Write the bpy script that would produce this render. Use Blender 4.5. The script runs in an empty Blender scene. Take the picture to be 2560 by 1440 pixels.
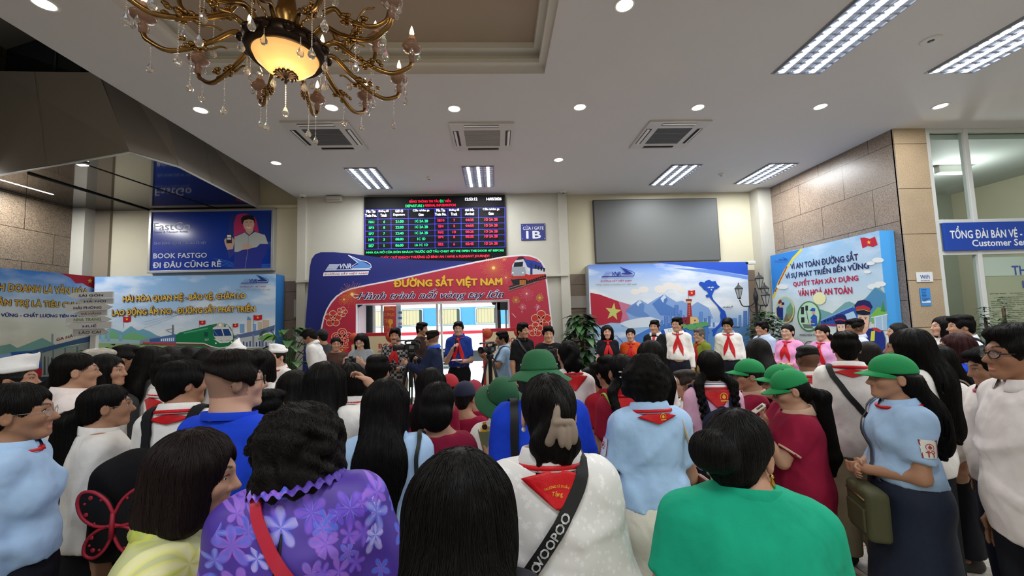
import bpy, bmesh, math, random, mathutils.geometry
import numpy as np
from mathutils import Vector, Matrix
# ------------------------------------------------------------------ camera, world, exposure
H_EYE, FPX = 1.75, 1000.0
YAW, PITCH, ROLL = math.radians(2.37), math.radians(4.39), math.radians(-1.64)
_f = np.array([math.sin(YAW)*math.cos(PITCH), math.cos(YAW)*math.cos(PITCH), math.sin(PITCH)])
_r = np.array([math.cos(YAW), -math.sin(YAW), 0]); _u = np.cross(_r, _f)
CR = _r*math.cos(ROLL)+_u*math.sin(ROLL); CU = -_r*math.sin(ROLL)+_u*math.cos(ROLL)
cam_d = bpy.data.cameras.new('camera'); cam = bpy.data.objects.new('camera', cam_d)
bpy.context.scene.collection.objects.link(cam); bpy.context.scene.camera = cam
cam.matrix_world = Matrix(((CR[0], CU[0], -_f[0], 0), (CR[1], CU[1], -_f[1], 0), (CR[2], CU[2], -_f[2], H_EYE), (0, 0, 0, 1)))
cam_d.sensor_fit = 'HORIZONTAL'; cam_d.sensor_width = 36; cam_d.lens = 36*FPX/2560; cam_d.clip_start = .05; cam_d.clip_end = 200
def at(px, py, Y):
    """the point at depth Y seen at photo pixel px,py"""
    d = CR*(px-1280)/FPX-CU*(py-720)/FPX+_f; return np.array((0, 0, H_EYE))+d*Y/d[1]
def atz(px, py, Z):
    d = CR*(px-1280)/FPX-CU*(py-720)/FPX+_f; return np.array((0, 0, H_EYE))+d*(Z-H_EYE)/d[2]
world = bpy.data.worlds.new('world'); bpy.context.scene.world = world; world.use_nodes = True
world.node_tree.nodes['Background'].inputs[0].default_value = (.86, .93, 1, 1)
world.node_tree.nodes['Background'].inputs[1].default_value = 4.8
vs = bpy.context.scene.view_settings; vs.view_transform = 'Standard'; vs.look = 'None'; vs.gamma = 1; vs.use_curve_mapping = False; vs.exposure = 0.0
# ------------------------------------------------------------------ helpers
rng = np.random.default_rng(7)
def lin(c):
    if isinstance(c, str):
        c = [int(c[i:i+2], 16)/255 for i in (0, 2, 4)]
    return tuple(((v+0.055)/1.055)**2.4 if v > 0.04045 else v/12.92 for v in c[:3])
MATS = {}
def mat(name, col='808080', rough=.6, spec=.5, metal=0, emit=0, ecol=None, bump=0, bscale=60, bstretch=(1, 1, 1), var=0, vscale=8, tint=False, alpha=1, trans=0, coat=0, sheen=0, ior=1.45, wr=0):
    if name in MATS: return MATS[name]
    m = bpy.data.materials.new(name); m.use_nodes = True; MATS[name] = m
    nt = m.node_tree; b = nt.nodes['Principled BSDF']; L = nt.links.new
    c = (*lin(col), 1); b.inputs['Base Color'].default_value = c
    b.inputs['Roughness'].default_value = rough; b.inputs['Metallic'].default_value = metal
    b.inputs['Specular IOR Level'].default_value = spec; b.inputs['IOR'].default_value = ior
    b.inputs['Alpha'].default_value = alpha; b.inputs['Transmission Weight'].default_value = trans
    b.inputs['Coat Weight'].default_value = coat; b.inputs['Sheen Weight'].default_value = sheen
    if emit:
        b.inputs['Emission Color'].default_value = (*lin(ecol or col), 1); b.inputs['Emission Strength'].default_value = emit
    tc = None
    def coords(st):
        nonlocal tc
        tc = tc or nt.nodes.new('ShaderNodeTexCoord'); mp = nt.nodes.new('ShaderNodeMapping')
        mp.inputs['Scale'].default_value = st; L(tc.outputs['Object'], mp.inputs['Vector']); return mp.outputs['Vector']
    src = None
    if tint:
        a = nt.nodes.new('ShaderNodeAttribute'); a.attribute_name = 'tint'
        mx = nt.nodes.new('ShaderNodeMix'); mx.data_type = 'RGBA'; mx.blend_type = 'MULTIPLY'; mx.inputs[0].default_value = 1
        mx.inputs[6].default_value = c; L(a.outputs['Color'], mx.inputs[7]); src = mx.outputs[2]
    if var:
        n = nt.nodes.new('ShaderNodeTexNoise'); n.inputs['Scale'].default_value = vscale; n.inputs['Detail'].default_value = 4
        L(coords(bstretch), n.inputs['Vector'])
        mr = nt.nodes.new('ShaderNodeMapRange'); mr.inputs['From Min'].default_value = .3; mr.inputs['From Max'].default_value = .7
        mr.inputs['To Min'].default_value = 1-var; mr.inputs['To Max'].default_value = 1+var
        L(n.outputs['Fac'], mr.inputs['Value'])
        hs = nt.nodes.new('ShaderNodeHueSaturation'); hs.inputs['Color'].default_value = c; L(mr.outputs[0], hs.inputs['Value'])
        if src: L(src, hs.inputs['Color'])
        src = hs.outputs[0]
    if src: L(src, b.inputs['Base Color'])
    if bump:
        n = nt.nodes.new('ShaderNodeTexNoise'); n.inputs['Scale'].default_value = bscale; n.inputs['Detail'].default_value = 3
        L(coords(bstretch), n.inputs['Vector'])
        bp = nt.nodes.new('ShaderNodeBump'); bp.inputs['Strength'].default_value = min(1, bump); bp.inputs['Distance'].default_value = .01
        L(n.outputs['Fac'], bp.inputs['Height']); L(bp.outputs[0], b.inputs['Normal'])
        if wr:  # broad creases
            n = nt.nodes.new('ShaderNodeTexNoise'); n.inputs['Scale'].default_value = 9; n.inputs['Detail'].default_value = 2.5; n.inputs['Distortion'].default_value = .35; L(coords((1, 1, .75)), n.inputs['Vector'])
            b2 = nt.nodes.new('ShaderNodeBump'); b2.inputs['Strength'].default_value = wr; b2.inputs['Distance'].default_value = .05; L(n.outputs['Fac'], b2.inputs['Height']); L(b2.outputs[0], bp.inputs['Normal'])
    return m
SC = bpy.context.scene; COL = SC.collection
def tag(o, label=None, cat=None, group=None, kind=None):
    for k, v in (('label', label), ('category', cat), ('group', group), ('kind', kind)):
        if v: o[k] = v
    return o
def link(name, me, m=None, parent=None, loc=None, rz=0):
    o = bpy.data.objects.new(name, me); COL.objects.link(o)
    if m is not None and me is not None:
        for x in (m if isinstance(m, (list, tuple)) else [m]): me.materials.append(x)
    if parent is not None: o.parent = parent
    if loc is not None: o.location = loc
    if rz: o.rotation_euler.z = rz
    return o
def thing(name, label, cat, loc=(0, 0, 0), rz=0, group=None, kind=None):
    return tag(link(name, None, None, None, loc, rz), label, cat, group, kind)
def copy_tree(o, parent=None):
    c = o.copy(); COL.objects.link(c)
    if parent is not None: c.parent = parent; c.matrix_parent_inverse = o.matrix_parent_inverse.copy()
    for ch in o.children: copy_tree(ch, c)
    return c
def mesh_np(name, V, Q, smooth=True, tint=None):
    V = np.ascontiguousarray(V, np.float32); Q = np.ascontiguousarray(Q, np.int32)
    me = bpy.data.meshes.new(name); n = Q.shape[1] if len(Q) else 4
    me.vertices.add(len(V)); me.vertices.foreach_set('co', V.ravel())
    me.loops.add(Q.size); me.loops.foreach_set('vertex_index', Q.ravel())
    me.polygons.add(len(Q)); me.polygons.foreach_set('loop_start', np.arange(0, Q.size, n, dtype=np.int32))
    if smooth: me.polygons.foreach_set('use_smooth', np.ones(len(Q), bool))
    me.update(calc_edges=True)
    if tint is not None:
        a = me.attributes.new('tint', 'FLOAT_COLOR', 'POINT')
        a.data.foreach_set('color', np.c_[tint, np.ones(len(V))].astype(np.float32).ravel())
    return me
class MB:
    """collects shapes and links them as one mesh object"""
    def __init__(s): s.v = []; s.f = []; s.mi = []; s.sm = []
    def add(s, V, F, mi=0, smooth=False):
        o = len(s.v); s.v += [tuple(map(float, p)) for p in V]
        for f in F: s.f.append([int(i)+o for i in f]); s.mi.append(mi); s.sm.append(smooth)
        return s
    def box(s, lo, hi, mi=0, R=None, c=None):
        (a, b, c0), (d, e, f) = lo, hi
        V = np.array([(x, y, z) for x in (a, d) for y in (b, e) for z in (c0, f)])
        if R is not None: V = (np.array(R) @ (V-(c if c is not None else V.mean(0))).T).T+(c if c is not None else V.mean(0))
        return s.add(V, [(0, 1, 3, 2), (4, 6, 7, 5), (0, 4, 5, 1), (2, 3, 7, 6), (0, 2, 6, 4), (1, 5, 7, 3)], mi)
    def bbox(s, lo, hi, r=.01, mi=0):
        """box with chamfered edges"""
        lo = np.array(lo, float); hi = np.array(hi, float); r = min(r, *(hi-lo)*.49)
        bm = bmesh.new(); bmesh.ops.create_cube(bm, size=1)
        for v in bm.verts: v.co = Vector((lo+hi)/2+np.array(v.co)*(hi-lo))
        bmesh.ops.bevel(bm, geom=bm.edges[:], offset=r, segments=2, affect='EDGES', profile=.5)
        bm.verts.index_update(); s.add([v.co for v in bm.verts], [[v.index for v in f.verts] for f in bm.faces], mi); bm.free(); return s
    def lathe(s, prof, c=(0, 0, 0), n=24, mi=0, sy=1, smooth=True, axis=None):
        V = []; F = []; m = len(prof)
        for i in range(n):
            a = 2*math.pi*i/n
            for r, z in prof: V.append((r*math.cos(a), r*math.sin(a)*sy, z))
        for i in range(n):
            j = (i+1) % n
            for k in range(m-1): F.append((i*m+k, j*m+k, j*m+k+1, i*m+k+1))
        V = np.array(V)
        if axis is not None: V = V @ np.array(frame(axis)).T
        return s.add(V+np.array(c), F, mi, smooth)
    def tube(s, pts, r, n=8, mi=0, caps=True, smooth=True, flat=1, up=None):
        pts = np.array(pts, float); rs = np.broadcast_to(np.array(r, float), (len(pts),)); V = []; F = []
        t = np.gradient(pts, axis=0); t /= np.linalg.norm(t, axis=1)[:, None]+1e-9
        u = np.array(up if up is not None else ((0, 0, 1) if abs(t[0][2]) < .9 else (1, 0, 0)), float)
        for p, d, rr in zip(pts, t, rs):
            a = u-d*(u@d); a /= np.linalg.norm(a)+1e-9; b = np.cross(d, a)
            if up is None: u = a
            for k in range(n):
                an = 2*math.pi*k/n; V.append(p+rr*(math.cos(an)*a*flat+math.sin(an)*b))
        for i in range(len(pts)-1):
            for k in range(n): F.append((i*n+k, i*n+(k+1) % n, (i+1)*n+(k+1) % n, (i+1)*n+k))
        if caps: F += [list(range(n))[::-1], list(range((len(pts)-1)*n, len(pts)*n))]
        return s.add(V, F, mi, smooth)
    def ball(s, c, r, mi=0, nu=14, nv=9, R=None):
        r = np.array(r if hasattr(r, '__len__') else (r, r, r), float); V = [(0, 0, 1)]; F = []
        for j in range(1, nv):
            for i in range(nu):
                t = math.pi*j/nv; a = 2*math.pi*i/nu; V.append((math.sin(t)*math.cos(a), math.sin(t)*math.sin(a), math.cos(t)))
        V.append((0, 0, -1)); n = len(V)-1
        for i in range(nu):
            k = (i+1) % nu; F.append((0, 1+i, 1+k)); F.append((n, n-nu+k, n-nu+i))
            for j in range(nv-2): F.append((1+j*nu+i, 1+(j+1)*nu+i, 1+(j+1)*nu+k, 1+j*nu+k))
        V = np.array(V)*r
        if R is not None: V = V @ np.array(R).T
        return s.add(V+np.array(c), F, mi, True)
    def prism(s, poly, y0, y1, mi=0, mside=None):
        """polygon in x,z extruded along y"""
        n = len(poly); V = [(x, y0, z) for x, z in poly]+[(x, y1, z) for x, z in poly]
        s.add(V, [list(range(n)), list(range(2*n-1, n-1, -1))], mi)
        return s.add(V, [(i, i+n, (i+1) % n+n, (i+1) % n) for i in range(n)], mi if mside is None else mside)
    def poly(s, pts, mi=0):
        return s.add(pts, [list(range(len(pts)))], mi)
    def xf(s, R, t=(0, 0, 0)):
        s.v = [tuple(p) for p in (np.array(s.v) @ np.array(R).T+np.array(t))]; return s
    def build(s, name, m, parent=None, loc=None, rz=0, fix=True):
        me = bpy.data.meshes.new(name); me.from_pydata(s.v, [], s.f)
        me.polygons.foreach_set('material_index', s.mi); me.polygons.foreach_set('use_smooth', s.sm)
        if fix:
            bm = bmesh.new(); bm.from_mesh(me); bmesh.ops.recalc_face_normals(bm, faces=bm.faces); bm.to_mesh(me); bm.free()
        me.update(); return link(name, me, m, parent, loc, rz)
def frame(z):
    z = np.array(z, float); z /= np.linalg.norm(z); x = np.cross((0, 1, 0) if abs(z[1]) < .9 else (1, 0, 0), z); x /= np.linalg.norm(x)
    return np.array([x, np.cross(z, x), z]).T
def RX(a): c, s = math.cos(a), math.sin(a); return np.array([[1, 0, 0], [0, c, -s], [0, s, c]])
def RY(a): c, s = math.cos(a), math.sin(a); return np.array([[c, 0, s], [0, 1, 0], [-s, 0, c]])
def RZ(a): c, s = math.cos(a), math.sin(a); return np.array([[c, -s, 0], [s, c, 0], [0, 0, 1]])
def rad(a): return math.radians(a)
def bez(pts, n=24):
    """Catmull-Rom through points"""
    P = np.array(pts, float); P = np.vstack([2*P[0]-P[1], P, 2*P[-1]-P[-2]]); out = []; m = len(P)-3
    for i in range(m):
        k = max(2, n//m)
        for t in np.linspace(0, 1, k, endpoint=False):
            a, b, c, d = P[i:i+4]; out.append(.5*((2*b)+(c-a)*t+(2*a-5*b+4*c-d)*t*t+(3*b-a-3*c+d)*t**3))
    out.append(P[-2]); return np.array(out)
# text: the built-in font turned into a mesh, fitted to a width/height
_TC = {}
def text_geo(body, bold=0, shear=0, ext=.0):
    key = (body, bold, shear, ext)
    if key in _TC: return _TC[key]
    cu = bpy.data.curves.new('lettering', 'FONT'); cu.body = body; cu.size = 1; cu.shear = shear; cu.resolution_u = 2; cu.fill_mode = 'NONE'
    cu.align_x = 'CENTER'; cu.extrude = ext
    o = bpy.data.objects.new('lettering', cu); COL.objects.link(o)
    dg = bpy.context.evaluated_depsgraph_get(); me = bpy.data.meshes.new_from_object(o.evaluated_get(dg))
    V = np.empty(len(me.vertices)*3); me.vertices.foreach_get('co', V); V = V.reshape(-1, 3)
    # the outlines are merged (glyph contours may overlap) and filled by winding number
    E = np.array([e.vertices[:] for e in me.edges]); v2, e2, tri = mathutils.geometry.delaunay_2d_cdt([Vector(p[:2]) for p in V], [tuple(map(int, e)) for e in E], [], 0, 1e-6)[:3]
    W = np.array([p[:] for p in v2]); tri = np.array([t[:3] for t in tri]); c = W[tri].mean(1); A, B = V[E[:, 0], :2], V[E[:, 1], :2]; wn = np.zeros(len(c), int)
    for a, b in zip(A, B):
        if a[1] == b[1]: continue
        k = (c[:, 1] >= min(a[1], b[1])) & (c[:, 1] < max(a[1], b[1])); x = a[0]+(c[:, 1]-a[1])*(b[0]-a[0])/(b[1]-a[1]); wn += np.where(k & (x > c[:, 0]), 1 if b[1] > a[1] else -1, 0)
    tri = tri[wn != 0]; us = np.unique(tri); mp = np.full(len(W), -1); mp[us] = np.arange(len(us)); V = np.c_[W[us], np.zeros(len(us))]; F = [list(map(int, t)) for t in mp[tri]]
    bpy.data.objects.remove(o); bpy.data.curves.remove(cu); bpy.data.meshes.remove(me)
    if bold:  # heavier strokes: overlapping shifted copies of the same outlines
        b = bold*1.1; D = [(-b, 0), (b, 0)] if bold < .016 else [(-b, 0), (b, 0), (0, b), (0, -b)] if bold < .035 else [(b*math.cos(a), b*math.sin(a)) for a in np.arange(8)*math.pi/4]
        n = len(V); V0 = V; V = np.vstack([V0+(dx, dy, .0003*k) for k, (dx, dy) in enumerate(D)]); F = [[i+n*k for i in f] for k in range(len(D)) for f in F]
    _TC[key] = (V, F); return V, F
def put_text(mb, body, cx, cz, w=None, h=None, y=0, mi=0, bold=.012, shear=0, ext=0, rot=0, arc=None):
    """lettering in the x,z plane facing -y, centred on cx,cz; h = cap-ish height of the whole block"""
    V, F = text_geo(body, bold, shear, ext); V = V.copy()
    lo, hi = V.min(0), V.max(0); V[:, :2] -= (lo[:2]+hi[:2])/2; s = hi-lo
    if w and h: sx, sz = w/s[0], h/s[1]
    elif h: sx = sz = h/s[1]
    else: sx = sz = w/s[0]
    X = V[:, 0]*sx; Z = V[:, 1]*sz
    if arc:
        a = X/arc; rr = arc+Z; X = rr*np.sin(a); Z = rr*np.cos(a)-arc
    c, sn = math.cos(rot), math.sin(rot)
    P = np.c_[cx+X*c-Z*sn, y-V[:, 2], cz+X*sn+Z*c]
    mb.add(P, F, mi); return mb
# ------------------------------------------------------------------ implicit surfaces -> one smooth closed mesh
class Sdf:
    def __init__(s): s.p = []; s.post = []
    def cap(s, a, b, ra, rb=None, k=.03, op='u', sc=None, R=None, cut=None, bulge=0):
        s.p.append(('c', np.array(a, float), np.array(b, float), ra, ra if rb is None else rb, k, op, sc, R, cut)); return s
    def ell(s, c, r, R=None, k=.03, op='u', cut=None):
        s.p.append(('e', np.array(c, float), np.array(r, float), R, None, k, op, None, None, cut)); return s
    def box(s, c, h, R=None, r=.02, k=.02, op='u', cut=None):
        s.p.append(('b', np.array(c, float), np.array(h, float), R, r, k, op, None, None, cut)); return s
    def plane(s, n, c, k=.01): s.p.append(('p', n, c, None, None, k, 'i', None, None, None)); return s
    def _bb(s, p):
        t = p[0]
        if t == 'c':
            m = max(p[3], p[4])*(max(p[7]) if p[7] else 1); a = np.minimum(p[1], p[2])-m; b = np.maximum(p[1], p[2])+m
        else:
            h = p[2]+(p[4] if t == 'b' else 0)
            if p[3] is not None: h = np.abs(np.array(p[3])) @ h
            a, b = p[1]-h, p[1]+h
        return a, b
    def _d(s, p, X, Y, Z):
        t = p[0]
        if t == 'p': return p[1][0]*X+p[1][1]*Y+p[1][2]*Z-p[2]
        if t == 'c':
            a, b = p[1], p[2]; x, y, z = X-a[0], Y-a[1], Z-a[2]; ba = b-a
            if p[7]:
                R = np.eye(3) if p[8] is None else np.array(p[8]); sc = p[7]
                x, y, z = [(R[0, i]*x+R[1, i]*y+R[2, i]*z)/sc[i] for i in range(3)]; ba = (R.T @ ba)/np.array(sc)
            q = np.clip((x*ba[0]+y*ba[1]+z*ba[2])/max(ba @ ba, 1e-9), 0, 1)
            d = np.sqrt((x-ba[0]*q)**2+(y-ba[1]*q)**2+(z-ba[2]*q)**2)-(p[3]+(p[4]-p[3])*q)
            if p[7]: d = d*min(p[7])
        else:
            c = p[1]; x, y, z = X-c[0], Y-c[1], Z-c[2]
            if p[3] is not None:
                R = np.array(p[3]); x, y, z = [R[0, i]*x+R[1, i]*y+R[2, i]*z for i in range(3)]
            h = p[2]
            if t == 'e':
                k0 = np.sqrt((x/h[0])**2+(y/h[1])**2+(z/h[2])**2); k1 = np.sqrt((x/h[0]**2)**2+(y/h[1]**2)**2+(z/h[2]**2)**2)
                d = k0*(k0-1)/np.maximum(k1, 1e-6)
            else:
                qx, qy, qz = abs(x)-h[0]+p[4], abs(y)-h[1]+p[4], abs(z)-h[2]+p[4]
                d = np.sqrt(np.maximum(qx, 0)**2+np.maximum(qy, 0)**2+np.maximum(qz, 0)**2)+np.minimum(np.maximum(qx, np.maximum(qy, qz)), 0)-p[4]
        if p[9] is not None:
            for n, c in p[9]: d = np.maximum(d, n[0]*X+n[1]*Y+n[2]*Z-c)
        return d
    def _mix(s, a, d, k, op):
        if op == 'u': h = np.maximum(k-abs(a-d), 0)/k; return np.minimum(a, d)-h*h*k*.25
        if op == 's': h = np.maximum(k-abs(a+d), 0)/k; return np.maximum(a, -d)+h*h*k*.25
        h = np.maximum(k-abs(a-d), 0)/k; return np.maximum(a, d)+h*h*k*.25
    def bounds(s):
        B = [s._bb(p) for p in s.p if p[6] == 'u']; return np.min([b[0] for b in B], 0), np.max([b[1] for b in B], 0)
    def grid(s, axes):
        X, Y, Z = np.ix_(*axes); D = np.full([len(a) for a in axes], .08, np.float32)
        for p in s.p:
            if p[6] == 'i': D = s._mix(D, s._d(p, X, Y, Z), p[5], 'i'); continue
            a, b = s._bb(p); m = p[5]+.03
            i = [slice(max(0, np.searchsorted(ax, lo-m)-1), np.searchsorted(ax, hi+m)+1) for ax, lo, hi in zip(axes, a, b)]
            D[tuple(i)] = s._mix(D[tuple(i)], s._d(p, X[i[0]], Y[:, i[1]], Z[:, :, i[2]]), p[5], p[6])
        for f in s.post: D = f(D, X, Y, Z)
        return D
    def at(s, P):
        X, Y, Z = P.T; D = np.full(len(P), .5)
        for p in s.p: D = s._mix(D, s._d(p, X, Y, Z), p[5], p[6])
        for f in s.post: D = f(D, X, Y, Z)
        return D
    def grad(s, P, e=.004):
        g = np.stack([s.at(P+d)-s.at(P-d) for d in np.eye(3)*e], 1); return g/(np.linalg.norm(g, axis=1)[:, None]+1e-9)
    def mesh(s, step=.014, fine=()):
        """fine: list of (lo3, hi3, step) boxes that get a finer lattice"""
        lo, hi = s.bounds(); lo = lo-step*1.5; hi = hi+step*1.5; axes = []
        for k in range(3):
            x = lo[k]; ax = [x]
            while x < hi[k]:
                st = step
                for a, b, f in fine:
                    if a[k]-st < x < b[k]: st = min(st, f)
                x += st; ax.append(x)
            axes.append(np.array(ax))
        D = s.grid(axes); return surface_nets(D, axes)
    def cast(s, P, d, n=40, tmax=1.2):
        """march points along d until the surface; returns points and hit mask"""
        P = P.astype(float).copy(); d = np.array(d, float); t = np.zeros(len(P))
        for _ in range(n):
            v = s.at(P+t[:, None]*d); t = t+np.clip(v, -.02, .08)*.85
        Q = P+t[:, None]*d; return Q, (abs(s.at(Q)) < .006) & (t < tmax)
def surface_nets(D, axes):
    nx, ny, nz = D.shape; ins = D < 0
    c = np.zeros((nx-1, ny-1, nz-1), np.int8)
    for i in (0, 1):
        for j in (0, 1):
            for k in (0, 1): c += ins[i:nx-1+i, j:ny-1+j, k:nz-1+k]
    act = (c > 0) & (c < 8); I = np.argwhere(act); N = len(I)
    if N == 0: return np.zeros((0, 3)), np.zeros((0, 4), int)
    idx = np.full(act.shape, -1, np.int32); idx[act] = np.arange(N)
    acc = np.zeros((N, 3)); cnt = np.zeros(N)
    corn = {(i, j, k): D[I[:, 0]+i, I[:, 1]+j, I[:, 2]+k] for i in (0, 1) for j in (0, 1) for k in (0, 1)}
    for ax in range(3):
        for u in (0, 1):
            for v in (0, 1):
                a = [0, 0, 0]; a[(ax+1) % 3] = u; a[(ax+2) % 3] = v; b = list(a); b[ax] = 1
                da, db = corn[tuple(a)], corn[tuple(b)]; m = (da < 0) != (db < 0)
                t = np.where(m, da/np.where(m, da-db, 1), 0)
                P = np.zeros((N, 3)); P[:, ax] = t; P[:, (ax+1) % 3] = u; P[:, (ax+2) % 3] = v
                acc += P*m[:, None]; cnt += m
    F = acc/cnt[:, None]; V = np.empty((N, 3))
    for k in range(3):
        A = axes[k]; V[:, k] = A[I[:, k]]+F[:, k]*(A[I[:, k]+1]-A[I[:, k]])
    Q = []
    for ax in range(3):
        u, v = (ax+1) % 3, (ax+2) % 3
        a = np.moveaxis(ins, ax, 0); e = a[:-1] != a[1:]; e = np.moveaxis(e, 0, ax); E = np.argwhere(e)
        sh = np.array(act.shape); ok = (E[:, u] > 0) & (E[:, v] > 0) & (E[:, u] < sh[u]) & (E[:, v] < sh[v]); E = E[ok]
        def cell(du, dv): C = E.copy(); C[:, u] += du; C[:, v] += dv; return idx[C[:, 0], C[:, 1], C[:, 2]]
        q = np.stack([cell(-1, -1), cell(0, -1), cell(0, 0), cell(-1, 0)], 1)
        fl = ins[E[:, 0], E[:, 1], E[:, 2]]; q[~fl] = q[~fl][:, ::-1]; Q.append(q)
    Q = np.vstack(Q); return V, Q[(Q >= 0).all(1)]
def relax(V, Q, n=1, w=.5):
    for _ in range(n):
        A = np.zeros_like(V); c = np.zeros(len(V))
        for k in range(4):
            np.add.at(A, Q[:, k], V[Q[:, (k+1) % 4]]+V[Q[:, k-1]]); np.add.at(c, Q[:, k], 2)
        V = V*(1-w)+w*A/np.maximum(c, 1)[:, None]
    return V
def waves(seed, freq, n=5, st=(1, 1, 1)):
    r = np.random.default_rng(seed); K = r.normal(size=(n, 3)); K /= np.linalg.norm(K, axis=1)[:, None]; K *= freq*np.array(st)*r.uniform(.6, 1.5, (n, 1)); ph = r.uniform(0, 6.3, n)
    def f(X, Y, Z):
        o = 0
        for k, p in zip(K, ph): o = o+np.sin(k[0]*X+k[1]*Y+k[2]*Z+p)
        return o/n
    return f
# ------------------------------------------------------------------ people
def skin(c): return mat('skin_'+c, c, rough=.5, spec=.4, tint=True, bump=.12, bscale=220)
def hairmat(c='0f0c0b'): return mat('hair_'+c, c, rough=.55, spec=.22, bump=.5, bscale=110, bstretch=(1, 1, .05), var=.45, vscale=70)
def cloth(c, rough=.85, **k): return mat('cloth_'+c+str(rough)+''.join(sorted(map(str, k.values()))), c, rough=rough, spec=.25, bump=.12, bscale=k.get('bs', 420), var=.05, vscale=18, wr=.38)
POSE = {  # upper-arm and forearm directions (x is outward, y forward), hand curl, palm normal
 'down': ((.13, -.03, -1), (.03, .16, -1), .45, (-1, 0, 0)), 'hang': ((.2, 0, -1), (.05, .1, -1), .4, (-1, 0, 0)),
 'clasp': ((.12, .12, -.95), (-.72, .68, -.12), .9, (0, -1, 0)), 'cross': ((.2, .12, -.95), (-.95, .45, .12), .7, (0, -1, 0)),
 'cam': ((.25, .5, -.75), (-.35, .75, .55), 1.1, (-.3, -.8, 0)), 'mic': ((.12, .3, -.95), (-.42, .55, .72), 1.35, (-1, .2, .2)),
 'high': ((.35, .7, .1), (-.3, .25, .9), 1.1, (-.8, 0, 0)), 'phone': ((.15, .5, -.75), (-.1, .55, 1.0), .9, (-.4, -.7, .2)),
 'face': ((.05, .45, -.85), (-.2, .25, .95), 1.0, (-.3, -1, 0)), 'bag': ((.1, .1, -1), (-.2, .75, -.5), .9, (-1, 0, 0)),
 'card': ((.12, .1, -1), (-.45, .8, .05), .8, (0, .2, 1)), 'shoulder': ((.25, .35, -.6), (-.25, .8, .35), 1.2, (-1, 0, 0)), 'point': ((.85, .45, .05), (.75, .6, .0), .5, (0, 0, -1)),
}
def nrm(v): v = np.array(v, float); return v/np.linalg.norm(v)
def hand_prims(S, W, d, n, side, sc, curl):
    """palm, four unequal bent fingers and a thumb from the side of the palm"""
    d = nrm(d); n = nrm(np.array(n)-d*(np.array(n) @ d)); x = np.cross(d, n)*side
    g = lambda a, b, c: W+sc*(x*a+n*b+d*c)
    S.cap(W, g(0, 0, .02), .024*sc, .024*sc, k=.02)
    M = np.array([x, n, d]).T
    S.box(g(0, 0, .05), np.array((.037, .012, .042))*sc, R=M, r=.011*sc, k=.012)
    for i, (o, L) in enumerate(((-.028, .058), (-.0095, .072), (.0095, .078), (.028, .068))):
        a = curl*(1.1-.08*i); b0 = np.array((o, 0, .088)); p = b0; ang = a*.45
        for q, (f, r) in enumerate(((.45, .0088), (.3, .0082), (.25, .0074))):
            p2 = p+L*f*np.array((0, math.sin(ang), math.cos(ang)))+np.array((o*.04, 0, 0)); S.cap(g(*p), g(*p2), r*sc, r*sc*.95, k=.006); p = p2; ang += a*.62
    t0, t1, t2 = (.03, .006, .018), (.055, .018, .05), (.05, .03, .078)
    S.cap(g(*t0), g(*t1), .013*sc, .0105*sc, k=.012); S.cap(g(*t1), g(*t2), .010*sc, .0085*sc, k=.006)
NP = 0
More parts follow.
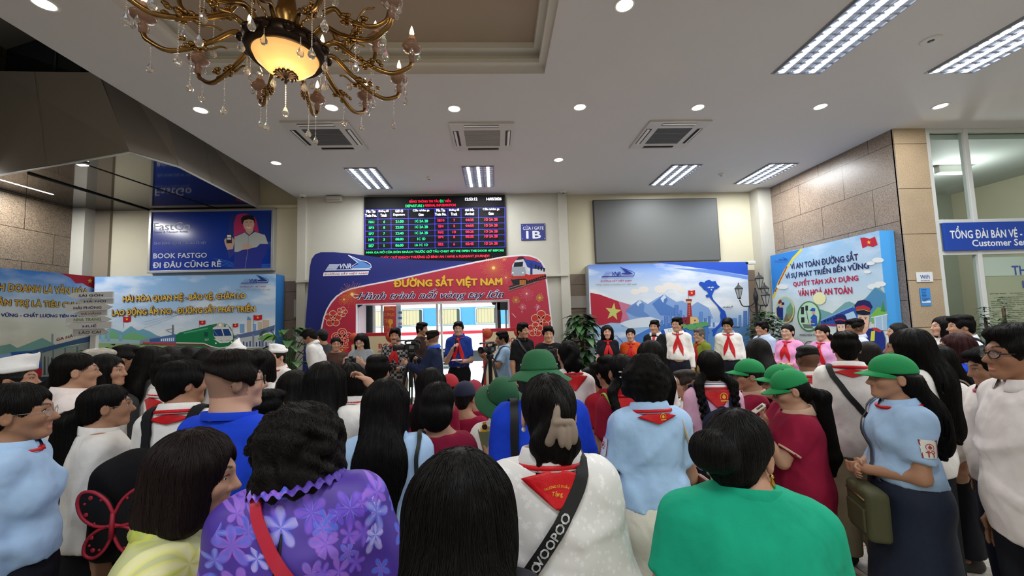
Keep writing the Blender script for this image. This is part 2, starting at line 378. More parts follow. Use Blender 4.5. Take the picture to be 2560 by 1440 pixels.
def person(label, X, Y, h, face=0, f=False, w=1., lean=(0, 0), hd=(0, 0, 0), arms=('down', 'down'), top=None, bot=None, hair=None, sk='c39377', group=None,
           q=1, hs=.94, shoes='2a2522', cap=None, glasses=None, collar=None, scarf=None, extra=(), belly=0, beard=None, drop=.175, stub=False, neck=1., lips='c07a70'):
    global NP; NP += 1; seed = NP
    hstep = (.0042, .0058, .0078)[q]; cstep = (.0095, .0125, .015)[q]
    hcz = h-.014-.112*hs; s = (hcz-drop*hs)/1.39; wk = w*(.9 if f else 1.)
    P0 = np.array((0, 0, .95*s)); MT = RX(-rad(lean[0])) @ RY(rad(lean[1]))
    T = lambda x, y, z: P0+MT @ (np.array((x, y, z*s))-P0)
    HC = T(0, .012, (hcz)/s); MH = RZ(rad(hd[0])) @ RX(-rad(hd[1])) @ RY(rad(hd[2]))
    hp = lambda x, y, z: HC+MH @ (np.array((x, y, z))*hs)
    NB = T(0, -.012, 1.435)
    B = Sdf(); jaw = .93 if f else 1.
    # head and face
    E = lambda c, r, k=.02, op='u', S=B: S.ell(hp(*c), np.array(r)*hs, R=MH, k=k, op=op)
    E((0, -.014, .026), (.075, .092, .084)); E((0, .03, -.03), (.061*jaw, .06, .078), .03); B.cap(hp(-.013, .075, -.095), hp(.013, .075, -.095), .0165*hs, k=.03)
    for sx in (-1, 1):
        B.cap(hp(.047*sx*jaw, .004, -.055), hp(.018*sx, .058, -.09), .0165*hs, .013*hs, k=.024)
        B.cap(hp(.012*sx, .08, .02), hp(.046*sx, .062, .02), .011*hs, k=.02); E((.04*sx, .058, -.024), (.023, .026, .022), .025)
        E((.031*sx, .099, .003), (.019, .017, .012), .018, 's')
        B.cap(hp(.016*sx, .079, .0085), hp(.045*sx, .07, .006), .0062*hs, k=.008); B.cap(hp(.016*sx, .078, -.008), hp(.045*sx, .068, -.006), .0055*hs, k=.008)
        E((.079*sx, -.01, -.008), (.0095, .0195, .03), .008); E((.089*sx, -.005, -.006), (.006, .0115, .019), .005, 's')
        B.cap(hp(0, .09, -.034), hp(.014*sx, .09, -.036), .0085*hs, .0075*hs, k=.012)
    B.cap(hp(0, .083, .012), hp(0, .1095, -.03), .0062*hs, .0105*hs, k=.014)
    B.cap(hp(-.016, .084, -.0585), hp(.016, .084, -.0585), .0068*hs, k=.012); B.cap(hp(-.012, .084, -.0685), hp(.012, .084, -.0685), .007*hs, k=.012)
    B.cap(hp(-.021, .0935, -.0635), hp(.021, .0935, -.0635), .003*hs, k=.006, op='s')
    nr = (.046 if f else .054)*neck; B.cap(hp(0, -.026, -.045), NB, nr*hs*.97, nr*1.06, k=.026)
    # trunk
    sw = .149*wk
    torso = []
    def tor(kind, *a, **k): torso.append((kind, a, k))
    tor('e', (0, -.005, 1.25), (.136*wk, .094, .17)); tor('c', (-.105*wk, -.015, 1.358), (.105*wk, -.015, 1.358), .048, .048)
    for sx in (-1, 1): tor('c', (0, -.022, 1.425), (.128*sx*wk, -.012, 1.362), .047, .038)
    tor('e', (0, .006+belly*.03, 1.06), ((.108 if f else .128)*w, .086+belly*.05, .15)); tor('e', (0, -.006, .93), (.152*w, .104, .13))
    for sx in (-1, 1): tor('e', (.065*sx*w, -.05, .9), (.085*w, .075, .095))
    if f:
        for sx in (-1, 1): tor('e', (.06*sx*w, .06, 1.235), (.05, .046, .052))
    def put_torso(S, e=0., ys=0.):
        for kind, a, k in torso:
            if kind == 'e': c, r = a; S.ell(T(*c), np.array((r[0]+e, r[1]+e+ys, r[2]*s+e)), R=MT, k=.05)
            else: S.cap(T(*a[0]), T(*a[1]), a[2]+(e if a[0][0] else e*.35), a[3]+e*.8, k=.05)
    put_torso(B, -.007)
    AR = {}
    for side, pose in ((-1, arms[0]), (1, arms[1])):
        ua, fa, curl, pn = POSE[pose] if isinstance(pose, str) else pose
        m = np.array((side, 1, 1)); S0 = T(sw*side, -.012, 1.352); Eb = S0+MT @ (nrm(ua)*m)*.285*s; W = Eb+MT @ (nrm(fa)*m)*.245*s
        AR[side] = (S0, Eb, W, nrm(MT @ (nrm(fa)*m)), MT @ (np.array(pn)*m))
        ak = (.86 if f else 1)*(.6+.4*w)
        B.cap(S0, Eb, .047*ak, .038*ak, k=.04); B.cap(Eb, W, .039*ak, .027*ak, k=.025); hand_prims(B, W, AR[side][3], AR[side][4], side, .93*(.9 if f else 1)*min(1, s+.05), curl)
    for sx in (-1, 1):
        hj = np.array((.083*sx*w, -.005, .88*s)); kn = np.array((.088*sx*w, .01, .49*s)); an = np.array((.085*sx*w, -.02, .08*s))
        B.cap(hj, kn, .082*w, .052, k=.04); B.cap(kn+(0, -.012, -.08*s), an, .052, .034, k=.04); B.cap(an, an+np.array((0, .11, -.045)), .035, .028, k=.03)
    fine = [(HC-.14*hs, HC+.14*hs, hstep)]
    if q < 2: fine += [(AR[sd][2]+AR[sd][3]*.085-.095, AR[sd][2]+AR[sd][3]*.085+.095, (.0052, .0072)[q]) for sd in (-1, 1)]
    V, Q = B.mesh((.0135, .0155, .0175)[q], fine)
    L = (V-HC) @ MH/hs; x, y, z = abs(L[:, 0]), L[:, 1], L[:, 2]; tint = np.ones((len(V), 3))
    fr = y > .05
    lip = fr & (x < .021) & (z < -.0535-x*.1) & (z > -.0755+x*.3); sc_ = np.array(lin(lips))/np.array(lin(sk)); tint[lip] = np.clip(sc_, 0, 1.6)
    if beard: tint[fr & (x < .03) & (z > -.056) & (z < -.043)] = (.12, .1, .09)
    brow = fr & (x > .012) & (x < .05) & (abs(z-(.027+.006*np.sin((x-.012)/.038*2.6))) < .0042); tint[brow] = (.1, .08, .07)
    lash = fr & (x > .015) & (x < .047) & (abs(z-(.0085-8*(x-.03)**2)) < .0028) & (y < .092); tint[lash] = (.16, .12, .11)
    if stub: tint[(y < .03) & (z > -.055) & (z < .06) & (np.hypot(L[:, 0], y+.014) > .045)] = (.48, .47, .47)
    root = link('person', mesh_np('body', V, Q, tint=tint), skin(sk), None, (X, Y, 0), rad(face))
    tag(root, label, 'person', group)
    mb = MB(); white, iris = mat('eye_white', 'd8d2cc', rough=.3), mat('iris', '1c100b', rough=.2)
    for sx in (-1, 1):
        mb = MB(); mb.ball(hp(.0305*sx, .0715, .0005), .0118*hs, 0, 12, 8, MH); mb.ball(hp(.0305*sx, .079, .0005), np.array((.0062, .0048, .0062))*hs, 1, 10, 6, MH)
        mb.build('eye', [white, iris], root)
    R = dict(root=root, hp=hp, MH=MH, HC=HC, T=T, MT=MT, NB=NB, AR=AR, B=B, s=s, w=w, wk=wk, sw=sw, hs=hs, q=q, cstep=cstep, hstep=hstep, f=f, seed=seed)
    # clothes
    if bot: dress_bottom(R, **bot)
    if top: dress_top(R, put_torso, **top)
    if collar: add_collar(R, **collar)
    if scarf: add_scarf(R, **scarf)
    R['hat'] = cap is not None
    if hair: add_hair(R, **hair)
    if cap is not None: add_cap(R, **cap)
    if glasses: add_glasses(R, **(glasses if isinstance(glasses, dict) else {}))
    mb = MB()
    for sx in (-1, 1):
        mb = MB(); c = np.array((.087*sx*w, .035, .035)); S = Sdf(); S.cap(c+(0, -.08, 0), c+(0, .1, -.008), .042, .036, k=.02); S.cap(c+(0, -.07, .03), c+(0, -.05, .06), .04, .04, k=.03)
        S.post.append(lambda D, X, Y, Z: np.maximum(D, -Z+.002))
        v, qd = S.mesh(.013 if q else .01); link('shoe', mesh_np('shoe', v, qd), mat('shoe_'+shoes, shoes, rough=.5), root)
    for e in extra: e(R)
    return R
def sdf_obj(R, name, S, m, step=None, fine=(), noise=None, tint=None, relaxn=1):
    V, Q = S.mesh(step or R['cstep'], fine); V = relax(V, Q, relaxn)
    return link(name, mesh_np(name, V, Q, tint=tint(V) if tint else None), m, R['root'])
def dress_top(R, put_torso, col='ffffff', m=None, sleeve=.5, hem='out', loose=.0, hz=.80, fold=.0075, name='shirt', flare=0, cuff=None, puff=0, roll=False):
    S = Sdf(); s, T, MT, wk, w = R['s'], R['T'], R['MT'], R['wk'], R['w']; m = m or cloth(col); f = R['f']; e = .010+loose*.5
    put_torso(S, e)
    if hem == 'out':
        S.cap(T(0, 0, 1.2), T(0, -.005, hz), .15*w+loose, .155*w+loose+flare, k=.06, sc=(1, .74, 1), R=MT)
    else:
        S.ell(T(0, 0, 1.06), (.145*w+loose, .11+loose, .11*s), R=MT, k=.05)
    n = MT @ np.array((0, 0, -1.)); c = n @ T(0, 0, hz if hem == 'out' else .99)
    top = MT @ np.array((0, 0, 1.)); ct = top @ T(0, 0, 1.438 if not name == 'high_top' else 1.47)
    S.plane(n, c).plane(top, ct); ak = (.88 if f else 1)*(.6+.4*w); cuffs = []
    for sd in (-1, 1):
        S0, Eb, W = R['AR'][sd][:3]; L1, L2 = .285*s, .245*s; d1 = nrm(Eb-S0); d2 = nrm(W-Eb)
        if sleeve < .52:
            t = sleeve/.53; p = S0+(Eb-S0)*t; S.cap(S0, p+d1*.06, .047*ak+e*.5+puff*.5, .047*ak+e*.7+puff, k=.045, cut=[(d1, d1 @ p)]); cuffs.append((p, d1, .047*ak+e*.7+puff))
        else:
            t = (sleeve-.53)/.47; p = Eb+(W-Eb)*t
            S.cap(S0, Eb, .047*ak+e*.6, .046*ak+e*.6+puff*.5, k=.045); S.cap(Eb, p+d2*.03, .046*ak+e*.6+puff*.5, .036*ak+e*.6+puff, k=.03, cut=[(d2, d2 @ p)]); cuffs.append((p, d2, .036*ak+e*.6+puff))
    w1 = waves(R['seed'], 22, 4, (1, 1, .7)); w2 = waves(R['seed']+99, 48, 4, (1, 1, .6)); mid = T(0, 0, 1.1)[2]
    def post(D, X, Y, Z):
        k = 1+1.2*np.exp(-((Z-mid)/.14)**2)
        a = np.maximum(0, 1-4.5*abs(w1(X, Y, Z))); b = np.maximum(0, 1-4.5*abs(w2(X, Y, Z))); return D-fold*.8*(k*.75*a+.4*b)+.002
    S.post.append(post)
    R['top'] = S; R['e'] = e
    R['shirt'] = sdf_obj(R, name, S, m)
    if cuff:
        for p, d, r in cuffs:
            mb = MB(); mb.lathe([(r-.004, .0), (r+.004, 0), (r+.005, -.012), (r-.004, -.012)], p, 20, axis=d); mb.build('sleeve_trim', cloth(cuff), R['root'])
    if roll:
        for p, d, r in cuffs:
            mb = MB(); mb.lathe([(r-.006, .004), (r+.006, .004), (r+.01, -.02), (r+.008, -.045), (r-.004, -.05)], p, 22, axis=d); mb.build('rolled_cuff', m, R['root'])
def dress_bottom(R, kind='trousers', col='1b1d24', m=None, length=.06, flare=0, name=None, belt=None):
    S = Sdf(); s, w = R['s'], R['w']; m = m or cloth(col)
    S.ell((0, -.006, .93*s), (.165*w, .118, .14*s), k=.05)
    for sx in (-1, 1): S.ell((.065*sx*w, -.05, .9*s), (.096*w, .086, .105), k=.04)
    zt = 1.025*s
    if kind == 'skirt':
        S.cap((0, -.01, .9*s), (0, 0, length*s), .155*w, .175*w+flare, k=.06, sc=(1, .8, 1)); zb = length*s
        wv = waves(R['seed']+5, 30, 5, (1, 1, .12)); S.post.append(lambda D, X, Y, Z: D+.006*wv(X, Y, Z)*np.clip((zt-Z)/.4, 0, 1.5))
    else:
        zb = length*s
        for sx in (-1, 1):
            kn = (.09*sx*w, .008, .49*s); S.cap((.085*sx*w, -.008, .87*s), kn, .098*w, .07+flare*.5, k=.05); S.cap(kn, (.089*sx*w, -.012, min(.1*s, zb)), .07+flare*.5, .058+flare, k=.04)
        wv = waves(R['seed']+5, 30, 5, (1, 1, .7)); S.post.append(lambda D, X, Y, Z: D+.004*wv(X, Y, Z))
    S.post.append(lambda D, X, Y, Z: np.maximum(np.maximum(D, Z-zt), zb-Z))
    R['bot'] = S; sdf_obj(R, name or kind, S, m, step=R['cstep']*1.25)
    if belt: add_belt(R, belt)
def add_belt(R, col):
    s = R['s']; S = R['bot']; n = 36; P = []
    for z in (.985*s, 1.015*s):
        a = np.linspace(0, 2*np.pi, n, endpoint=False); d = np.c_[np.cos(a), np.sin(a), 0*a]; t = np.full(n, .3)
        for _ in range(25): t -= S.at(np.c_[d[:, :2]*t[:, None], np.full(n, min(z, 1.0*s))])*.8
        P.append(np.c_[d[:, :2]*(t[:, None]+.008), np.full(n, z)])
    mb = MB(); V = np.vstack(P); mb.add(V, [(i, (i+1) % n, n+(i+1) % n, n+i) for i in range(n)], 0, True)
    k = n//4; p = V[k]; mb2 = MB(); mb2.bbox(p+(-.022, -.004, -.004), p+(.022, .008, .034), .003); o = mb.build('belt', mat('belt_'+col, col, rough=.4), R['root'])
    mb2.build('buckle', mat('buckle', 'b9a878', rough=.3, metal=1), o)
def add_collar(R, col='ffffff', m=None, h=.042, stand=False, opening=.5, r=None, name='collar', trim=None):
    """band round the neck, folded over unless it is a stand collar; opening in radians at the throat"""
    T, MT = R['T'], R['MT']; m = m or cloth(col); r0 = r or ((.07 if not R['f'] else .063)+R.get('e', 0)*.25); n = 34; A = np.linspace(opening/2, 2*math.pi-opening/2, n)
    prof = [(0, .0), (.002, h), (.006, h+.002), (.009, h)]+([(.009, 0)] if stand else [(.018, h*.45), (.026, -.004), (.023, -.006), (.012, h*.5)])
    V = []; F = []; k = len(prof)
    for a in A:
        dx, dy = math.sin(a), math.cos(a)  # a=0 is the throat (+y)
        for pr, pz in prof:
            rr = r0+pr; fz = -.03*(dy+1)/2
            V.append(T(dx*rr*1.06, -.014+dy*rr, 1.436)+MT @ np.array((0, 0, pz+fz)))
    for i in range(n-1):
        for j in range(k-1): F.append((i*k+j, i*k+j+1, (i+1)*k+j+1, (i+1)*k+j))
    mb = MB(); mb.add(V, F, 0, True); o = mb.build(name, m, R['root'])
    if trim:
        mb = MB()
        for q_, z in ((.0115, h*.92), (.0155, h*.68)):
            mb.tube([T(math.sin(a)*(r0+q_)*1.06, -.012+math.cos(a)*(r0+q_), 1.438)+MT @ np.array((0, 0, z-.028*(math.cos(a)+1)/2)) for a in A], .0022, 5)
        mb.build('collar_trim', cloth(trim), o)
    return o
def sheet(R, name, G, m, side=-1, off=.006, thick=.003, S=None, parent=None):
    """G: (nu,nv,2) grid of x,z; laid on the clothes by casting along y; a closed thin cloth"""
    S = S or R['top']; nu, nv = G.shape[:2]; P = np.c_[G[..., 0].ravel(), np.full(nu*nv, .45*side), G[..., 1].ravel()]
    Q, hit = S.cast(P, (0, -side, 0)); y = Q[:, 1]; y = np.where(hit, y, np.nan).reshape(nu, nv)
    if np.isnan(y).any(): y = np.where(np.isnan(y), np.nanmean(y), y)
    for _ in range(2):
        z = y.copy(); z[1:-1] = (y[:-2]+y[2:]+2*y[1:-1])/4; y = z
    V = []
    for o in (off, off+thick): V.append(np.stack([G[..., 0], y+side*o, G[..., 1]], -1).reshape(-1, 3))
    N = nu*nv; ix = np.arange(N).reshape(nu, nv); F = []
    for i in range(nu-1):
        for j in range(nv-1): a = (ix[i, j], ix[i+1, j], ix[i+1, j+1], ix[i, j+1]); F.append(a); F.append(tuple(N+k for k in a))
    ring = list(ix[:, 0])+list(ix[-1, 1:])+list(ix[::-1, -1][1:])+list(ix[0, ::-1][1:-1])
    for a, b in zip(ring, ring[1:]+ring[:1]): F.append((a, b, b+N, a+N))
    mb = MB(); mb.add(np.vstack(V), F, 0, True); return mb.build(name, m, parent or R['root'])
def on_back(R, name, geo, m, side=-1, off=.011, parent=None, S=None):
    """geo: list of (x,z) verts + faces laid on the clothes"""
    V, F = geo; S = S or R['top']; V = np.array(V); Q, hit = S.cast(np.c_[V[:, 0], np.full(len(V), .45*side), V[:, 1]], (0, -side, 0))
    Q[:, 1] = Q[:, 1]+side*off; mb = MB(); mb.add(Q, F, 0, False); return mb.build(name, m, parent or R['root'], fix=False)
def flat_text(body, cx, cz, w=None, h=None, bold=.012, rot=0, arc=None, mirror=False, shear=0):
    mb = MB(); put_text(mb, body, 0, 0, w, h, bold=bold, arc=arc, shear=shear); V = np.array(mb.v)[:, [0, 2]]
    c, s = math.cos(rot), math.sin(rot); V = np.c_[V[:, 0]*c-V[:, 1]*s, V[:, 0]*s+V[:, 1]*c]
    if mirror: V[:, 0] *= -1
    return V+np.array((cx, cz)), mb.f
RED = 'c4121c'
class Union:
    cast = Sdf.cast
    def __init__(s, *a): s.a = a
    def at(s, P): return np.min([x.at(P) for x in s.a], 0)
def add_scarf(R, col=RED, back=0, tails=0, over=False, m=None, tip=None, text=None, emb=None, bw=.11, rb=None):
    """neckerchief: a rolled band round the neck, a triangle down the back, two tails in front"""
    T, MT, s = R['T'], R['MT'], R['s']; m = m or mat('scarf_'+col, col, rough=.5, spec=.4, bump=.3, bscale=40)
    r0 = rb or ((.09 if over else .083) if not R['f'] else (.084 if over else .076)); n = 30; mb = MB()
    P = [T(math.sin(a)*r0*1.12, -.012+math.cos(a)*r0*1.05, 1.438+(-.034*(math.cos(a)+1)/2)+.002) for a in np.linspace(.05, 2*math.pi-.05, n)]
    mb.tube(P, .009 if over else .0115, 8, flat=1); o = mb.build('neckerchief', m, R['root'])
    x0 = T(0, 0, 1.43)
    if back:
        nu, nv = 15, 11; G = np.zeros((nu, nv, 2)); zt = x0[2]+(.012 if over else 0); US = Union(R['top'], R['B'])
        for i, t in enumerate(np.linspace(0, 1, nu)):
            hw = bw*(1-t)+.004
            for j, u in enumerate(np.linspace(-1, 1, nv)): G[i, j] = (x0[0]+(tip or 0)*t+hw*u, zt-back*t-.028*abs(u)*(1-t))
        sh = sheet(R, 'kerchief_back', G, m, -1, .009, parent=o, S=US); R['kerchief'] = sh
        gold = mat('gold_print', 'e0b13a', rough=.5)
        if text:
            for (b, dz, wd, rot, arc) in text: on_back(R, 'lettering', flat_text(b, x0[0]+(tip or 0)*.3, zt-dz, w=wd, arc=arc, bold=.01, rot=rot), gold, -1, .0145, parent=sh)
        if emb: on_back(R, 'emblem', emblem_geo(x0[0]+emb[0], zt-emb[1], emb[2]), gold, -1, .0145, parent=sh)
    if tails:
        k = MB(); kp = R['top'].cast(np.array([(x0[0], .45, T(0, 0, 1.36)[2])]), (0, -1, 0))[0][0]; k.ball(kp+(0, .012, 0), (.021, .016, .024)); k.build('knot', m, o)
        for sd in (-1, 1):
            G = np.zeros((12, 5, 2))
            for i, t in enumerate(np.linspace(0, 1, 12)):
                for j, u in enumerate(np.linspace(-1, 1, 5)): G[i, j] = (kp[0]+sd*(.008+.062*t*tails/.25)+u*(.01+.022*math.sin(min(1, t*1.5)*math.pi*.6))*(1 if t < .62 else max(.04, (1-t)/.38)), kp[2]-.005-tails*t*(1.0 if sd > 0 else 1.1))
            sheet(R, 'kerchief_tail', G, m, 1, .008, parent=o)
            mb = MB(); mb.tube([P[0 if sd > 0 else -1], (np.array(P[0 if sd > 0 else -1])+kp+(0, .03, 0))/2, kp+(0, .012, 0)], [.014, .016, .014], 8); mb.build('kerchief_fold', m, o)
    return o
def emblem_geo(cx, cz, r):
    """a round badge: ring, flame-like leaf and a bar"""
    V = []; F = []
    def ring(r0, r1, a0, a1, n=20):
        b = len(V)
        for t in np.linspace(a0, a1, n):
            for q in (r0, r1): V.append((cx+q*math.cos(t), cz+q*math.sin(t)))
        for i in range(n-1): F.append((b+2*i, b+2*i+1, b+2*i+3, b+2*i+2))
    ring(r*.85, r, -.6, 3.7); ring(.0, r*.45, 0, 6.28); b = len(V)
    V.extend([(cx-r*.9, cz-r*.75), (cx+r*.9, cz-r*.75), (cx+r*.9, cz-r), (cx-r*.9, cz-r)]); F.append((b, b+1, b+2, b+3)); b = len(V)
    V.extend([(cx-r*.2, cz+r*.3), (cx+r*.2, cz+r*.3), (cx, cz+r*.85)]); F.append((b, b+1, b+2)); return V, F
def strap(R, pts, width, m, name='strap', S=None, off=.006, thick=.004, parent=None, n=46):
    """ribbon lying on the clothes along a 3-D path given in torso coordinates (x, y, z of a 1.7 m figure)"""
    S = S or R['top']; P = bez([R['T'](*p) for p in pts], n)
    def proj(P, o):
        for _ in range(7): P = P-S.grad(P)*np.clip(S.at(P)-o, -.06, .06)[:, None]*.9
        return P
    P = proj(P, off); 
    for _ in range(3): P[1:-1] = (P[:-2]+P[2:]+2*P[1:-1])/4
    t = np.gradient(P, axis=0); t /= np.linalg.norm(t, axis=1)[:, None]; N = S.grad(P); b = np.cross(t, N); b /= np.linalg.norm(b, axis=1)[:, None]+1e-9
    k = len(P); rows = [proj(P+b*width/2*u, off) for u in (-1, 0, 1)]; up = [r+N*thick for r in rows]; allr = rows+up[::-1]; V = np.vstack(allr)
    mb = MB(); G = allr
    for a, b in ((0, 1), (1, 2), (2, 3), (3, 4), (4, 5), (5, 0)):
        if (a, b) in ((1, 2), (4, 5)): continue
        if (a, b) == (0, 1): mb.add(np.vstack(rows), [(j*k+i, j*k+i+1, (j+1)*k+i+1, (j+1)*k+i) for j in (0, 1) for i in range(k-1)], 0, True)
        elif (a, b) == (3, 4): mb.add(np.vstack(up), [(j*k+i, j*k+i+1, (j+1)*k+i+1, (j+1)*k+i) for j in (0, 1) for i in range(k-1)], 0, True)
        else: mb.add(np.vstack([G[a], G[b]]), [(i, i+1, k+i+1, k+i) for i in range(k-1)], 0, True)
    return mb.build(name, m, parent or R['root']), P
# ------------------------------------------------------------------ hair, hats, glasses, bags
def add_hair(R, style='short', col='0f0c0b', length=.2, z=1.15, bangs=False, vol=1., wide=1., part=0, strands=0, tail=None, curl=0, m=None, side=0, taper=.7, clear=1., fwd=0, tuck=False):
    hp, MH, hs, T, MT, HC = R['hp'], R['MH'], R['hs'], R['T'], R['MT'], R['HC']; m = m or hairmat(col); S = Sdf()
    E = lambda c, r, k=.02, op='u', cut=None: S.ell(hp(*c), np.array(r)*hs, R=MH, k=k, op=op, cut=cut)
    v = vol; sides = (-1, 1)
    def plane(n, c):  # keep n.p <= c in head space
        nw = MH @ np.array(n, float); return (nw, nw @ HC+c*hs)
    if style in ('short', 'fade'):
        up = [plane((0, -.45, -1), -.012)] if style == 'fade' else None
        E((0, -.018, .033), (.079*v+.001, .099*v, .089*v), cut=up); E((0, .03, .088), (.062, .07, .034*v)); E((0, -.03, .1), (.07, .07, .03*v))
        if style == 'short': E((0, -.062, -.03), (.058, .047, .055))
        for sx in sides: E((.066*sx, .005, .02), (.02, .05, .045), cut=up)
    else:
        E((0, -.019, .034), (.081*v, .101*v, .091*v)); E((0, -.06, -.03), (.064, .05, .06))
    if not strands: strands = 0 if R['hat'] else (5000, 2000, 0)[R['q']]
    if style in ('bob', 'curly', 'long', 'half') and not tuck:
        zl = -.05-length if style in ('bob', 'curly') else -.13
        w_ = .078*wide
        S.cap(hp(0, -.022, .02), hp(0, -.03, zl+.05), w_*1.08*hs, w_*1.12*hs, k=.03, sc=(1, .98, 1), R=MH)
        for sx in sides: S.cap(hp(.06*sx*wide, .012, .03), hp(.068*sx*wide, .012+fwd, zl+.03), .034*hs, .036*hs, k=.03)
    if style == 'long':
        dr = T(0, -.135, 1.34)+np.array((side, 0, 0)); en = T(0, -.165 if z > 1.0 else -.17, z)+np.array((side*1.2, 0, 0))
        S.cap(hp(0, -.06, .0), dr, .085*hs*wide, .092*hs*wide, k=.05, sc=(1, .52, 1), R=MT); S.cap(dr, en, .092*hs*wide, .092*hs*wide*taper, k=.05, sc=(1, .42, 1), R=MT)
    tails = []
    if style == 'pony':
        t = tail or dict(); a = hp(0, -.1, t.get('h', .04)); zz = t.get('z', 1.2); b = hp(t.get('x', 0)*.5, -.15, t.get('h', .04)-.05); c = T(t.get('x', 0), -.17, zz+.12); d = T(t.get('x', 0)*1.1, -.165, zz); r = t.get('r', .034)
        S.cap(a, b, .022, r, k=.02); S.cap(b, c, r, r*1.15, k=.03); S.cap(c, d, r*1.1, r*.5, k=.03)
        mb = MB(); mb.lathe([(.022, -.006), (.027, -.004), (.028, .004), (.022, .006)], (a+b)/2, 16, axis=nrm(b-a)); tails.append(('hair_tie', mb))
    if style == 'bun':
        t = tail or dict(); S.ell(hp(t.get('x', 0), t.get('y', -.115), t.get('h', .0)), np.array((t.get('rx', .06), t.get('ry', .045), t.get('rz', .06)))*hs, R=MH, k=.015)
    if style == 'updo':
        for i in range(7): a = i/6; S.cap(hp(-.012+.03*math.sin(a*5), -.1-.012*math.sin(a*3), .07-.14*a), hp(.02-.03*math.sin(a*6), -.108, .03-.12*a), .026*hs, .024*hs, k=.014)
        for i in range(9):
            a = (i-4)/4; S.cap(hp(.035*a, -.1, -.09), hp(.052*a, -.1-.01*math.cos(i*3), -.165-.02*math.sin(i*2.3)), .011*hs, .004*hs, k=.012)
    if style == 'braids':
        for sx in sides:
            a = hp(.062*sx, -.055, -.045); c = T(.105*sx, -.085, 1.43); d = T(.1*sx+.03*side, -.15, z); pts = bez([a, (a+c)/2+np.array((.02*sx, -.01, 0)), c, d], 30)
            for i in range(len(pts)-1):
                o = .011*(1 if i % 2 else -1); S.ell(pts[i]+np.array((o, -.004, 0)), (.02*(1-.4*i/len(pts)), .019*(1-.4*i/len(pts)), .018), k=.006)
            S.cap(pts[-1], pts[-1]+(0, 0, -.06), .013, .005, k=.01)
            mb = MB(); mb.lathe([(.013, -.006), (.017, 0), (.013, .006)], pts[-1], 12); tails.append(('hair_tie', mb))
    # free the face and ears
    fz = -.034 if not bangs else -.05; fr = .098 if not bangs else .088
    ztop = {'bob': .14, 'curly': .14, 'long': .15}.get(style, .1)
    S.ell(hp(part, .094, -.035-(ztop-.1)*.9), np.array(((.066 if style in ('short', 'fade', 'pony', 'bun', 'updo', 'braids') else .057)*clear, .064 if not bangs else .056, ztop-(.02 if bangs else 0)))*hs, R=MH, k=.014, op='s')
    if style in ('short', 'fade', 'pony', 'bun', 'updo', 'braids') or tuck:
        for sx in sides: S.ell(hp(.09*sx, .008, -.026), np.array((.028, .034, .042))*hs, R=MH, k=.012, op='s')
    q = R['q']; fq = (260, 200, 120)[q]; w1 = waves(R['seed']+31, fq, 9, (1, 1, .06)); w2 = waves(R['seed']+32, 60, 5, (1, 1, .5))
    if curl:
        w3 = waves(R['seed']+33, 150, 14, (1, 1, 1)); w4 = waves(R['seed']+34, 70, 9, (1, 1, 1)); S.post.append(lambda D, X, Y, Z: D+curl*(.016*w3(X, Y, Z)+.02*w4(X, Y, Z)))
    S.post.append(lambda D, X, Y, Z: D+.0028*w1(X, Y, Z)+.003*w2(X, Y, Z))
    if R['hat']:  # pressed flat where the hat sits
        def press(D, X, Y, Z):
            x, y, z = X-HC[0], Y-HC[1], Z-HC[2]; x, y, z = [(MH[0, i]*x+MH[1, i]*y+MH[2, i]*z)/hs for i in range(3)]
            k0 = np.sqrt((x/.084)**2+((y+.012)/.103)**2+((z-.036)/.094)**2); d = (k0-1)*.09*hs
            return np.where(z > .026, np.maximum(D, d), D)
        S.post.append(press)
    o = sdf_obj(R, 'hair', S, m, step=(.0058, .0078, .0105)[q]); R['hair'] = S; R['hair_obj'] = o
    for n, mb in tails: mb.build(n, mat('hair_tie', '1a1a1e', rough=.6), o)
    if strands: add_strands(R, S, o, strands, col, curl)
    return o
def add_strands(R, S, o, n, col, curl=0, steps=15, ds=.013):
    co = np.empty(len(o.data.vertices)*3); o.data.vertices.foreach_get('co', co); V = co.reshape(-1, 3); V = V[((V-R['HC']) @ R['MH'])[:, 2] < (.01 if R['hat'] else 1)]; r = np.random.default_rng(R['seed'])
    P = V[r.integers(0, len(V), n)]+r.normal(0, .002, (n, 3)); crown = R['hp'](0, -.03, .12); down = np.array((0, 0, -1.)); pts = [P]; off = r.uniform(.0006, .0035, n); jit = r.normal(0, .12, (n, 3)); ph = r.uniform(0, 6.3, n)
    for k in range(steps):
        N = S.grad(P, .006); d = down*1.+(P-crown)*np.array((1, 1, 0))*3.0*np.clip((P[:, 2]-R['HC'][2])*9, 0, 1)[:, None]+jit*(.5+curl)
        if curl: d = d+curl*np.c_[np.sin(k*1.9+ph), np.cos(k*1.9+ph*1.3), .3*np.sin(k*1.4+ph)]*.9
        d = d-N*(d*N).sum(1)[:, None]; d /= np.linalg.norm(d, axis=1)[:, None]+1e-6; P = P+d*ds
        P = P-N*np.clip(S.at(P)-off, -.02, .02)[:, None]*.8; pts.append(P)
    A = np.stack(pts, 1).astype(np.float32)
    cu = bpy.data.hair_curves.new('hair_strands'); cu.add_curves([steps+1]*n); cu.attributes['position'].data.foreach_set('vector', A.ravel()) if 'position' in cu.attributes else cu.points.foreach_set('position', A.ravel())
    ra = cu.attributes.get('radius') or cu.attributes.new('radius', 'FLOAT', 'POINT'); ra.data.foreach_set('value', np.tile(np.linspace(.00055, .0003, steps+1), n).astype(np.float32))
    so = link('hair_strands', cu, mat('strand_'+col, col, rough=.5, spec=.25), o); so['kind'] = 'stuff'; return so
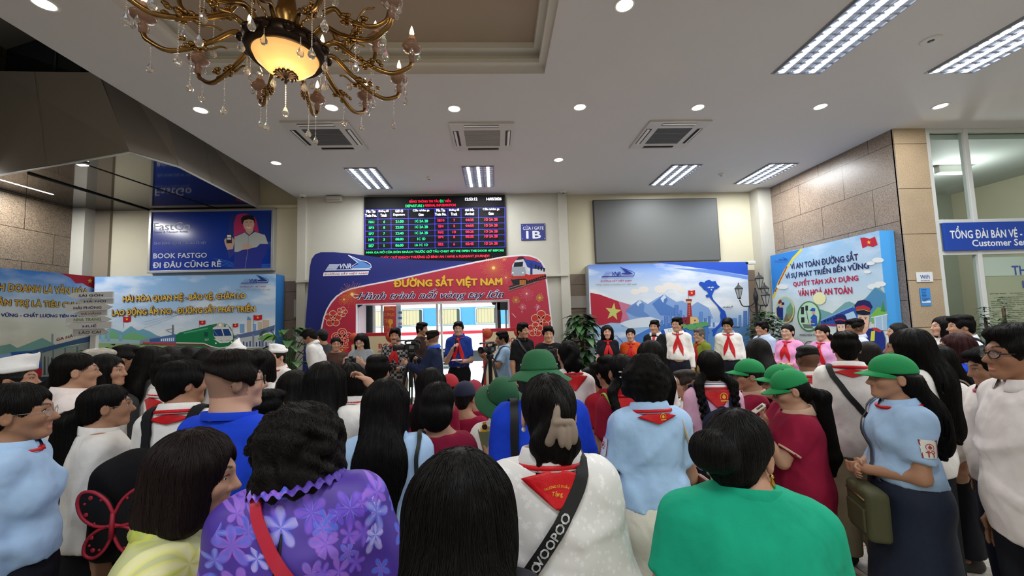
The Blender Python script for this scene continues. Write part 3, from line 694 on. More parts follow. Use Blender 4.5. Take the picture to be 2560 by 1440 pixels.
def add_cap(R, kind='baseball', col='158a4c', brim=None, tilt=0, back=True, peak=0, m=None, star=False):
    hp, MH, hs, q = R['hp'], R['MH'], R['hs'], R['q']; m = m or mat('cap_'+col, col, rough=.8, bump=.25, bscale=250)
    if kind == 'baseball':
        S = Sdf(); nw = MH @ np.array((0, 0, -1.)); c0 = nw @ HCof(R, .028)
        S.ell(hp(0, -.012, .036), np.array((.089, .109, .098))*hs, R=MH, k=.02, cut=[(nw, c0)])
        if back: S.ell(hp(0, -.115, .03), np.array((.036, .04, .034))*hs, R=MH, k=.006, op='s')
        S.cap(hp(-.04, -.098, .034), hp(.04, -.098, .034), .008*hs, k=.008); w_ = waves(R['seed'], 40); S.post.append(lambda D, X, Y, Z: D+.0025*w_(X, Y, Z))
        o = sdf_obj(R, 'cap', S, m, step=(.005, .0065, .009)[q]); mb = MB(); V = []; F = []; nu, nv = 17, 8
        for th in (0, .004):
            for j in range(nv):
                t = j/(nv-1)
                for i in range(nu):
                    u = i/(nu-1)*2-1; a = u*1.35; rx, ry = .089*(1-.04*t), .095; ex = .078*t*math.cos(a)**.7 if abs(u) < .999 else 0
                    V.append(hp(rx*math.sin(a), -.006+ry*math.cos(a)+ex, .037+th-.022*(u*u)-.02*t*(1-u*u*.5)))
        N = nu*nv
        for b in (0, N):
            for j in range(nv-1):
                for i in range(nu-1): F.append((b+j*nu+i, b+j*nu+i+1, b+(j+1)*nu+i+1, b+(j+1)*nu+i))
        rim = [i for i in range(nu)]+[j*nu+nu-1 for j in range(1, nv)]+[(nv-1)*nu+i for i in range(nu-2, -1, -1)]+[j*nu for j in range(nv-2, 0, -1)]
        for a, b in zip(rim, rim[1:]+rim[:1]): F.append((a, b, b+N, a+N))
        mb.add(V, F, 0, True); mb.build('brim', mat('cap_'+(brim or col), brim or col, rough=.8, bump=.25, bscale=250), o)
        mb = MB(); mb.ball(hp(0, -.012, .133), .008*hs, 0, 10, 6); mb.build('button', m, o)
    elif kind == 'bucket':
        A = MH @ RX(-rad(tilt)); mb = MB(); prof = [(0, .138), (.03, .135), (.056, .126), (.076, .108), (.089, .08), (.096, .045), (.098, .03), (.101, .026), (.13, .008), (.168, -.022), (.17, -.026), (.166, -.028), (.1, .016), (.09, .012)]
        mb.lathe([(r*hs, z*hs) for r, z in prof], n=48, sy=1.1)
        V = np.array(mb.v); V[:, 2] += .006*np.sin(V[:, 0]*40)*(V[:, 2] < .02); mb.v = [tuple(p) for p in V @ A.T+R['HC']+A @ np.array((0, -.012, .0))]
        o = mb.build('bucket_hat', m, R['root']); mb = MB()
        for sx in (-1, 1):
            for z, a in ((.055, 1.2), (.052, 1.55)):
                for sg in (0, math.pi):
                    an = a*sx; p = np.array((.0965*math.sin(an), .1*math.cos(an)*1.06, z))*hs; nn = nrm((math.sin(an), math.cos(an), .1)); mb.lathe([(.003, 0), (.007, .001), (.006, .004), (.003, .003)], R['HC']+A @ (p+np.array((0, -.012, 0))), 12, axis=A @ nn)
        mb.build('eyelet', mat('eyelet', 'd8d8d0', rough=.3, metal=.8), o); mb = MB(); mb.lathe([(.0995*hs, .028*hs), (.103*hs, .03*hs), (.1*hs, .042*hs)], n=40, sy=1.1); mb.v = [tuple(p) for p in np.array(mb.v) @ A.T+R['HC']+A @ np.array((0, -.012, .0))]; mb.build('hat_band', m, o)
    else:  # white pioneer side cap, a folded boat shape
        S = Sdf(); nw = MH @ np.array((0, 0, -1.)); c0 = nw @ HCof(R, .058)
        S.ell(hp(0, -.02, .05), np.array((.088, .108, .085))*hs, R=MH, k=.02, cut=[(nw, c0)]); S.cap(hp(0, -.09, .125), hp(0, .04, .15), .006*hs, .006*hs, k=.06); S.cap(hp(0, .02, .13), hp(0, .08, .135+peak), .016*hs, .005*hs, k=.05)
        S.cap(hp(0, .085, .09), hp(0, .1, .155+peak), .014*hs, .003*hs, k=.03)
        o = sdf_obj(R, 'side_cap', S, m, step=(.005, .0065, .008)[q]); mb = MB(); n = 40
        P = [hp(.0905*math.sin(a), -.02+.1105*math.cos(a), .066+.012*abs(math.cos(a))) for a in np.linspace(0, 2*math.pi, n+1)]; mb.tube(P, .0055*hs, 6, caps=False, flat=3.2, up=MH @ np.array((0, 0, 1.))); mb.build('cap_fold', m, o)
    R['cap'] = o; return o
def HCof(R, z): return R['hp'](0, 0, z)
def add_glasses(R, col='14110f', r=.021, t=.0016, metal=0):
    hp, MH, hs = R['hp'], R['MH'], R['hs']; m = mat('glasses_'+col, col, rough=.3, metal=metal); mb = MB(); lens = MB()
    for sx in (-1, 1):
        c = np.array((.033*sx, .099, -.002)); P = [hp(c[0]+r*1.18*math.cos(a)*(1+.08*math.cos(4*a)), c[1]-.35*abs(r*math.cos(a)) * (1 if math.cos(a)*sx > 0 else -.1), c[2]+r*.85*math.sin(a)) for a in np.linspace(0, 2*math.pi, 25)]
        mb.tube(P, t*hs, 6, caps=False); mb.tube([hp(.057*sx, .091, .002), hp(.074*sx, .07, .004), hp(.08*sx, .0, .004), hp(.081*sx, -.03, -.012)], t*hs, 6)
        lens.add([hp(0, 0, 0)*0+np.mean(P, 0)]+P, [(0, i, i+1) for i in range(1, len(P)-1)], 0)
    mb.tube([hp(-.011, .1, .002), hp(0, .103, .006), hp(.011, .1, .002)], t*hs, 6); o = mb.build('glasses', m, R['root'])
    lens.build('lens', mat('lens', 'ffffff', rough=.02, alpha=.12, spec=.8), o)
def world_pt(R, p): return np.array(R['root'].matrix_basis @ Vector(p))
def backpack(R, label, col='2a2c30', w=.3, h=.4, d=.15, z=1.14, x=0, y=None, m=None, strapcol=None, pocket=True, decor=None, group=None, tilt=0, name='backpack', handle=True, pockm=None, straps=(1, 1)):
    """a bag worn on the back: top-level, built in its wearer's frame"""
    s = R['s']; m = m or cloth(col); S = Sdf(); P = R['T'](x, 0, z); bk = R['top'].cast(np.array([(P[0], -.5, P[2])]), (0, 1, 0))[0][0][1]; y = (bk-d/2-.006) if y is None else y; c = np.array((P[0], y, P[2]))
    RT = RY(rad(tilt)); S.box(c, (w/2, d/2, h/2), R=RT, r=min(w, d)*.42, k=.02); S.cap(c+RT @ np.array((0, 0, h*.28)), c+RT @ np.array((0, 0, h*.36)), w*.42, w*.36, k=.05, sc=(1, d/w*1.05, 1))
    w_ = waves(R['seed']+3, 35); S.post.append(lambda D, X, Y, Z: D+.0035*w_(X, Y, Z))
    V, Q = S.mesh(.0105); root = link(name, mesh_np(name, V, Q), m, None, R['root'].location, R['root'].rotation_euler.z); tag(root, label, 'backpack', group)
    if pocket:
        S2 = Sdf(); S2.box(c+RT @ np.array((0, -d/2+.0, -h*.2)), (w*.4, .032, h*.25), R=RT, r=.03); V, Q = S2.mesh(.009); link('front_pocket', mesh_np('front_pocket', V, Q), pockm or m, root)
    mb = MB(); mb.tube([c+RT @ np.array(((u*.36)*w, -d*.3*(1-u*u*.3), h*.33+.05*math.sqrt(max(0, 1-u*u)))) for u in np.linspace(-1, 1, 15)], .004, 6); mb.build('zip', mat('zip', '15151a', rough=.5), root)
    if handle: mb = MB(); mb.tube(bez([c+(-.035, d*.3, h*.46), c+(-.02, d*.3, h*.46+.05), c+(.02, d*.3, h*.46+.05), c+(.035, d*.3, h*.46)], 14), .007, 6); mb.build('handle', m, root)
    sm = cloth(strapcol) if strapcol else m
    for sx, on in zip((-1, 1), straps):
        if on: strap(R, [(.1*sx, .1, 1.2), (.108*sx, .09, 1.34), (.105*sx, .0, 1.43), (.095*sx, -.08, 1.38), (.085*sx, -.11, 1.31), (.07*sx, -.13, z+.3*h)], .048, sm, 'shoulder_strap', parent=root, off=.008, thick=.009)
    if decor: decor(R, root, c, w, h, d)
    return root
# ------------------------------------------------------------------ the hall
ZC = 4.57; YW = 9.0; XL, XR = -8.95, 6.33
def struct(o): o['kind'] = 'structure'; return o
def granite(name, c1, c2, scale=95, tiles=None, rough=.35):
    m = bpy.data.materials.new(name); m.use_nodes = True; nt = m.node_tree; L = nt.links.new; b = nt.nodes['Principled BSDF']; b.inputs['Roughness'].default_value = rough
    tc = nt.nodes.new('ShaderNodeTexCoord'); n = nt.nodes.new('ShaderNodeTexNoise'); n.inputs['Scale'].default_value = scale; n.inputs['Detail'].default_value = 3; L(tc.outputs['Object'], n.inputs['Vector'])
    r = nt.nodes.new('ShaderNodeValToRGB'); r.color_ramp.elements[0].position = .38; r.color_ramp.elements[1].position = .62
    r.color_ramp.elements[0].color = (*lin(c1), 1); r.color_ramp.elements[1].color = (*lin(c2), 1); L(n.outputs['Fac'], r.inputs['Fac']); src = r.outputs[0]
    n2 = nt.nodes.new('ShaderNodeTexNoise'); n2.inputs['Scale'].default_value = 2.2; n2.inputs['Detail'].default_value = 4; L(tc.outputs['Object'], n2.inputs['Vector'])
    mr = nt.nodes.new('ShaderNodeMapRange'); mr.inputs['To Min'].default_value = .8; mr.inputs['To Max'].default_value = 1.2; L(n2.outputs['Fac'], mr.inputs['Value'])
    hs = nt.nodes.new('ShaderNodeHueSaturation'); L(src, hs.inputs['Color']); L(mr.outputs[0], hs.inputs['Value']); src = hs.outputs[0]
    if tiles:  # joint lines: (axis u, axis v, width, height, joint colour)
        sep = nt.nodes.new('ShaderNodeSeparateXYZ'); L(tc.outputs['Object'], sep.inputs[0]); cb = nt.nodes.new('ShaderNodeCombineXYZ'); L(sep.outputs[tiles[0]], cb.inputs[0]); L(sep.outputs[tiles[1]], cb.inputs[1])
        bk = nt.nodes.new('ShaderNodeTexBrick'); bk.offset = tiles[5] if len(tiles) > 5 else 0; bk.inputs['Scale'].default_value = 1; bk.inputs['Brick Width'].default_value = tiles[2]; bk.inputs['Row Height'].default_value = tiles[3]; bk.inputs['Mortar Size'].default_value = .005
        bk.inputs['Color1'].default_value = (1, 1, 1, 1); bk.inputs['Color2'].default_value = (.9, .9, .9, 1); bk.inputs['Mortar'].default_value = (*lin(tiles[4]), 1); L(cb.outputs[0], bk.inputs['Vector'])
        mx = nt.nodes.new('ShaderNodeMix'); mx.data_type = 'RGBA'; mx.blend_type = 'MULTIPLY'; mx.inputs[0].default_value = 1; L(src, mx.inputs[6]); L(bk.outputs['Color'], mx.inputs[7]); src = mx.outputs[2]
    L(src, b.inputs['Base Color']); return m
m_ceil = mat('ceiling_paint', 'd3d1d1', rough=.75, var=.01, vscale=2); m_white = mat('white_paint', 'd9d8d2', rough=.6)
m_cream = mat('cream_paint', 'c9c2a9', rough=.7, var=.02, vscale=3); m_panel = mat('pale_cladding', 'bcb9ae', rough=.5, var=.015)
m_floor = granite('floor_tile', 'a8a196', 'bdb6ab', 40, (0, 1, .6, .6, '857e74'), .25)
m_gran_r = granite('granite_right', '6d5f54', 'a08d7c', 95, (1, 2, 1.05, .62, '5a4c42', .5)); m_gran_l = granite('granite_left', '51463d', '84745f', 90, (1, 2, 1.05, .62, '3a312b', .5))
m_gran_b = granite('granite_back', '5c5046', '8f7c6a', 95, (0, 2, 1.05, .62, '40372f', .5)); m_gran_c = granite('granite_column', 'a08c74', 'c8b498', 100, (0, 2, 3, .72, '7a6a58'))
m_alu = mat('white_aluminium', 'd4d8d8', rough=.35, spec=.6); m_steel = mat('brushed_steel', 'b5b6b8', rough=.3, metal=1); m_black = mat('black_plastic', '121214', rough=.45); m_dark = mat('dark_grey', '35363a', rough=.5)
def glassmat(name, col='ffffff', mixv=.86, tintc=(.92, .97, .95)):
    m = bpy.data.materials.new(name); m.use_nodes = True; nt = m.node_tree; nt.nodes.remove(nt.nodes['Principled BSDF']); o = nt.nodes['Material Output']; t = nt.nodes.new('ShaderNodeBsdfTransparent'); g = nt.nodes.new('ShaderNodeBsdfGlossy'); x = nt.nodes.new('ShaderNodeMixShader')
    lw = nt.nodes.new('ShaderNodeLayerWeight'); pw = nt.nodes.new('ShaderNodeMath'); pw.operation = 'POWER'; pw.inputs[1].default_value = 5; f = nt.nodes.new('ShaderNodeMath'); f.operation = 'MULTIPLY_ADD'; f.inputs[1].default_value = .9; f.inputs[2].default_value = .04; nt.links.new(lw.outputs['Facing'], pw.inputs[0]); nt.links.new(pw.outputs[0], f.inputs[0]); t.inputs[0].default_value = (*tintc, 1); g.inputs['Roughness'].default_value = .02; nt.links.new(f.outputs[0], x.inputs[0]); nt.links.new(t.outputs[0], x.inputs[1]); nt.links.new(g.outputs[0], x.inputs[2]); nt.links.new(x.outputs[0], o.inputs[0]); return m
m_glass = glassmat('clear_glass')
X0, X1, Y0 = -14.0, 11.0, -6.0
struct(MB().box((X0, Y0, -.1), (X1, YW+.3, 0)).build('floor', m_floor))
# ceiling with the stepped tray above the chandelier
TX0, TX1, TY0, TY1 = -3.23, .63, .75, 4.41
mb = MB()
for a, b in (((-4.37, Y0), (TX0, YW)), ((TX1, Y0), (X1, YW)), ((TX0, Y0), (TX1, TY0)), ((TX0, TY1), (TX1, YW))): mb.box((*a, ZC), (*b, ZC+.12))
struct(mb.build('ceiling', m_ceil)); m_tray = mat('tray_paint', 'a59686', rough=.7)
mb = MB(); mb.box((TX0-.05, TY0-.05, 4.86), (TX1+.05, TY1+.05, 4.94)); struct(mb.build('ceiling_tray', m_tray))
mb = MB()
for (a, b) in (((TX0, TY1, 4.68), (TX1, TY1+.05, 4.87)), ((TX0, TY0-.05, 4.68), (TX1, TY0, 4.87)), ((TX0-.05, TY0, 4.68), (TX0, TY1, 4.87)), ((TX1, TY0, 4.68), (TX1+.05, TY1, 4.87))): mb.box(a, b)
for z0, z1, o in ((4.66, 4.71, .07), (4.79, 4.86, .13)):
    for (a, b) in (((TX0, TY1-o, z0), (TX1, TY1, z1)), ((TX0, TY0, z0), (TX1, TY0+o, z1)), ((TX0, TY0+o, z0), (TX0+o, TY1-o, z1)), ((TX1-o, TY0+o, z0), (TX1, TY1-o, z1))): mb.box(a, b)
struct(mb.build('trim_1', m_white))
# upper void beyond the ceiling edge on the left
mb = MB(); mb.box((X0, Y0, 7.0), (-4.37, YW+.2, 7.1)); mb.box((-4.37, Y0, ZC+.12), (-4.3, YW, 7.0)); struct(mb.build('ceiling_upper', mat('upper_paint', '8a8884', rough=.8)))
# back wall: cream above, granite below, gate opening x -3.0..0.38, z < 2.5
mb = MB(); mb.box((XL-.2, YW, 2.72), (-3.0, YW+.2, 7.0)); mb.box((-3.0, YW, 2.5), (.4, YW+.2, 7.0)); mb.box((.4, YW, 2.72), (XR+.1, YW+.2, 7.0))
mb.box((XL-.2, YW, 0), (-3.0, YW+.2, 2.72), 1); mb.box((.4, YW, 0), (XR+.1, YW+.2, 2.72), 1)
struct(mb.build('wall_back', [m_cream, m_gran_b]))
mb = MB()  # pale portal round the gate
mb.box((-4.27, YW-.14, 2.5), (1.6, YW+.01, ZC)); mb.box((-4.27, YW-.14, 0), (-3.02, YW+.01, 2.5)); mb.box((.42, YW-.14, 0), (1.6, YW+.01, 2.5))
mb.box((-4.3, YW-.24, 2.66), (1.62, YW-.14, 2.71)); mb.box((-4.3, YW-.2, 0), (-4.12, YW-.14, ZC)); mb.box((1.46, YW-.2, 0), (1.66, YW-.14, ZC))
struct(mb.build('trim_2', m_panel))
mb = MB(); mb.box((-4.42, YW-.06, 1.92), (-4.28, YW+.01, 2.3)); mb.box((1.68, YW-.05, 1.95), (2.05, YW+.01, 2.22)); struct(mb.build('trim_3', mat('plate_grey', '9a958d', rough=.4)))
struct(MB().box((XR, 5.88, 0), (XR+.52, YW+.2, ZC)).build('wall_right', m_gran_r))
struct(MB().box((XR, 5.86, 0), (XR+.53, 5.9, ZC)).build('column_right', m_gran_c))
struct(MB().box((6.02, YW-.3, 0), (XR, YW+.02, ZC)).build('column_corner', m_panel))
struct(MB().box((XL-.2, Y0, 0), (XL, YW+.2, 7.0)).build('wall_left', m_gran_l))
struct(MB().box((XL, YW-.28, 0), (XL+.26, YW+.02, 4.4)).build('column_left', m_panel))
struct(MB().box((XL+.26, YW-.06, 0), (-8.38, YW+.01, 4.4)).build('trim_4', mat('taupe_paint', '8d8270', rough=.6)))
struct(MB().box((X0, Y0-.2, 0), (X1, Y0, 7.0)).build('wall_front', m_cream)); struct(MB().box((X1, Y0, 0), (X1+.2, 9.2, ZC+.1)).build('wall_far_right', m_cream))
struct(MB().box((-5.3, 8.92, 4.36), (-4.3, YW+.01, 4.42)).build('trim_5', m_cream))
# customer-service room behind the glazed partition
struct(MB().box((6.85, 9.0, 0), (X1, 9.2, ZC)).build('wall_office', mat('office_wall', 'a5ab9c', rough=.7))); struct(MB().box((6.86, 5.95, 4.42), (X1, 9.0, 4.5)).build('ceiling_office', mat('office_ceiling', 'b5bab5', rough=.7)))
YP = 5.9
def partition():
    t = thing('glazed_partition', 'white aluminium framed glass partition under the blue service sign', 'partition', kind='structure')
    fr = MB(); zs, zt = 2.62, 3.02
    for x in (6.86, 7.50, 9.35, X1-.06): fr.bbox((x, YP-.03, 0), (x+.075, YP+.05, ZC), .004)
    for z in (0.02, .9, 2.54, 3.04, ZC-.06): fr.bbox((6.86, YP-.025, z), (X1, YP+.045, z+.06), .004)
    fr.build('frame', m_alu, t)
    for a, b in ((6.93, 7.5), (7.575, 9.35), (9.42, X1)):
        for z0, z1 in ((.08, .9), (.96, 2.54), (3.1, ZC-.06)):
            g = MB(); g.box((a, YP+.005, z0), (b, YP+.011, z1)); g.build('pane', m_glass, t)
partition()
def blue_sign():
    t = thing('service_sign', 'long blue service sign with white lettering on the glass partition', 'sign'); mb = MB(); mb.bbox((6.95, YP-.075, 2.6), (10.4, YP-.03, 3.04), .006); mb.build('board', mat('sign_blue', '1443a8', rough=.35), t)
    mb = MB(); put_text(mb, 'TỔNG ĐÀI BÁN VÉ - CHĂM SÓC KHÁCH HÀNG', 8.42, 2.885, w=2.78, h=.2, y=YP-.077, bold=.02); put_text(mb, 'Customer Service Calling Center', 8.42, 2.695, w=2.1, h=.14, y=YP-.077, bold=.02); mb.build('lettering', mat('sign_white', 'e8ecf2', rough=.5), t, fix=False)
blue_sign()
def notice():
    t = thing('notice_board', 'pale paper notice headed in blue letters behind the partition glass', 'notice board'); mb = MB(); mb.bbox((7.62, YP+.03, .98), (9.3, YP+.045, 2.45), .003); mb.build('sheet', mat('notice_paper', 'bdb7a2', rough=.7), t)
    mb = MB(); mb.box((7.62, YP+.022, 2.2), (9.3, YP+.029, 2.5)); mb.build('header', mat('notice_head', 'd8dad6', rough=.6), t); mb = MB(); put_text(mb, 'THÔNG TIN', 8.62, 2.3, w=1.05, h=.19, y=YP+.02, bold=.02); put_text(mb, 'INFORMATION', 8.72, 2.06, w=.95, h=.12, y=YP+.02, bold=.02); mb.build('lettering', mat('sign_blue2', '2347b4', rough=.5), t, fix=False)
    mb = MB(); r = random.Random(3)
    for k in range(30):
        z = 1.92-k*.03
        x = 7.7
        while x < 9.2:
            w = r.uniform(.03, .14)
            if r.random() < .75: mb.box((x, YP+.026, z), (min(x+w, 9.22), YP+.0295, z+.01))
            x += w+.018
    mb.build('printed_lines', mat('notice_ink', '7d786c', rough=.8), t)
notice()
def office_light(x, y):
    t = thing('tube_light', 'tube light on the office ceiling behind the partition, with an added fill lamp', 'ceiling light'); mb = MB(); mb.bbox((x-.3, y-.05, 4.28), (x+.3, y+.05, 4.42), .01); mb.build('housing', m_white, t); mb = MB(); mb.tube([(x-.28, y, 4.262), (x+.28, y, 4.262)], .016, 8); mb.build('tube', mat('tube_glow', 'ffffff', emit=12), t)
    L = bpy.data.lights.new('office_fill', 'POINT'); L.shadow_soft_size = .1; L.energy = 60; o = link('lamp', L, None, t, (x, y, 3.95)); return t  # point light added below the tube to brighten the office
office_light(8.75, 7.1)
def wall_sheet(name, label, cat, x0, x1, z0, z1, y, c, texts, frame=None):
    t = thing(name, label, cat); mb = MB(); mb.bbox((x0, y-.008, z0), (x1, y, z1), .002); mb.build('sheet', mat('sheet_'+c, c, rough=.5), t)
    for body, cx, cz, w, h, col in texts:
        mb = MB(); put_text(mb, body, cx, cz, w=w, h=h, y=y-.0095, bold=.015); mb.build('lettering', mat('ink_'+col, col, rough=.6), t, fix=False)
    return t
p0 = at(2293, 683, 5.85); p1 = at(2330, 703, 5.85)
wall_sheet('wifi_sign', 'small white WiFi sign on the granite column', 'sign', p0[0]-.02, p1[0]+.02, p1[2]-.01, p0[2]+.015, 5.855, 'dfe3e8', [('WiFi', (p0[0]+p1[0])/2, (p0[2]+p1[2])/2+.005, .15, .06, '2b4a9a'), ('FREE CONNECTION', (p0[0]+p1[0])/2, p1[2]+.012, .14, .012, '445588')])
p0 = at(2299, 720, 5.85); p1 = at(2329, 764, 5.85)
t = wall_sheet('blue_notice', 'blue notice sheet on the granite column under the WiFi sign', 'notice', p0[0], p1[0], p1[2], p0[2], 5.855, '3f8fdc', [])
mb = MB(); r = random.Random(5)
for k in range(9): mb.box((p0[0]+.02, 5.845, p0[2]-.03-k*.022), (p1[0]-.02-r.random()*.06, 5.8465, p0[2]-.022-k*.022), 0)
mb.box((p0[0]+.012, 5.845, p1[2]+.045), (p1[0]-.012, 5.8465, p1[2]+.075), 1); mb.build('printed_lines', [mat('ink_navy', '1c4f96'), mat('sign_white', 'e8ecf2')], t)
# ------------------------------------------------------------------ ceiling lamps and units
def area(name, parent, loc, sx, sy, e, col=(1, 1, 1), spread=180):
    L = bpy.data.lights.new(name, 'AREA'); L.shape = 'RECTANGLE'; L.size = sx; L.size_y = sy; L.energy = e; L.color = col; L.spread = rad(spread); return link(name, L, None, parent, loc)
m_tube = mat('lamp_tube', 'ffffff', emit=10, ecol='f4f8ff'); m_louv = mat('louvre_metal', 'b4b8c0', rough=.3, metal=.9); m_refl = mat('reflector', 'c9ccd2', rough=.25, metal=1, emit=.12, ecol='e8f0ff')
POWER = 56
def louvre_light(x, y, label, proto=[]):
    n, W, Ln = 12, .6, 1.18
    if proto:
        t = copy_tree(proto[0])
    else:
        t = thing('louvre_light', '', 'ceiling light', (0, 0, 0)); proto.append(t)
        mb = MB()
        for a, b in (((-W/2, -Ln/2), (W/2, -Ln/2+.025)), ((-W/2, Ln/2-.025), (W/2, Ln/2)), ((-W/2, -Ln/2), (-W/2+.025, Ln/2)), ((W/2-.025, -Ln/2), (W/2, Ln/2))): mb.box((*a, -.012), (*b, .006))
        mb.build('frame', mat('lamp_frame', '8b8e92', rough=.4), t)
        mb = MB(); mb.add([(-W/2+.02, -Ln/2+.02, -.002), (W/2-.02, -Ln/2+.02, -.002), (W/2-.02, Ln/2-.02, -.002), (-W/2+.02, Ln/2-.02, -.002)], [(0, 1, 2, 3)]); mb.build('reflector', m_refl, t)
        for k in (-1, 0, 1): mb = MB(); mb.tube([(k*.185, -Ln/2+.04, -.014), (k*.185, Ln/2-.04, -.014)], .026, 10, flat=.6); mb.build('tube', m_tube, t)
        mb = MB()
        for k in (-1.5, -.5, .5, 1.5): mb.box((k*.185-.006, -Ln/2+.03, -.055), (k*.185+.006, Ln/2-.03, -.006))
        for k in range(n+1):
            yy = -Ln/2+.03+k*(Ln-.06)/n
            for q in (-1, 0, 1):
                P = [(q*.185+u*.088, yy, -.055+.022*(1-u*u)) for u in np.linspace(-1, 1, 7)]; mb.add([(p[0], yy-.004, p[2]) for p in P]+[(p[0], yy+.004, p[2]) for p in P]+[(p[0], yy, -.008) for p in P], [(i, i+1, i+8, i+7) for i in range(6)]+[(i, i+1, i+15, i+14) for i in range(6)]+[(i+7, i+8, i+15, i+14) for i in range(6)])
        mb.build('louvre', m_louv, t); area('lamp', t, (0, 0, -.075), .55, 1.1, POWER, (.95, .98, 1))
    t.location = (x, y, ZC); t.scale.z = .45; t['label'] = label; t['group'] = 'recessed louvre lights'
for x, y, lb in ((-2.41, 7.77, 'bright louvred ceiling light left of the departures board, near the back wall'), (-.27, 7.76, 'bright louvred ceiling light above the departures board'), (3.69, 7.82, 'bright louvred ceiling light above the dark wall panel'), (5.58, 7.82, 'bright louvred ceiling light beside the right granite wall'),
                 (3.64, 3.84, 'long louvred ceiling light at the top edge, left of the pair'), (5.55, 3.84, 'long louvred ceiling light at the top right corner')): louvre_light(x, y, lb)
for i, (x, y) in enumerate(((-3.6, -.6), (-.3, -.6), (3.64, -.1), (6.5, -.1), (-1.2, -3.6), (3.64, -3.6), (8.2, 2.6))): louvre_light(x, y, 'unseen louvred ceiling light added out of view as fill')  # unseen lamps added out of view as fill on the foreground backs
m_disc = mat('downlight_disc', 'ffffff', emit=14, ecol='fff6e8')
def downlight(x, y, label, proto=[]):
    if proto: t = copy_tree(proto[0])
    else:
        t = thing('downlight', '', 'ceiling light'); proto.append(t); mb = MB(); mb.lathe([(.075, .004), (.075, -.006), (.095, -.006), (.1, 0), (.1, .004)], n=28); mb.build('rim', m_white, t)
        mb = MB(); mb.lathe([(.0, -.008), (.05, -.0075), (.076, -.003), (.076, .002)], n=24); mb.build('lens', m_disc, t)
        L = bpy.data.lights.new('lamp', 'AREA'); L.shape = 'DISK'; L.size = .15; L.energy = 11; L.color = (1, .95, .87); link('lamp', L, None, t, (0, 0, -.02))
    t.location = (x, y, ZC); t['label'] = label; t['group'] = 'round downlights'
for x, y, lb in ((-3.77, 5.16, 'round downlight left of the chandelier near the ceiling edge'), (-2.08, 5.12, 'round downlight behind the lower chandelier arms'), (-.49, 5.17, 'round downlight just right of the chandelier above an air unit'), (1.2, 5.15, 'round downlight in the middle of the ceiling row'),
                 (2.84, 5.18, 'round downlight above the right air unit'), (4.58, 5.18, 'round downlight below the pair of long louvred lights'), (6.34, 5.19, 'rightmost round downlight above the granite column'), (1.24, 3.39, 'round downlight at the top edge beside the tray'),
                 (-3.82, 3.4, 'round downlight in the top left corner'), (-3.76, 6.93, 'round downlight near the dark metal overhang'), (1.19, 6.94, 'round downlight above the gate sign')): downlight(x, y, lb)
m_ac = mat('ac_plastic', 'c9c7c4', rough=.4); m_acw = mat('ac_flap', 'e6e5e2', rough=.4); m_acg = mat('ac_grille', '4a4b4d', rough=.6); m_acl = mat('ac_grille_pale', '9d9b98', rough=.6)
def ac_unit(x, y, label, light=False):
    t = thing('air_conditioner', label, 'air conditioner', (x, y, ZC), group='ceiling air conditioners'); W = .465; mb = MB()
    for (a, b) in (((-W, -W), (W, -.27)), ((-W, .27), (W, W)), ((-W, -.27), (-.27, .27)), ((.27, -.27), (W, .27))): mb.box((*a, -.03), (*b, .01))
    mb.build('panel', m_ac, t); mb = MB(); mb.box((-.28, -.28, -.02), (.28, .28, -.012)); g = mb.build('intake_grille', m_acl if light else m_acg, t)
    mb = MB()
    for k in (-.09, .09): mb.box((-.27, k-.006, -.027), (.27, k+.006, -.019))
    for k in range(24):
        yy = -.26+k*.0226; mb.box((-.27, yy, -.023), (.27, yy+.006, -.0195))
    mb.build('grille_bars', m_acl if light else mat('ac_bar', '77787a', rough=.5), g)
    for k in range(4):
        R = RZ(k*math.pi/2); mb = MB(); mb.box((-.25, -.43, -.034), (.25, -.35, -.0295)); mb.xf(R); mb.build('outlet', m_black if k else m_acg, t); mb = MB(); mb.box((-.25, -.02, -.004), (.25, .02, .004)); mb.xf(RX(rad(-25 if k else 5))); mb.xf(np.eye(3), (0, -.4, -.038)); mb.xf(R); mb.build('flap', m_acw, t)
ac_unit(-2.46, 5.92, 'ceiling air conditioner with dark grille below the chandelier'); ac_unit(-.14, 6.0, 'ceiling air conditioner with pale grille above the departures board', True); ac_unit(2.77, 5.99, 'ceiling air conditioner with dark grille right of the middle')
def ceil_dot(name, label, cat, x, y, r, hgt, m=None):
    t = thing(name, label, cat, (x, y, ZC)); mb = MB(); mb.lathe([(.0, -hgt), (r*.5, -hgt), (r*.8, -hgt*.7), (r, -hgt*.3), (r, 0)], n=20); mb.build('body', m or m_white, t); mb = MB(); mb.lathe([(0, -hgt*1.25), (r*.3, -hgt*1.2), (r*.35, -hgt*.9)], n=12); mb.build('sensor', m_dark, t); return t
ceil_dot('smoke_detector', 'small smoke detector between the two louvred lights over the board', 'smoke detector', -1.25, 7.74, .05, .04); ceil_dot('smoke_detector', 'small smoke detector between the two right-hand louvred lights', 'smoke detector', 4.65, 7.77, .05, .04); ceil_dot('ceiling_speaker', 'flush ceiling speaker beside the long top light', 'speaker', 4.68, 3.85, .09, .012, m_ceil)
ceil_dot('dome_sensor', 'white dome sensor at the top of the left portal pier', 'sensor', -4.15, 8.7, .08, .05); ceil_dot('dome_sensor', 'white dome sensor at the top of the right portal pier', 'sensor', 1.57, 8.7, .08, .05)
p = at(836, 497, 8.8); t = thing('emergency_lamp', 'small beige box lamp high on the portal left of the board', 'lamp'); mb = MB(); mb.bbox((p[0]-.17, 8.74, p[2]-.06), (p[0]+.17, 8.86, p[2]+.05), .012); mb.build('body', m_panel, t); mb = MB(); mb.box((p[0]-.15, 8.735, p[2]-.055), (p[0]+.15, 8.741, p[2]-.03)); mb.build('diffuser', m_acl, t)
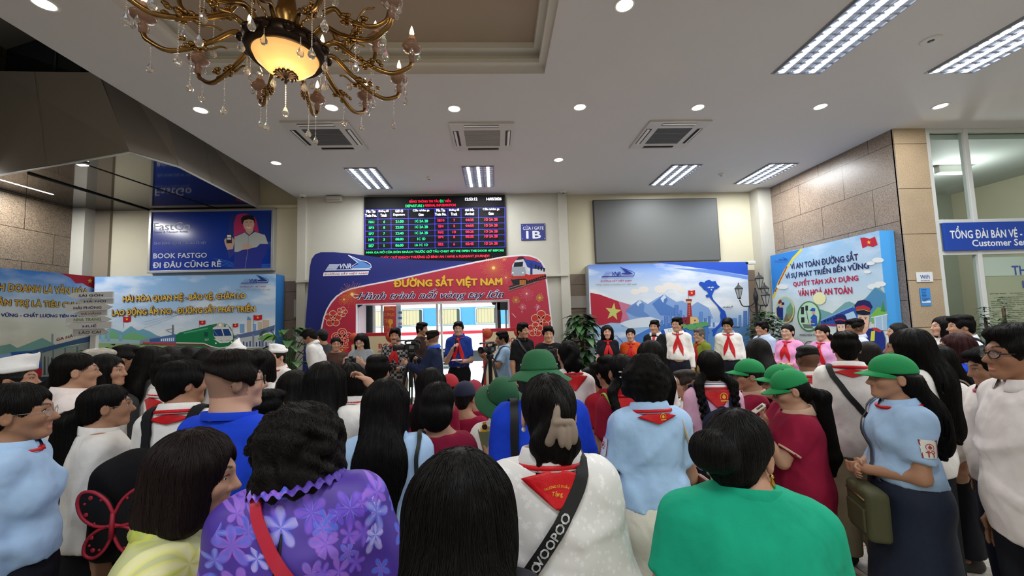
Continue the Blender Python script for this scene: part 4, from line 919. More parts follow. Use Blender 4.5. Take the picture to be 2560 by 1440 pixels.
# ------------------------------------------------------------------ dark metal bulkhead over the left side
ZS = 4.36
def bulkhead():
    t = thing('bulkhead', 'dark metal clad bulkhead with mirror soffit above the left side', 'bulkhead', kind='structure')
    A = np.array((-5.2, 8.98, ZS)); Bp = atz(447, 416, ZS); C = atz(325, 380, ZS); D = atz(0, 437, ZS); D2 = D+(D-C)*2.0
    TA = at(646, 380, 8.98); TB = at(383, 174, Bp[1]); TC = at(246, 181, C[1]); TD = at(0, 178, D[1]); TD2 = TD+(TD-TC)*2
    m_met = mat('metal_cladding', 'b9b2aa', rough=.33, metal=.12, var=.04, vscale=2); m_mir = mat('mirror_soffit', '5d564e', rough=.06, metal=.85)
    mb = MB(); TB2 = TC+(TB-Bp)*np.array((1, 1, 1))*.0+(C-C); mb.add([A, Bp, TB, TA], [(0, 1, 2, 3)]); mb.add([Bp, C, TC+(TC-C)*1.2, TB], [(0, 1, 2, 3)]); mb.add([C, D, TD, TC], [(0, 1, 2, 3)]); mb.add([D, D2, TD2, TD], [(0, 1, 2, 3)]); mb.build('cladding', m_met, t, fix=False)
    mb = MB(); mb.add([A, Bp, C, D, D2, (X0+.3, D2[1], ZS), (X0+.3, 8.98, ZS)], [(0, 1, 2, 3, 4, 5, 6)]); mb.build('soffit', m_mir, t, fix=False)
    mb = MB()
    for a, b in ((A, Bp), (Bp, C), (C, D), (D, D2)): mb.tube([a+(0, 0, -.006), b+(0, 0, -.006)], .02, 4)
    mb.build('edge_trim', m_alu, t); mb = MB()
    for a, b in ((Bp, TB), (C, TC)): mb.tube([a, b], .006, 4)
    for u in (.33, .66):
        mb.tube([A+(Bp-A)*u, TA+(TB-TA)*u], .004, 4)
    mb.tube([C+(D-C)*.62, TC+(TD-TC)*.62], .004, 4); mb.build('panel_joint', mat('joint', '9a958c', rough=.4), t)
    e = np.array((-7.4, 8.6, ZS)); mb = MB(); mb.tube([atz(70, 432, ZS)+(0, 0, -.012), np.array((-7.55, 8.95, ZS-.012))], .018, 6); mb.tube([atz(225, 415, ZS)+(0, 0, -.004), np.array((-6.1, 8.95, ZS-.006))], .008, 6); mb.build('soffit_joint', mat('joint_dark', '2a2724', rough=.4), t)
    mb = MB(); mb.add([TD2+(0, .3, 0), TC+(.6, .3, 0), TC+(.6, .3, 1.7), TD2+(0, .3, 1.7)], [(0, 1, 2, 3)]); mb.build('upper_glazing', mat('dark_glass', '122a30', rough=.1, spec=.7), t, fix=False)
    mb = MB()
    for u in (.2, .45, .8): p = TD2+(TC-TD2)*u+np.array((0, .26, 0)); mb.tube([p, p+(0, 0, 1.7)], .04, 4)
    mb.build('glazing_bar', mat('bar_dark', '23282b', rough=.4), t)
    return D, C
bD, bC = bulkhead()
def soffit_spot(px, py, label, w, e):
    p = atz(px, py, ZS); t = thing('soffit_light', label, 'ceiling light', (p[0], p[1], ZS)); mb = MB(); mb.bbox((-w, -w*.55, -.03), (w, w*.55, -.004), .004); mb.build('housing', m_alu, t); mb = MB(); mb.box((-w*.85, -w*.45, -.036), (w*.85, w*.45, -.0305)); mb.build('diffuser', mat('soffit_glow', 'ffffff', emit=10), t); area('lamp', t, (0, 0, -.06), w*1.6, w, e, (1, 1, .98))
soffit_spot(207, 408, 'small square light near the corner of the mirror soffit', .07, 3)
def glare_lamp():  # lamp added where a reflected ceiling tube glares; also brightens the bulkhead
    p = np.array((XL+.1, 7.05, 4.05)); p = at(38, 456, 7.2); t = thing('glare_lamp', 'added fluorescent tube standing in for a reflected glare by the left granite wall', 'added lamp', tuple(p)); mb = MB(); mb.bbox((-.06, -.62, .02), (.06, .62, .06), .01); mb.build('housing', m_alu, t); mb = MB(); mb.tube([(0, -.6, 0), (0, .6, 0)], .035, 10); mb.build('tube', mat('glare_tube', 'ffffff', emit=11), t); area('lamp', t, (-.05, 0, -.05), .2, 1.1, 80)
    mb = MB(); mb.tube([(0, -.4, .06), (0, -.4, ZS-p[2])], .008, 6); mb.tube([(0, .4, .06), (0, .4, ZS-p[2])], .008, 6); mb.build('hanger', m_steel, t)
glare_lamp()
# ------------------------------------------------------------------ printed boards: flat prints as thin layers on real panels
class Print:
    """layers of print on a plane (point, normal); shapes are given by where they stand in the photograph's view"""
    def __init__(s, P0, n, z=None): s.P0 = np.array(P0, float); s.n = nrm(n); s.mb = MB(); s.m = []; s.L = 1; s.z = z or (lambda x, y: (x, y))
    def pt(s, x, y, lay=0):
        x, y = s.z(x, y); d = CR*(x-1280)/FPX-CU*(y-720)/FPX+_f; O = np.array((0, 0, H_EYE)); t = ((s.P0-O) @ s.n)/(d @ s.n); return O+d*t+s.n*lay*.00014
    def mi(s, c, **k):
        m = c if not isinstance(c, str) else mat('print_'+c+''.join(sorted(f'{a}{b}' for a, b in k.items())), c, rough=.55, spec=.3, **k)
        if m not in s.m: s.m.append(m)
        return s.m.index(m)
    def poly(s, pts, c, up=True, **k):
        if up: s.L += 1
        s.mb.poly([s.pt(x, y, s.L) for x, y in pts], s.mi(c, **k)); return s
    def rect(s, x0, y0, x1, y1, c, **k): return s.poly([(x0, y0), (x1, y0), (x1, y1), (x0, y1)], c, **k)
    def disc(s, x, y, rx, c, ry=None, n=24, up=True, **k): return s.poly([(x+rx*math.cos(a), y+(ry or rx)*math.sin(a)) for a in np.linspace(0, 2*math.pi, n, endpoint=False)], c, up, **k)
    def ring(s, x, y, rx, c, ry=None, w=3, n=30, **k): return s.line([(x+rx*math.cos(a), y+(ry or rx)*math.sin(a)) for a in np.linspace(0, 2*math.pi, n)], w, c, **k)
    def star(s, x, y, r, c, rot=0, sq=1): return s.poly([(x+q*math.sin(rot+k*math.pi/5)*sq, y-q*math.cos(rot+k*math.pi/5)) for k in range(10) for q in [r if k % 2 == 0 else r*.4]], c)
    def line(s, pts, w, c, up=True, **k):
        if up: s.L += 1
        P = np.array(pts, float); t = np.gradient(P, axis=0); t /= np.linalg.norm(t, axis=1)[:, None]+1e-9; nn = np.c_[-t[:, 1], t[:, 0]]*w/2; a = P+nn; b = P-nn; i = s.mi(c, **k)
        V = [s.pt(*p, s.L) for p in a]+[s.pt(*p, s.L) for p in b]; n = len(P); s.mb.add(V, [(j, j+1, n+j+1, n+j) for j in range(n-1)], i); return s
    def text(s, body, l, r, h, c, bold=.012, shear=0, outline=None, ow=.05, **k):
        """from pixel l to pixel r (mid-height), h pixels high incl. accents"""
        if outline: s.text(body, (l[0]-1, l[1]), (r[0]+1, r[1]), h*1.06, outline, bold+ow, shear)
        s.L += 1; V, F = text_geo(body, bold, shear, 0); lo, hi = V.min(0), V.max(0); A = s.pt(*l, s.L); B = s.pt(*r, s.L); up = np.array((0, 0, 1.))
        C = s.pt((l[0]+r[0])/2, (l[1]+r[1])/2-h/2, s.L); D = s.pt((l[0]+r[0])/2, (l[1]+r[1])/2+h/2, s.L); hh = np.linalg.norm(C-D)
        u = ((V[:, 0]-lo[0])/(hi[0]-lo[0]))[:, None]; v = ((V[:, 1]-lo[1])/(hi[1]-lo[1])-.5)[:, None]; s.mb.add(A+(B-A)*u+up*v*hh+s.n*V[:, 2:3]*.3, F, s.mi(c, **k)); s.L += 6; return s
    def build(s, name, parent): return s.mb.build(name, s.m, parent, fix=False)
    def flush(s, name, parent):
        o = s.build(name, parent); s.mb = MB(); s.m = []; return o
def gradmat(name, stops, z0, z1, rough=.5, clouds=0, cc='f2f4f6', stretch=(1.2, 1.2, 3)):
    """printed sky: colours graded up the sheet with painted clouds"""
    m = bpy.data.materials.new(name); m.use_nodes = True; nt = m.node_tree; L = nt.links.new; b = nt.nodes['Principled BSDF']; b.inputs['Roughness'].default_value = rough
    tc = nt.nodes.new('ShaderNodeTexCoord'); sp = nt.nodes.new('ShaderNodeSeparateXYZ'); L(tc.outputs['Object'], sp.inputs[0]); mr = nt.nodes.new('ShaderNodeMapRange'); mr.inputs['From Min'].default_value = z0; mr.inputs['From Max'].default_value = z1; L(sp.outputs[2], mr.inputs['Value'])
    r = nt.nodes.new('ShaderNodeValToRGB'); el = r.color_ramp.elements
    while len(el) < len(stops): el.new(.5)
    for e, (p, c) in zip(el, stops): e.position = p; e.color = (*lin(c), 1)
    L(mr.outputs[0], r.inputs['Fac']); src = r.outputs[0]
    if clouds:
        n = nt.nodes.new('ShaderNodeTexNoise'); n.inputs['Scale'].default_value = 1.3; n.inputs['Detail'].default_value = 6; mp = nt.nodes.new('ShaderNodeMapping'); mp.inputs['Scale'].default_value = stretch; L(tc.outputs['Object'], mp.inputs[0]); L(mp.outputs[0], n.inputs['Vector'])
        q = nt.nodes.new('ShaderNodeMapRange'); q.inputs['From Min'].default_value = .48; q.inputs['From Max'].default_value = .66; q.inputs['To Max'].default_value = clouds; L(n.outputs['Fac'], q.inputs['Value'])
        mx = nt.nodes.new('ShaderNodeMix'); mx.data_type = 'RGBA'; L(q.outputs[0], mx.inputs[0]); L(src, mx.inputs[6]); mx.inputs[7].default_value = (*lin(cc), 1); src = mx.outputs[2]
    L(src, b.inputs['Base Color']); return m
def Z(x0, y0, k): return lambda x, y: (x0+x*k, y0+y*k)
def flag(p, x, y, w, h, pole=True):
    if pole: p.line([(x, y), (x, y+h*2)], max(.8, w*.05), '7a7670')
    p.poly([(x, y), (x+w*.5, y+h*.1), (x+w, y-h*.08), (x+w, y+h*.85), (x+w*.5, y+h*1.05), (x, y+h*.95)], 'c2142a'); p.star(x+w*.5, y+h*.48, h*.3, 'e8c22e')
def logo(p, x, y, w, blue='1d3fa0', pale='8ea0c8', red='c01830', sub='8a8a3a', edge=None, subtxt=True):
    """striped parallelogram, VNR, arrow and swoosh; x,y = top left, w = width"""
    k = w/150.; q = lambda a, b: (x+a*k, y+b*k)
    for i in range(7): p.line([q(22-i*2.6, 26+i*3.4), q(50-i*2.6, 26+i*3.4)], 2.3*k, pale)
    p.text('VNR', q(48, 36), q(88, 36), 19*k, blue, .02, .25)
    p.poly([q(82, 2), q(120, 22), q(146, 38), q(90, 38), q(93, 32), q(112, 32)], blue); p.line([q(100, 12), q(135, 24), q(150, 32), q(148, 42), q(140, 46)], 2.4*k, blue)
    p.line([q(2, 49), q(146, 46)], 3.4*k, blue); p.line([q(0, 55), q(140, 52.5)], 1.8*k, pale)
    p.text('ĐƯỜNG SẮT VIỆT NAM', q(-4, 68), q(136, 66), 12*k, red, .02, .2)
    if subtxt: p.text('TỔNG CÔNG TY ĐƯỜNG SẮT VIỆT NAM', q(-26, 85), q(160, 82), 9.5*k, sub, .02)
# ---- departures board
def departures():
    Yb = 8.78; t = thing('departures_board', 'large lit LED departures board with green and red train times', 'information board'); z = Z(880, 460, .21875); p = Print((0, Yb-.0045, 0), (0, -1, 0), z)
    a = p.pt(146, 158); b = p.pt(1738, 130); c = p.pt(150, 870); mb = MB(); mb.bbox((a[0]-.02, Yb, c[2]-.12), (b[0]+.02, Yb+.11, b[2]+.015), .008); mb.build('housing', m_black, t)
    mb = MB(); mb.box((a[0], Yb-.004, c[2]-.1), (b[0], Yb-.0005, b[2]+.005)); mb.build('screen', mat('led_screen', '101012', rough=.6, spec=.15, emit=.02, ecol='202028'), t); p.L = 5
    em = lambda c, e: mat('led_'+c, c, emit=e, ecol=c, rough=.5); G, Rr, Wt, Bl = em('10e07a', 1.1), em('f5143c', 1.2), em('f4f4ff', 1.3), em('3a36e0', 1.0)
    sk = lambda x: -.0157*(x-150)
    ys = [295, 402, 470, 540, 605, 678, 745]; xs = [150, 296, 446, 642, 946, 1096, 1246, 1444, 1745]
    rows = [(150, [295, 402, 465, 535, 605, 678, 745])]
    for y in ys: p.line([(150, y), (1748, y-26)], 4, Bl)
    for x in xs: p.line([(x, 295+sk(x)), (x+3, 745+sk(x))], 4, Bl)
    p.flush('grid_lines', t)
    p.text('ĐI /', (1003, 196), (1055, 195), 34, G, .02); p.text('DEPARTURE /', (612, 252), (824, 249), 30, G, .02)
    L = [('NA1', '6', '21:50', '1C 2A 2B'), ('SP3', '8', '22:00', '1C 2A 2B'), ('SP7', '7', '22:40', '1C 2A 2B'), ('HP1', '3', '08:00', '1C 1D'), ('SE7', '1', '06:00', '1A 1C 1D')]
    Rt = [('SE10', '7', '04:35', '1D 2A 2B'), ('SE4', '5', '04:55', '1D 2A 2B'), ('NA2', '10', '05:25', '1D 2A 2B'), ('SP4', '8', '05:35', '1D 2A 2B'), ('SE2', '6', '05:45', '1D 2A 2B')]
    cx = [223, 369, 545, 795, 1017, 1170, 1345, 1590]; yc = [436, 503, 572, 640, 710]; wd = {1: 20, 2: 38, 3: 62, 4: 82, 5: 92, 8: 150}
    def cell(s, i, y, M):
        w = wd.get(len(s), 150) if s != '1' else 7; x = cx[i]; yy = y+sk(x); p.text(s, (x-w/2, yy), (x+w/2, yy-.0157*w), 30, M, .025)
    for r_, y in zip(L, yc):
        for i, s in enumerate(r_): cell(s, i, y, G)
    p.text('NHÀ GA MỞ CỬA ĐÓN KHÁCH TRƯỚC GIỜ TẦU CHẠY 45\'/ WE OPEN THE DOOR 45\' BEFORE', (166, 782), (1735, 757), 44, G, .02); p.flush('green_lettering', t)
    p.text('BẢNG THÔNG TIN TÀU', (660, 200), (998, 195), 38, Rr, .02); p.text('ĐẾN', (1066, 193), (1132, 192), 38, Rr, .02); p.text('ARRIVAL INFORMATION', (832, 250), (1186, 244), 30, Rr, .02)
    for r_, y in zip(Rt, [436, 503, 572, 627, 710]):
        for i, s in enumerate(r_): cell(s, i+4, y-3, Rr)
    p.text('CHÚC QUÝ KHÁCH THƯỢNG LỘ BÌNH AN / HAVE A PLEASANT JOURNEY!', (330, 846), (1570, 824), 44, Rr, .02); p.flush('red_lettering', t)
    p.text('12:53:12', (1294, 182), (1434, 179), 34, Wt, .03); p.text('14/05/2026', (1536, 180), (1708, 177), 32, Wt, .03)
    hd = [('Mác Tàu', 'Train No.'), ('Đường đỗ', 'Track'), ('Giờ đi', 'Departure'), ('Cửa ra/vào ga', 'Gate'), ('Mác Tàu', 'Train No.'), ('Đường đỗ', 'Track'), ('Giờ Đến', 'Arrival'), ('Cửa ra/vào ga', 'Gate')]
    for i, (u, v) in enumerate(hd):
        for s, y in ((u, 322), (v, 368)):
            w = min(len(s)*14.5, 200); x = cx[i]; p.text(s, (x-w/2, y+sk(x)), (x+w/2, y+sk(x)-.0157*w), 33, Wt, .025)
    p.flush('white_lettering', t)
departures()
def gate_sign():
    z = Z(880, 460, .21875); p = Print((0, 8.84, 0), (0, -1, 0), z); a = p.pt(1930, 455); b = p.pt(2214, 640); t = thing('gate_sign', 'square navy sign reading gate 1B on the pale portal', 'sign'); mb = MB(); mb.bbox((a[0], 8.84, b[2]), (b[0], 8.865, a[2]), .004); mb.build('plate', mat('gate_navy', '25307c', rough=.35), t)
    w = 'dfe3ee'; p.text('CỬA / GATE', (1953, 500), (2190, 496), 50, w, .015); p.text('1B', (1990, 582), (2160, 579), 88, w, .02); p.flush('lettering', t)
    p.ring(1947, 472, 3, 'c8c8c8', w=3); p.ring(2200, 466, 3, 'c8c8c8', w=3); p.ring(1948, 628, 3, 'c8c8c8', w=3); p.ring(2200, 624, 3, 'c8c8c8', w=3); p.flush('screw', t)
gate_sign()
def dark_screen():
    t = thing('display_screen', 'large switched-off dark grey display panel above the mountain mural', 'screen'); mb = MB(); mb.bbox((2.29, 8.93, 2.95), (5.2, 9.005, 4.42), .006); mb.build('frame', m_dark, t); mb = MB(); mb.box((2.31, 8.926, 2.97), (5.18, 8.9295, 4.4)); mb.build('screen', mat('screen_off', '5b5d5c', rough=.55), t)
dark_screen()
# ---- ride poster
def ride_poster():
    Y = 8.9; z = Z(340, 500, .25); p = Print((0, Y-.0022, 0), (0, -1, 0), z); t = thing('poster', 'framed blue ride app poster with a man holding a phone', 'poster'); a = p.pt(138, 108); b = p.pt(1385, 700)
    c = p.pt(1386, 103); d = p.pt(118, 720); x0, x1, z0, z1 = d[0], c[0], b[2]-.01, a[2]+.01; mb = MB(); w = .05
    for lo, hi in (((x0, z0), (x1, z0+w)), ((x0, z1-w), (x1, z1)), ((x0, z0+w), (x0+w, z1-w)), ((x1-w, z0+w), (x1, z1-w))): mb.bbox((lo[0], Y-.03, lo[1]), (hi[0], Y+.09, hi[1]), .004)
    mb.build('frame', mat('silver_frame', 'b9bab8', rough=.35, metal=.6), t); mb = MB(); mb.box((x0+w, Y-.002, z0+w), (x1-w, Y+.02, z1-w)); mb.build('sheet', mat('poster_blue', '13389c', rough=.18, spec=.6), t)
    p.poly([(930, 155), (975, 132), (1340, 132), (1362, 160), (1362, 300), (1300, 420), (930, 420)], '12307f'); p.poly([(978, 420), (978, 230), (1005, 150), (1060, 134), (1100, 134), (1200, 180), (1225, 300), (1225, 420)], 'b0285f'); p.poly([(1120, 136), (1360, 136), (1360, 420), (1240, 420), (1225, 240), (1180, 165)], '12307f')
    for k in range(5): p.line([(780+15*k, 585+16*k), (900, 605+14*k), (1000, 640+9*k), (1130, 645+8*k), (1362, 640+9*k)], 3, '3f7fd8')
    p.flush('backdrop_print', t)
    p.poly([(975, 690), (985, 540), (930, 590), (912, 500), (930, 430), (990, 400), (990, 360), (1090, 320), (1190, 318), (1290, 350), (1322, 430), (1305, 540), (1260, 600), (1255, 690)], '232f8e'); p.poly([(985, 520), (985, 370), (1090, 325), (1190, 320), (1290, 350), (1322, 440), (1240, 440), (1210, 470), (1120, 490), (1060, 500), (1020, 520)], 'b3b7b5')
    p.poly([(1090, 325), (1130, 360), (1190, 318), (1180, 300), (1100, 305)], '29306a'); p.poly([(1098, 320), (1135, 350), (1172, 315), (1172, 260), (1100, 260)], 'c29a86')
    p.disc(1128, 235, 56, 'd0a894', 78); p.poly([(1056, 235), (1050, 185), (1075, 160), (1120, 148), (1170, 158), (1188, 195), (1184, 240), (1176, 205), (1130, 192), (1080, 205), (1070, 240)], '15141a')
    p.line([(1100, 222), (1118, 220)], 5, '2a2220'); p.line([(1140, 220), (1160, 222)], 5, '2a2220'); p.line([(1106, 272), (1128, 282), (1150, 272)], 8, 'f0e8e4'); p.line([(1128, 235), (1122, 256), (1132, 258)], 3, 'b08574')
    p.poly([(915, 500), (890, 440), (882, 400), (905, 375), (960, 370), (985, 400), (980, 440), (970, 490)], 'c9a692'); p.rect(905, 338, 960, 432, '15161c'); p.rect(912, 350, 953, 415, 'e8eaf0'); p.rect(912, 370, 953, 382, '8a9098'); p.rect(912, 396, 953, 415, '20242c')
    p.poly([(1058, 460), (1100, 430), (1145, 445), (1160, 480), (1110, 495), (1065, 488)], 'c9a692'); p.line([(1125, 350), (1120, 500), (1090, 688)], 4, '8a92b0'); p.flush('man_print', t)
    w_ = 'c9cfdc'; p.text('FastGo', (177, 268), (545, 258), 78, w_, .004); p.text('Better & Cheaper Riding', (177, 325), (520, 318), 26, '6f86c4', 0); p.text('ỨNG DỤNG GỌI XE CỦA NGƯỜI VIỆT', (184, 435), (708, 428), 36, '8fa3d8', .01); p.text('BOOK FASTGO', (175, 560), (712, 552), 52, w_, .02); p.text('ĐI ĐÂU CŨNG RẺ', (170, 645), (855, 632), 74, w_, .03); p.flush('lettering', t)
ride_poster()
def panel_box(name, label, cat, p, corners, thick, face, side, group=None):
    """a board with a printed face between 4 view corners (front plane of p) and real thickness along -n"""
    t = thing(name, label, cat, group=group); F = [p.pt(x, y) for x, y in corners]; B = [q-p.n*thick for q in F]
    for k in (2, 3): F[k] = np.array((F[k][0], F[k][1], .02)); B[k] = np.array((B[k][0], B[k][1], .02))
    mb = MB(); mb.add(F+B, [(0, 1, 2, 3)], 0); mb.add(F+B, [(4, 7, 6, 5), (0, 4, 5, 1), (1, 5, 6, 2), (2, 6, 7, 3), (3, 7, 4, 0)], 1); mb.build('panel', [face, side], t); return t
def skyline(p, xs, base, c1, c2, seed=1):
    r = random.Random(seed)
    for x, w, h in xs:
        p.rect(x, base-h, x+w, base, c1 if r.random() < .5 else c2)
        for k in range(int(h/9)): p.line([(x+w*.15, base-h+5+k*9), (x+w*.85, base-h+5+k*9)], 1.2, 'b9d4ee', up=(k == 0))
# ---- left billboard on the back wall (green train)
def board_left():
    z = Z(360, 640, .25); p = Print((0, 8.62, 0), (0, -1, 0), z)
    t = panel_box('billboard', 'light blue billboard with a green locomotive and gold slogan on the back wall', 'billboard', p, [(-492, 208), (1320, 180), (1310, 900), (-500, 900)], .34, gradmat('sky_left', [(0, 'b9d6e8'), (.35, 'dfe6ea'), (.6, 'a9c8e8'), (1, '7fb0e2')], .9, 2.85, clouds=.5), mat('board_side', '2f74b8', rough=.5))
    p.poly([(-490, 860), (-490, 770), (-330, 720), (-210, 760), (-130, 700), (-60, 745), (-10, 730), (60, 755), (120, 790), (200, 820), (200, 900), (-490, 900)], '6fa5b8'); p.poly([(-410, 800), (-320, 745), (-230, 810), (-120, 760), (0, 800), (100, 850), (-410, 860)], '74b07a'); p.poly([(-480, 850), (200, 870), (300, 890), (900, 950), (900, 1300), (-480, 1300)], '8fae74')
    p.poly([(-480, 830), (-300, 828), (50, 850), (50, 880), (-480, 870)], '9fb8c4'); skyline(p, [(-430, 40, 120), (-370, 30, 80), (-250, 35, 60)], 850, '8ab0c8', '7aa2c0')
    skyline(p, [(960, 45, 90), (1030, 40, 160), (1090, 30, 90), (1140, 40, 110), (1190, 60, 130), (1265, 35, 70)], 770, '6f9ccc', 'c8b090', 3); p.poly([(1040, 600), (1075, 640), (1030, 640)], '5b8fcc'); p.poly([(880, 800), (1150, 740), (1310, 690), (1305, 745), (1150, 790), (890, 830)], '5a6f9c'); p.poly([(880, 900), (880, 830), (1240, 790), (1310, 780), (1310, 900)], 'b8c0c4')
    p.poly([(1140, 820), (1240, 775), (1310, 790), (1310, 840), (1140, 840)], '6fae4a')
    for k in range(9): p.rect(960+k*32, 850+(k % 3)*6, 972+k*32, 905, '2c3c78')
    for x in (930, 1085, 1170): p.rect(x, 780, x+18, 905, '7c889c')
    p.flush('scenery_print', t)
    for o in (0, 14, 30): p.line([(0, 660+o*2), (250, 600+o), (520, 580-o*3)], 1.5, '7a8088')
    p.line([(290, 688), (290, 790)], 14, '6a6e74'); p.line([(215, 740), (300, 725)], 4, '6a6e74'); p.line([(225, 745), (290, 770)], 4, '6a6e74')
    for x, y, w, h in ((555, 645, 60, 42), (890, 675, 52, 38), (1098, 590, 84, 52), (-205, 605, 75, 55)): flag(p, x, y, w, h)
    p.flush('flags_print', t)
    p.poly([(-40, 850), (60, 815), (160, 800), (160, 880), (-40, 880)], '7f93ac'); p.poly([(160, 810), (320, 780), (330, 890), (160, 880)], '4a6fa8'); p.poly([(60, 830), (160, 815), (160, 860), (60, 862)], '3d5f9a'); p.poly([(-10, 862), (330, 868), (330, 892), (-10, 880)], 'c04048')
    for k in range(7): p.rect(172+k*20, 828-k*2, 184+k*20, 852, 'dfe8f0')
    p.poly([(320, 790), (360, 765), (560, 715), (660, 690), (760, 670), (830, 680), (870, 720), (900, 790), (900, 860), (870, 905), (760, 925), (640, 925), (480, 915), (322, 890)], '14794c')
    p.poly([(400, 765), (640, 715), (640, 730), (400, 780)], '4fa87c'); p.poly([(690, 720), (760, 678), (840, 690), (885, 760), (895, 800), (870, 840), (800, 850), (730, 840), (700, 800)], 'cfd3d0'); p.poly([(690, 735), (775, 730), (798, 800), (705, 802)], '1b3f7c'); p.poly([(788, 732), (850, 730), (880, 795), (808, 800)], '1b3f7c')
    p.line([(700, 745), (740, 795)], 5, '6f93c8'); p.poly([(730, 675), (760, 668), (800, 672), (805, 705), (735, 708)], 'b8bab4'); p.disc(765, 690, 15, 'f2ecc8'); p.disc(708, 700, 10, '5a6068'); p.disc(812, 700, 10, '5a6068')
    p.poly([(700, 830), (760, 870), (850, 865), (895, 830), (890, 800), (860, 845), (780, 852), (720, 830)], 'd8dcd8'); p.line([(325, 868), (600, 872), (680, 905), (760, 920), (880, 900)], 9, 'ece8e0'); p.line([(325, 880), (600, 884), (680, 916)], 8, 'a81c2c'); p.rect(605, 760, 645, 805, '0f4f40'); p.disc(722, 872, 9, 'eef0c0'); p.disc(880, 860, 9, 'eef0c0'); p.text('937', (612, 838), (652, 836), 20, 'cfe0d0', .01)
    p.flush('train_print', t)
    p.poly([(300, 900), (900, 930), (1310, 905), (1310, 1500), (300, 1500)], '8c9280'); p.poly([(300, 900), (700, 930), (900, 1500), (300, 1500)], '47544a'); p.flush('track_print', t)
    o = '5a1a14'; g = 'd6b64e'
    p.text('HÀI HÒA QUAN HỆ - BẢO VỆ, CHĂM LO', (-208, 428), (1020, 395), 92, g, .03, outline=o, ow=.055); p.text('LAO ĐỘNG ẤM NO - ĐƯỜNG SẮT PHÁT TRIỂN', (-318, 560), (1115, 520), 104, g, .03, outline=o, ow=.055); p.flush('slogan', t)
    logo(p, 970, 180, 280, '1d2f80', '8ea0c8', 'a01840', '9a8f58'); p.flush('logo', t)
board_left()
# ---- far left billboard on the left wall
def board_far_left():
    z = Z(0, 640, .25); p = Print((-8.4, 0, 0), (1, 0, 0), z)
    t = panel_box('billboard', 'billboard on the left wall with a cultural business slogan and a blue train', 'billboard', p, [(-330, 85), (945, 205), (945, 1200), (-330, 1200)], .28, gradmat('sky_far_left', [(0, '9aa8a0'), (.3, 'c9c5ae'), (.62, 'd0cfc0'), (.82, '8fb4dc'), (1, '2f7fd4')], .6, 2.86, clouds=.25), mat('board_side'))
    p.poly([(600, 172), (945, 205), (945, 325), (870, 300), (820, 270), (760, 275), (700, 215)], 'b0182c'); p.star(900, 248, 28, 'e0b83a'); p.flush('flag_print', t)
    g, o = 'c8a548', '47180f'
    p.text('KINH DOANH LÀ VĂN HÓA', (-190, 288), (880, 345), 104, g, .03, outline=o, ow=.055); p.text('QUẢN TRỊ LÀ TIÊU CHUẨN', (-190, 448), (880, 488), 112, g, .03, outline=o, ow=.055); p.text('TĂNG TRƯỞNG BỀN VỮNG - CHẤT LƯỢNG TIÊN PHONG', (-690, 574), (860, 600), 62, '2a2f7c', .03); p.flush('slogan', t)
    p.poly([(-330, 960), (0, 900), (100, 880), (170, 920), (420, 820), (560, 890), (720, 900), (945, 850), (945, 1000), (-330, 1050)], '6f9a90'); p.text('GA HÀ NỘI', (560, 838), (830, 770), 46, '9a2038', .02); p.rect(515, 780, 530, 880, '7f8fa0')
    p.poly([(300, 950), (740, 840), (945, 790), (945, 850), (660, 900), (380, 980)], '3f5278'); p.poly([(380, 980), (945, 860), (945, 1180), (380, 1200)], '8d9088')
    for x in (400, 520, 640, 760): p.rect(x, 950-(x-380)*.12, x+16, 1190, '5f6874')
    for k in range(14): x = 430+k*36; p.poly([(x, 1190), (x+4, 1010+(k*37 % 30)), (x+12, 995+(k*37 % 30)), (x+20, 1010+(k*37 % 30)), (x+22, 1190)], ['41454a', '6a6f70', '2e3338'][k % 3])
    p.poly([(0, 1000), (120, 960), (320, 945), (380, 1000), (415, 1120), (400, 1220), (-330, 1260), (-330, 1040)], '2b5aa0'); p.poly([(-330, 1020), (0, 985), (100, 970), (160, 1100), (-330, 1150)], '7fa0c8'); p.poly([(130, 985), (310, 960), (360, 1060), (200, 1085)], '15294a'); p.poly([(260, 1150), (415, 1120), (405, 1230), (200, 1250)], 'a81c2c'); p.star(330, 1190, 24, 'e0b83a'); p.poly([(-330, 1230), (945, 1190), (945, 2000), (-330, 2000)], '2c3448'); p.flush('station_print', t)
board_far_left()
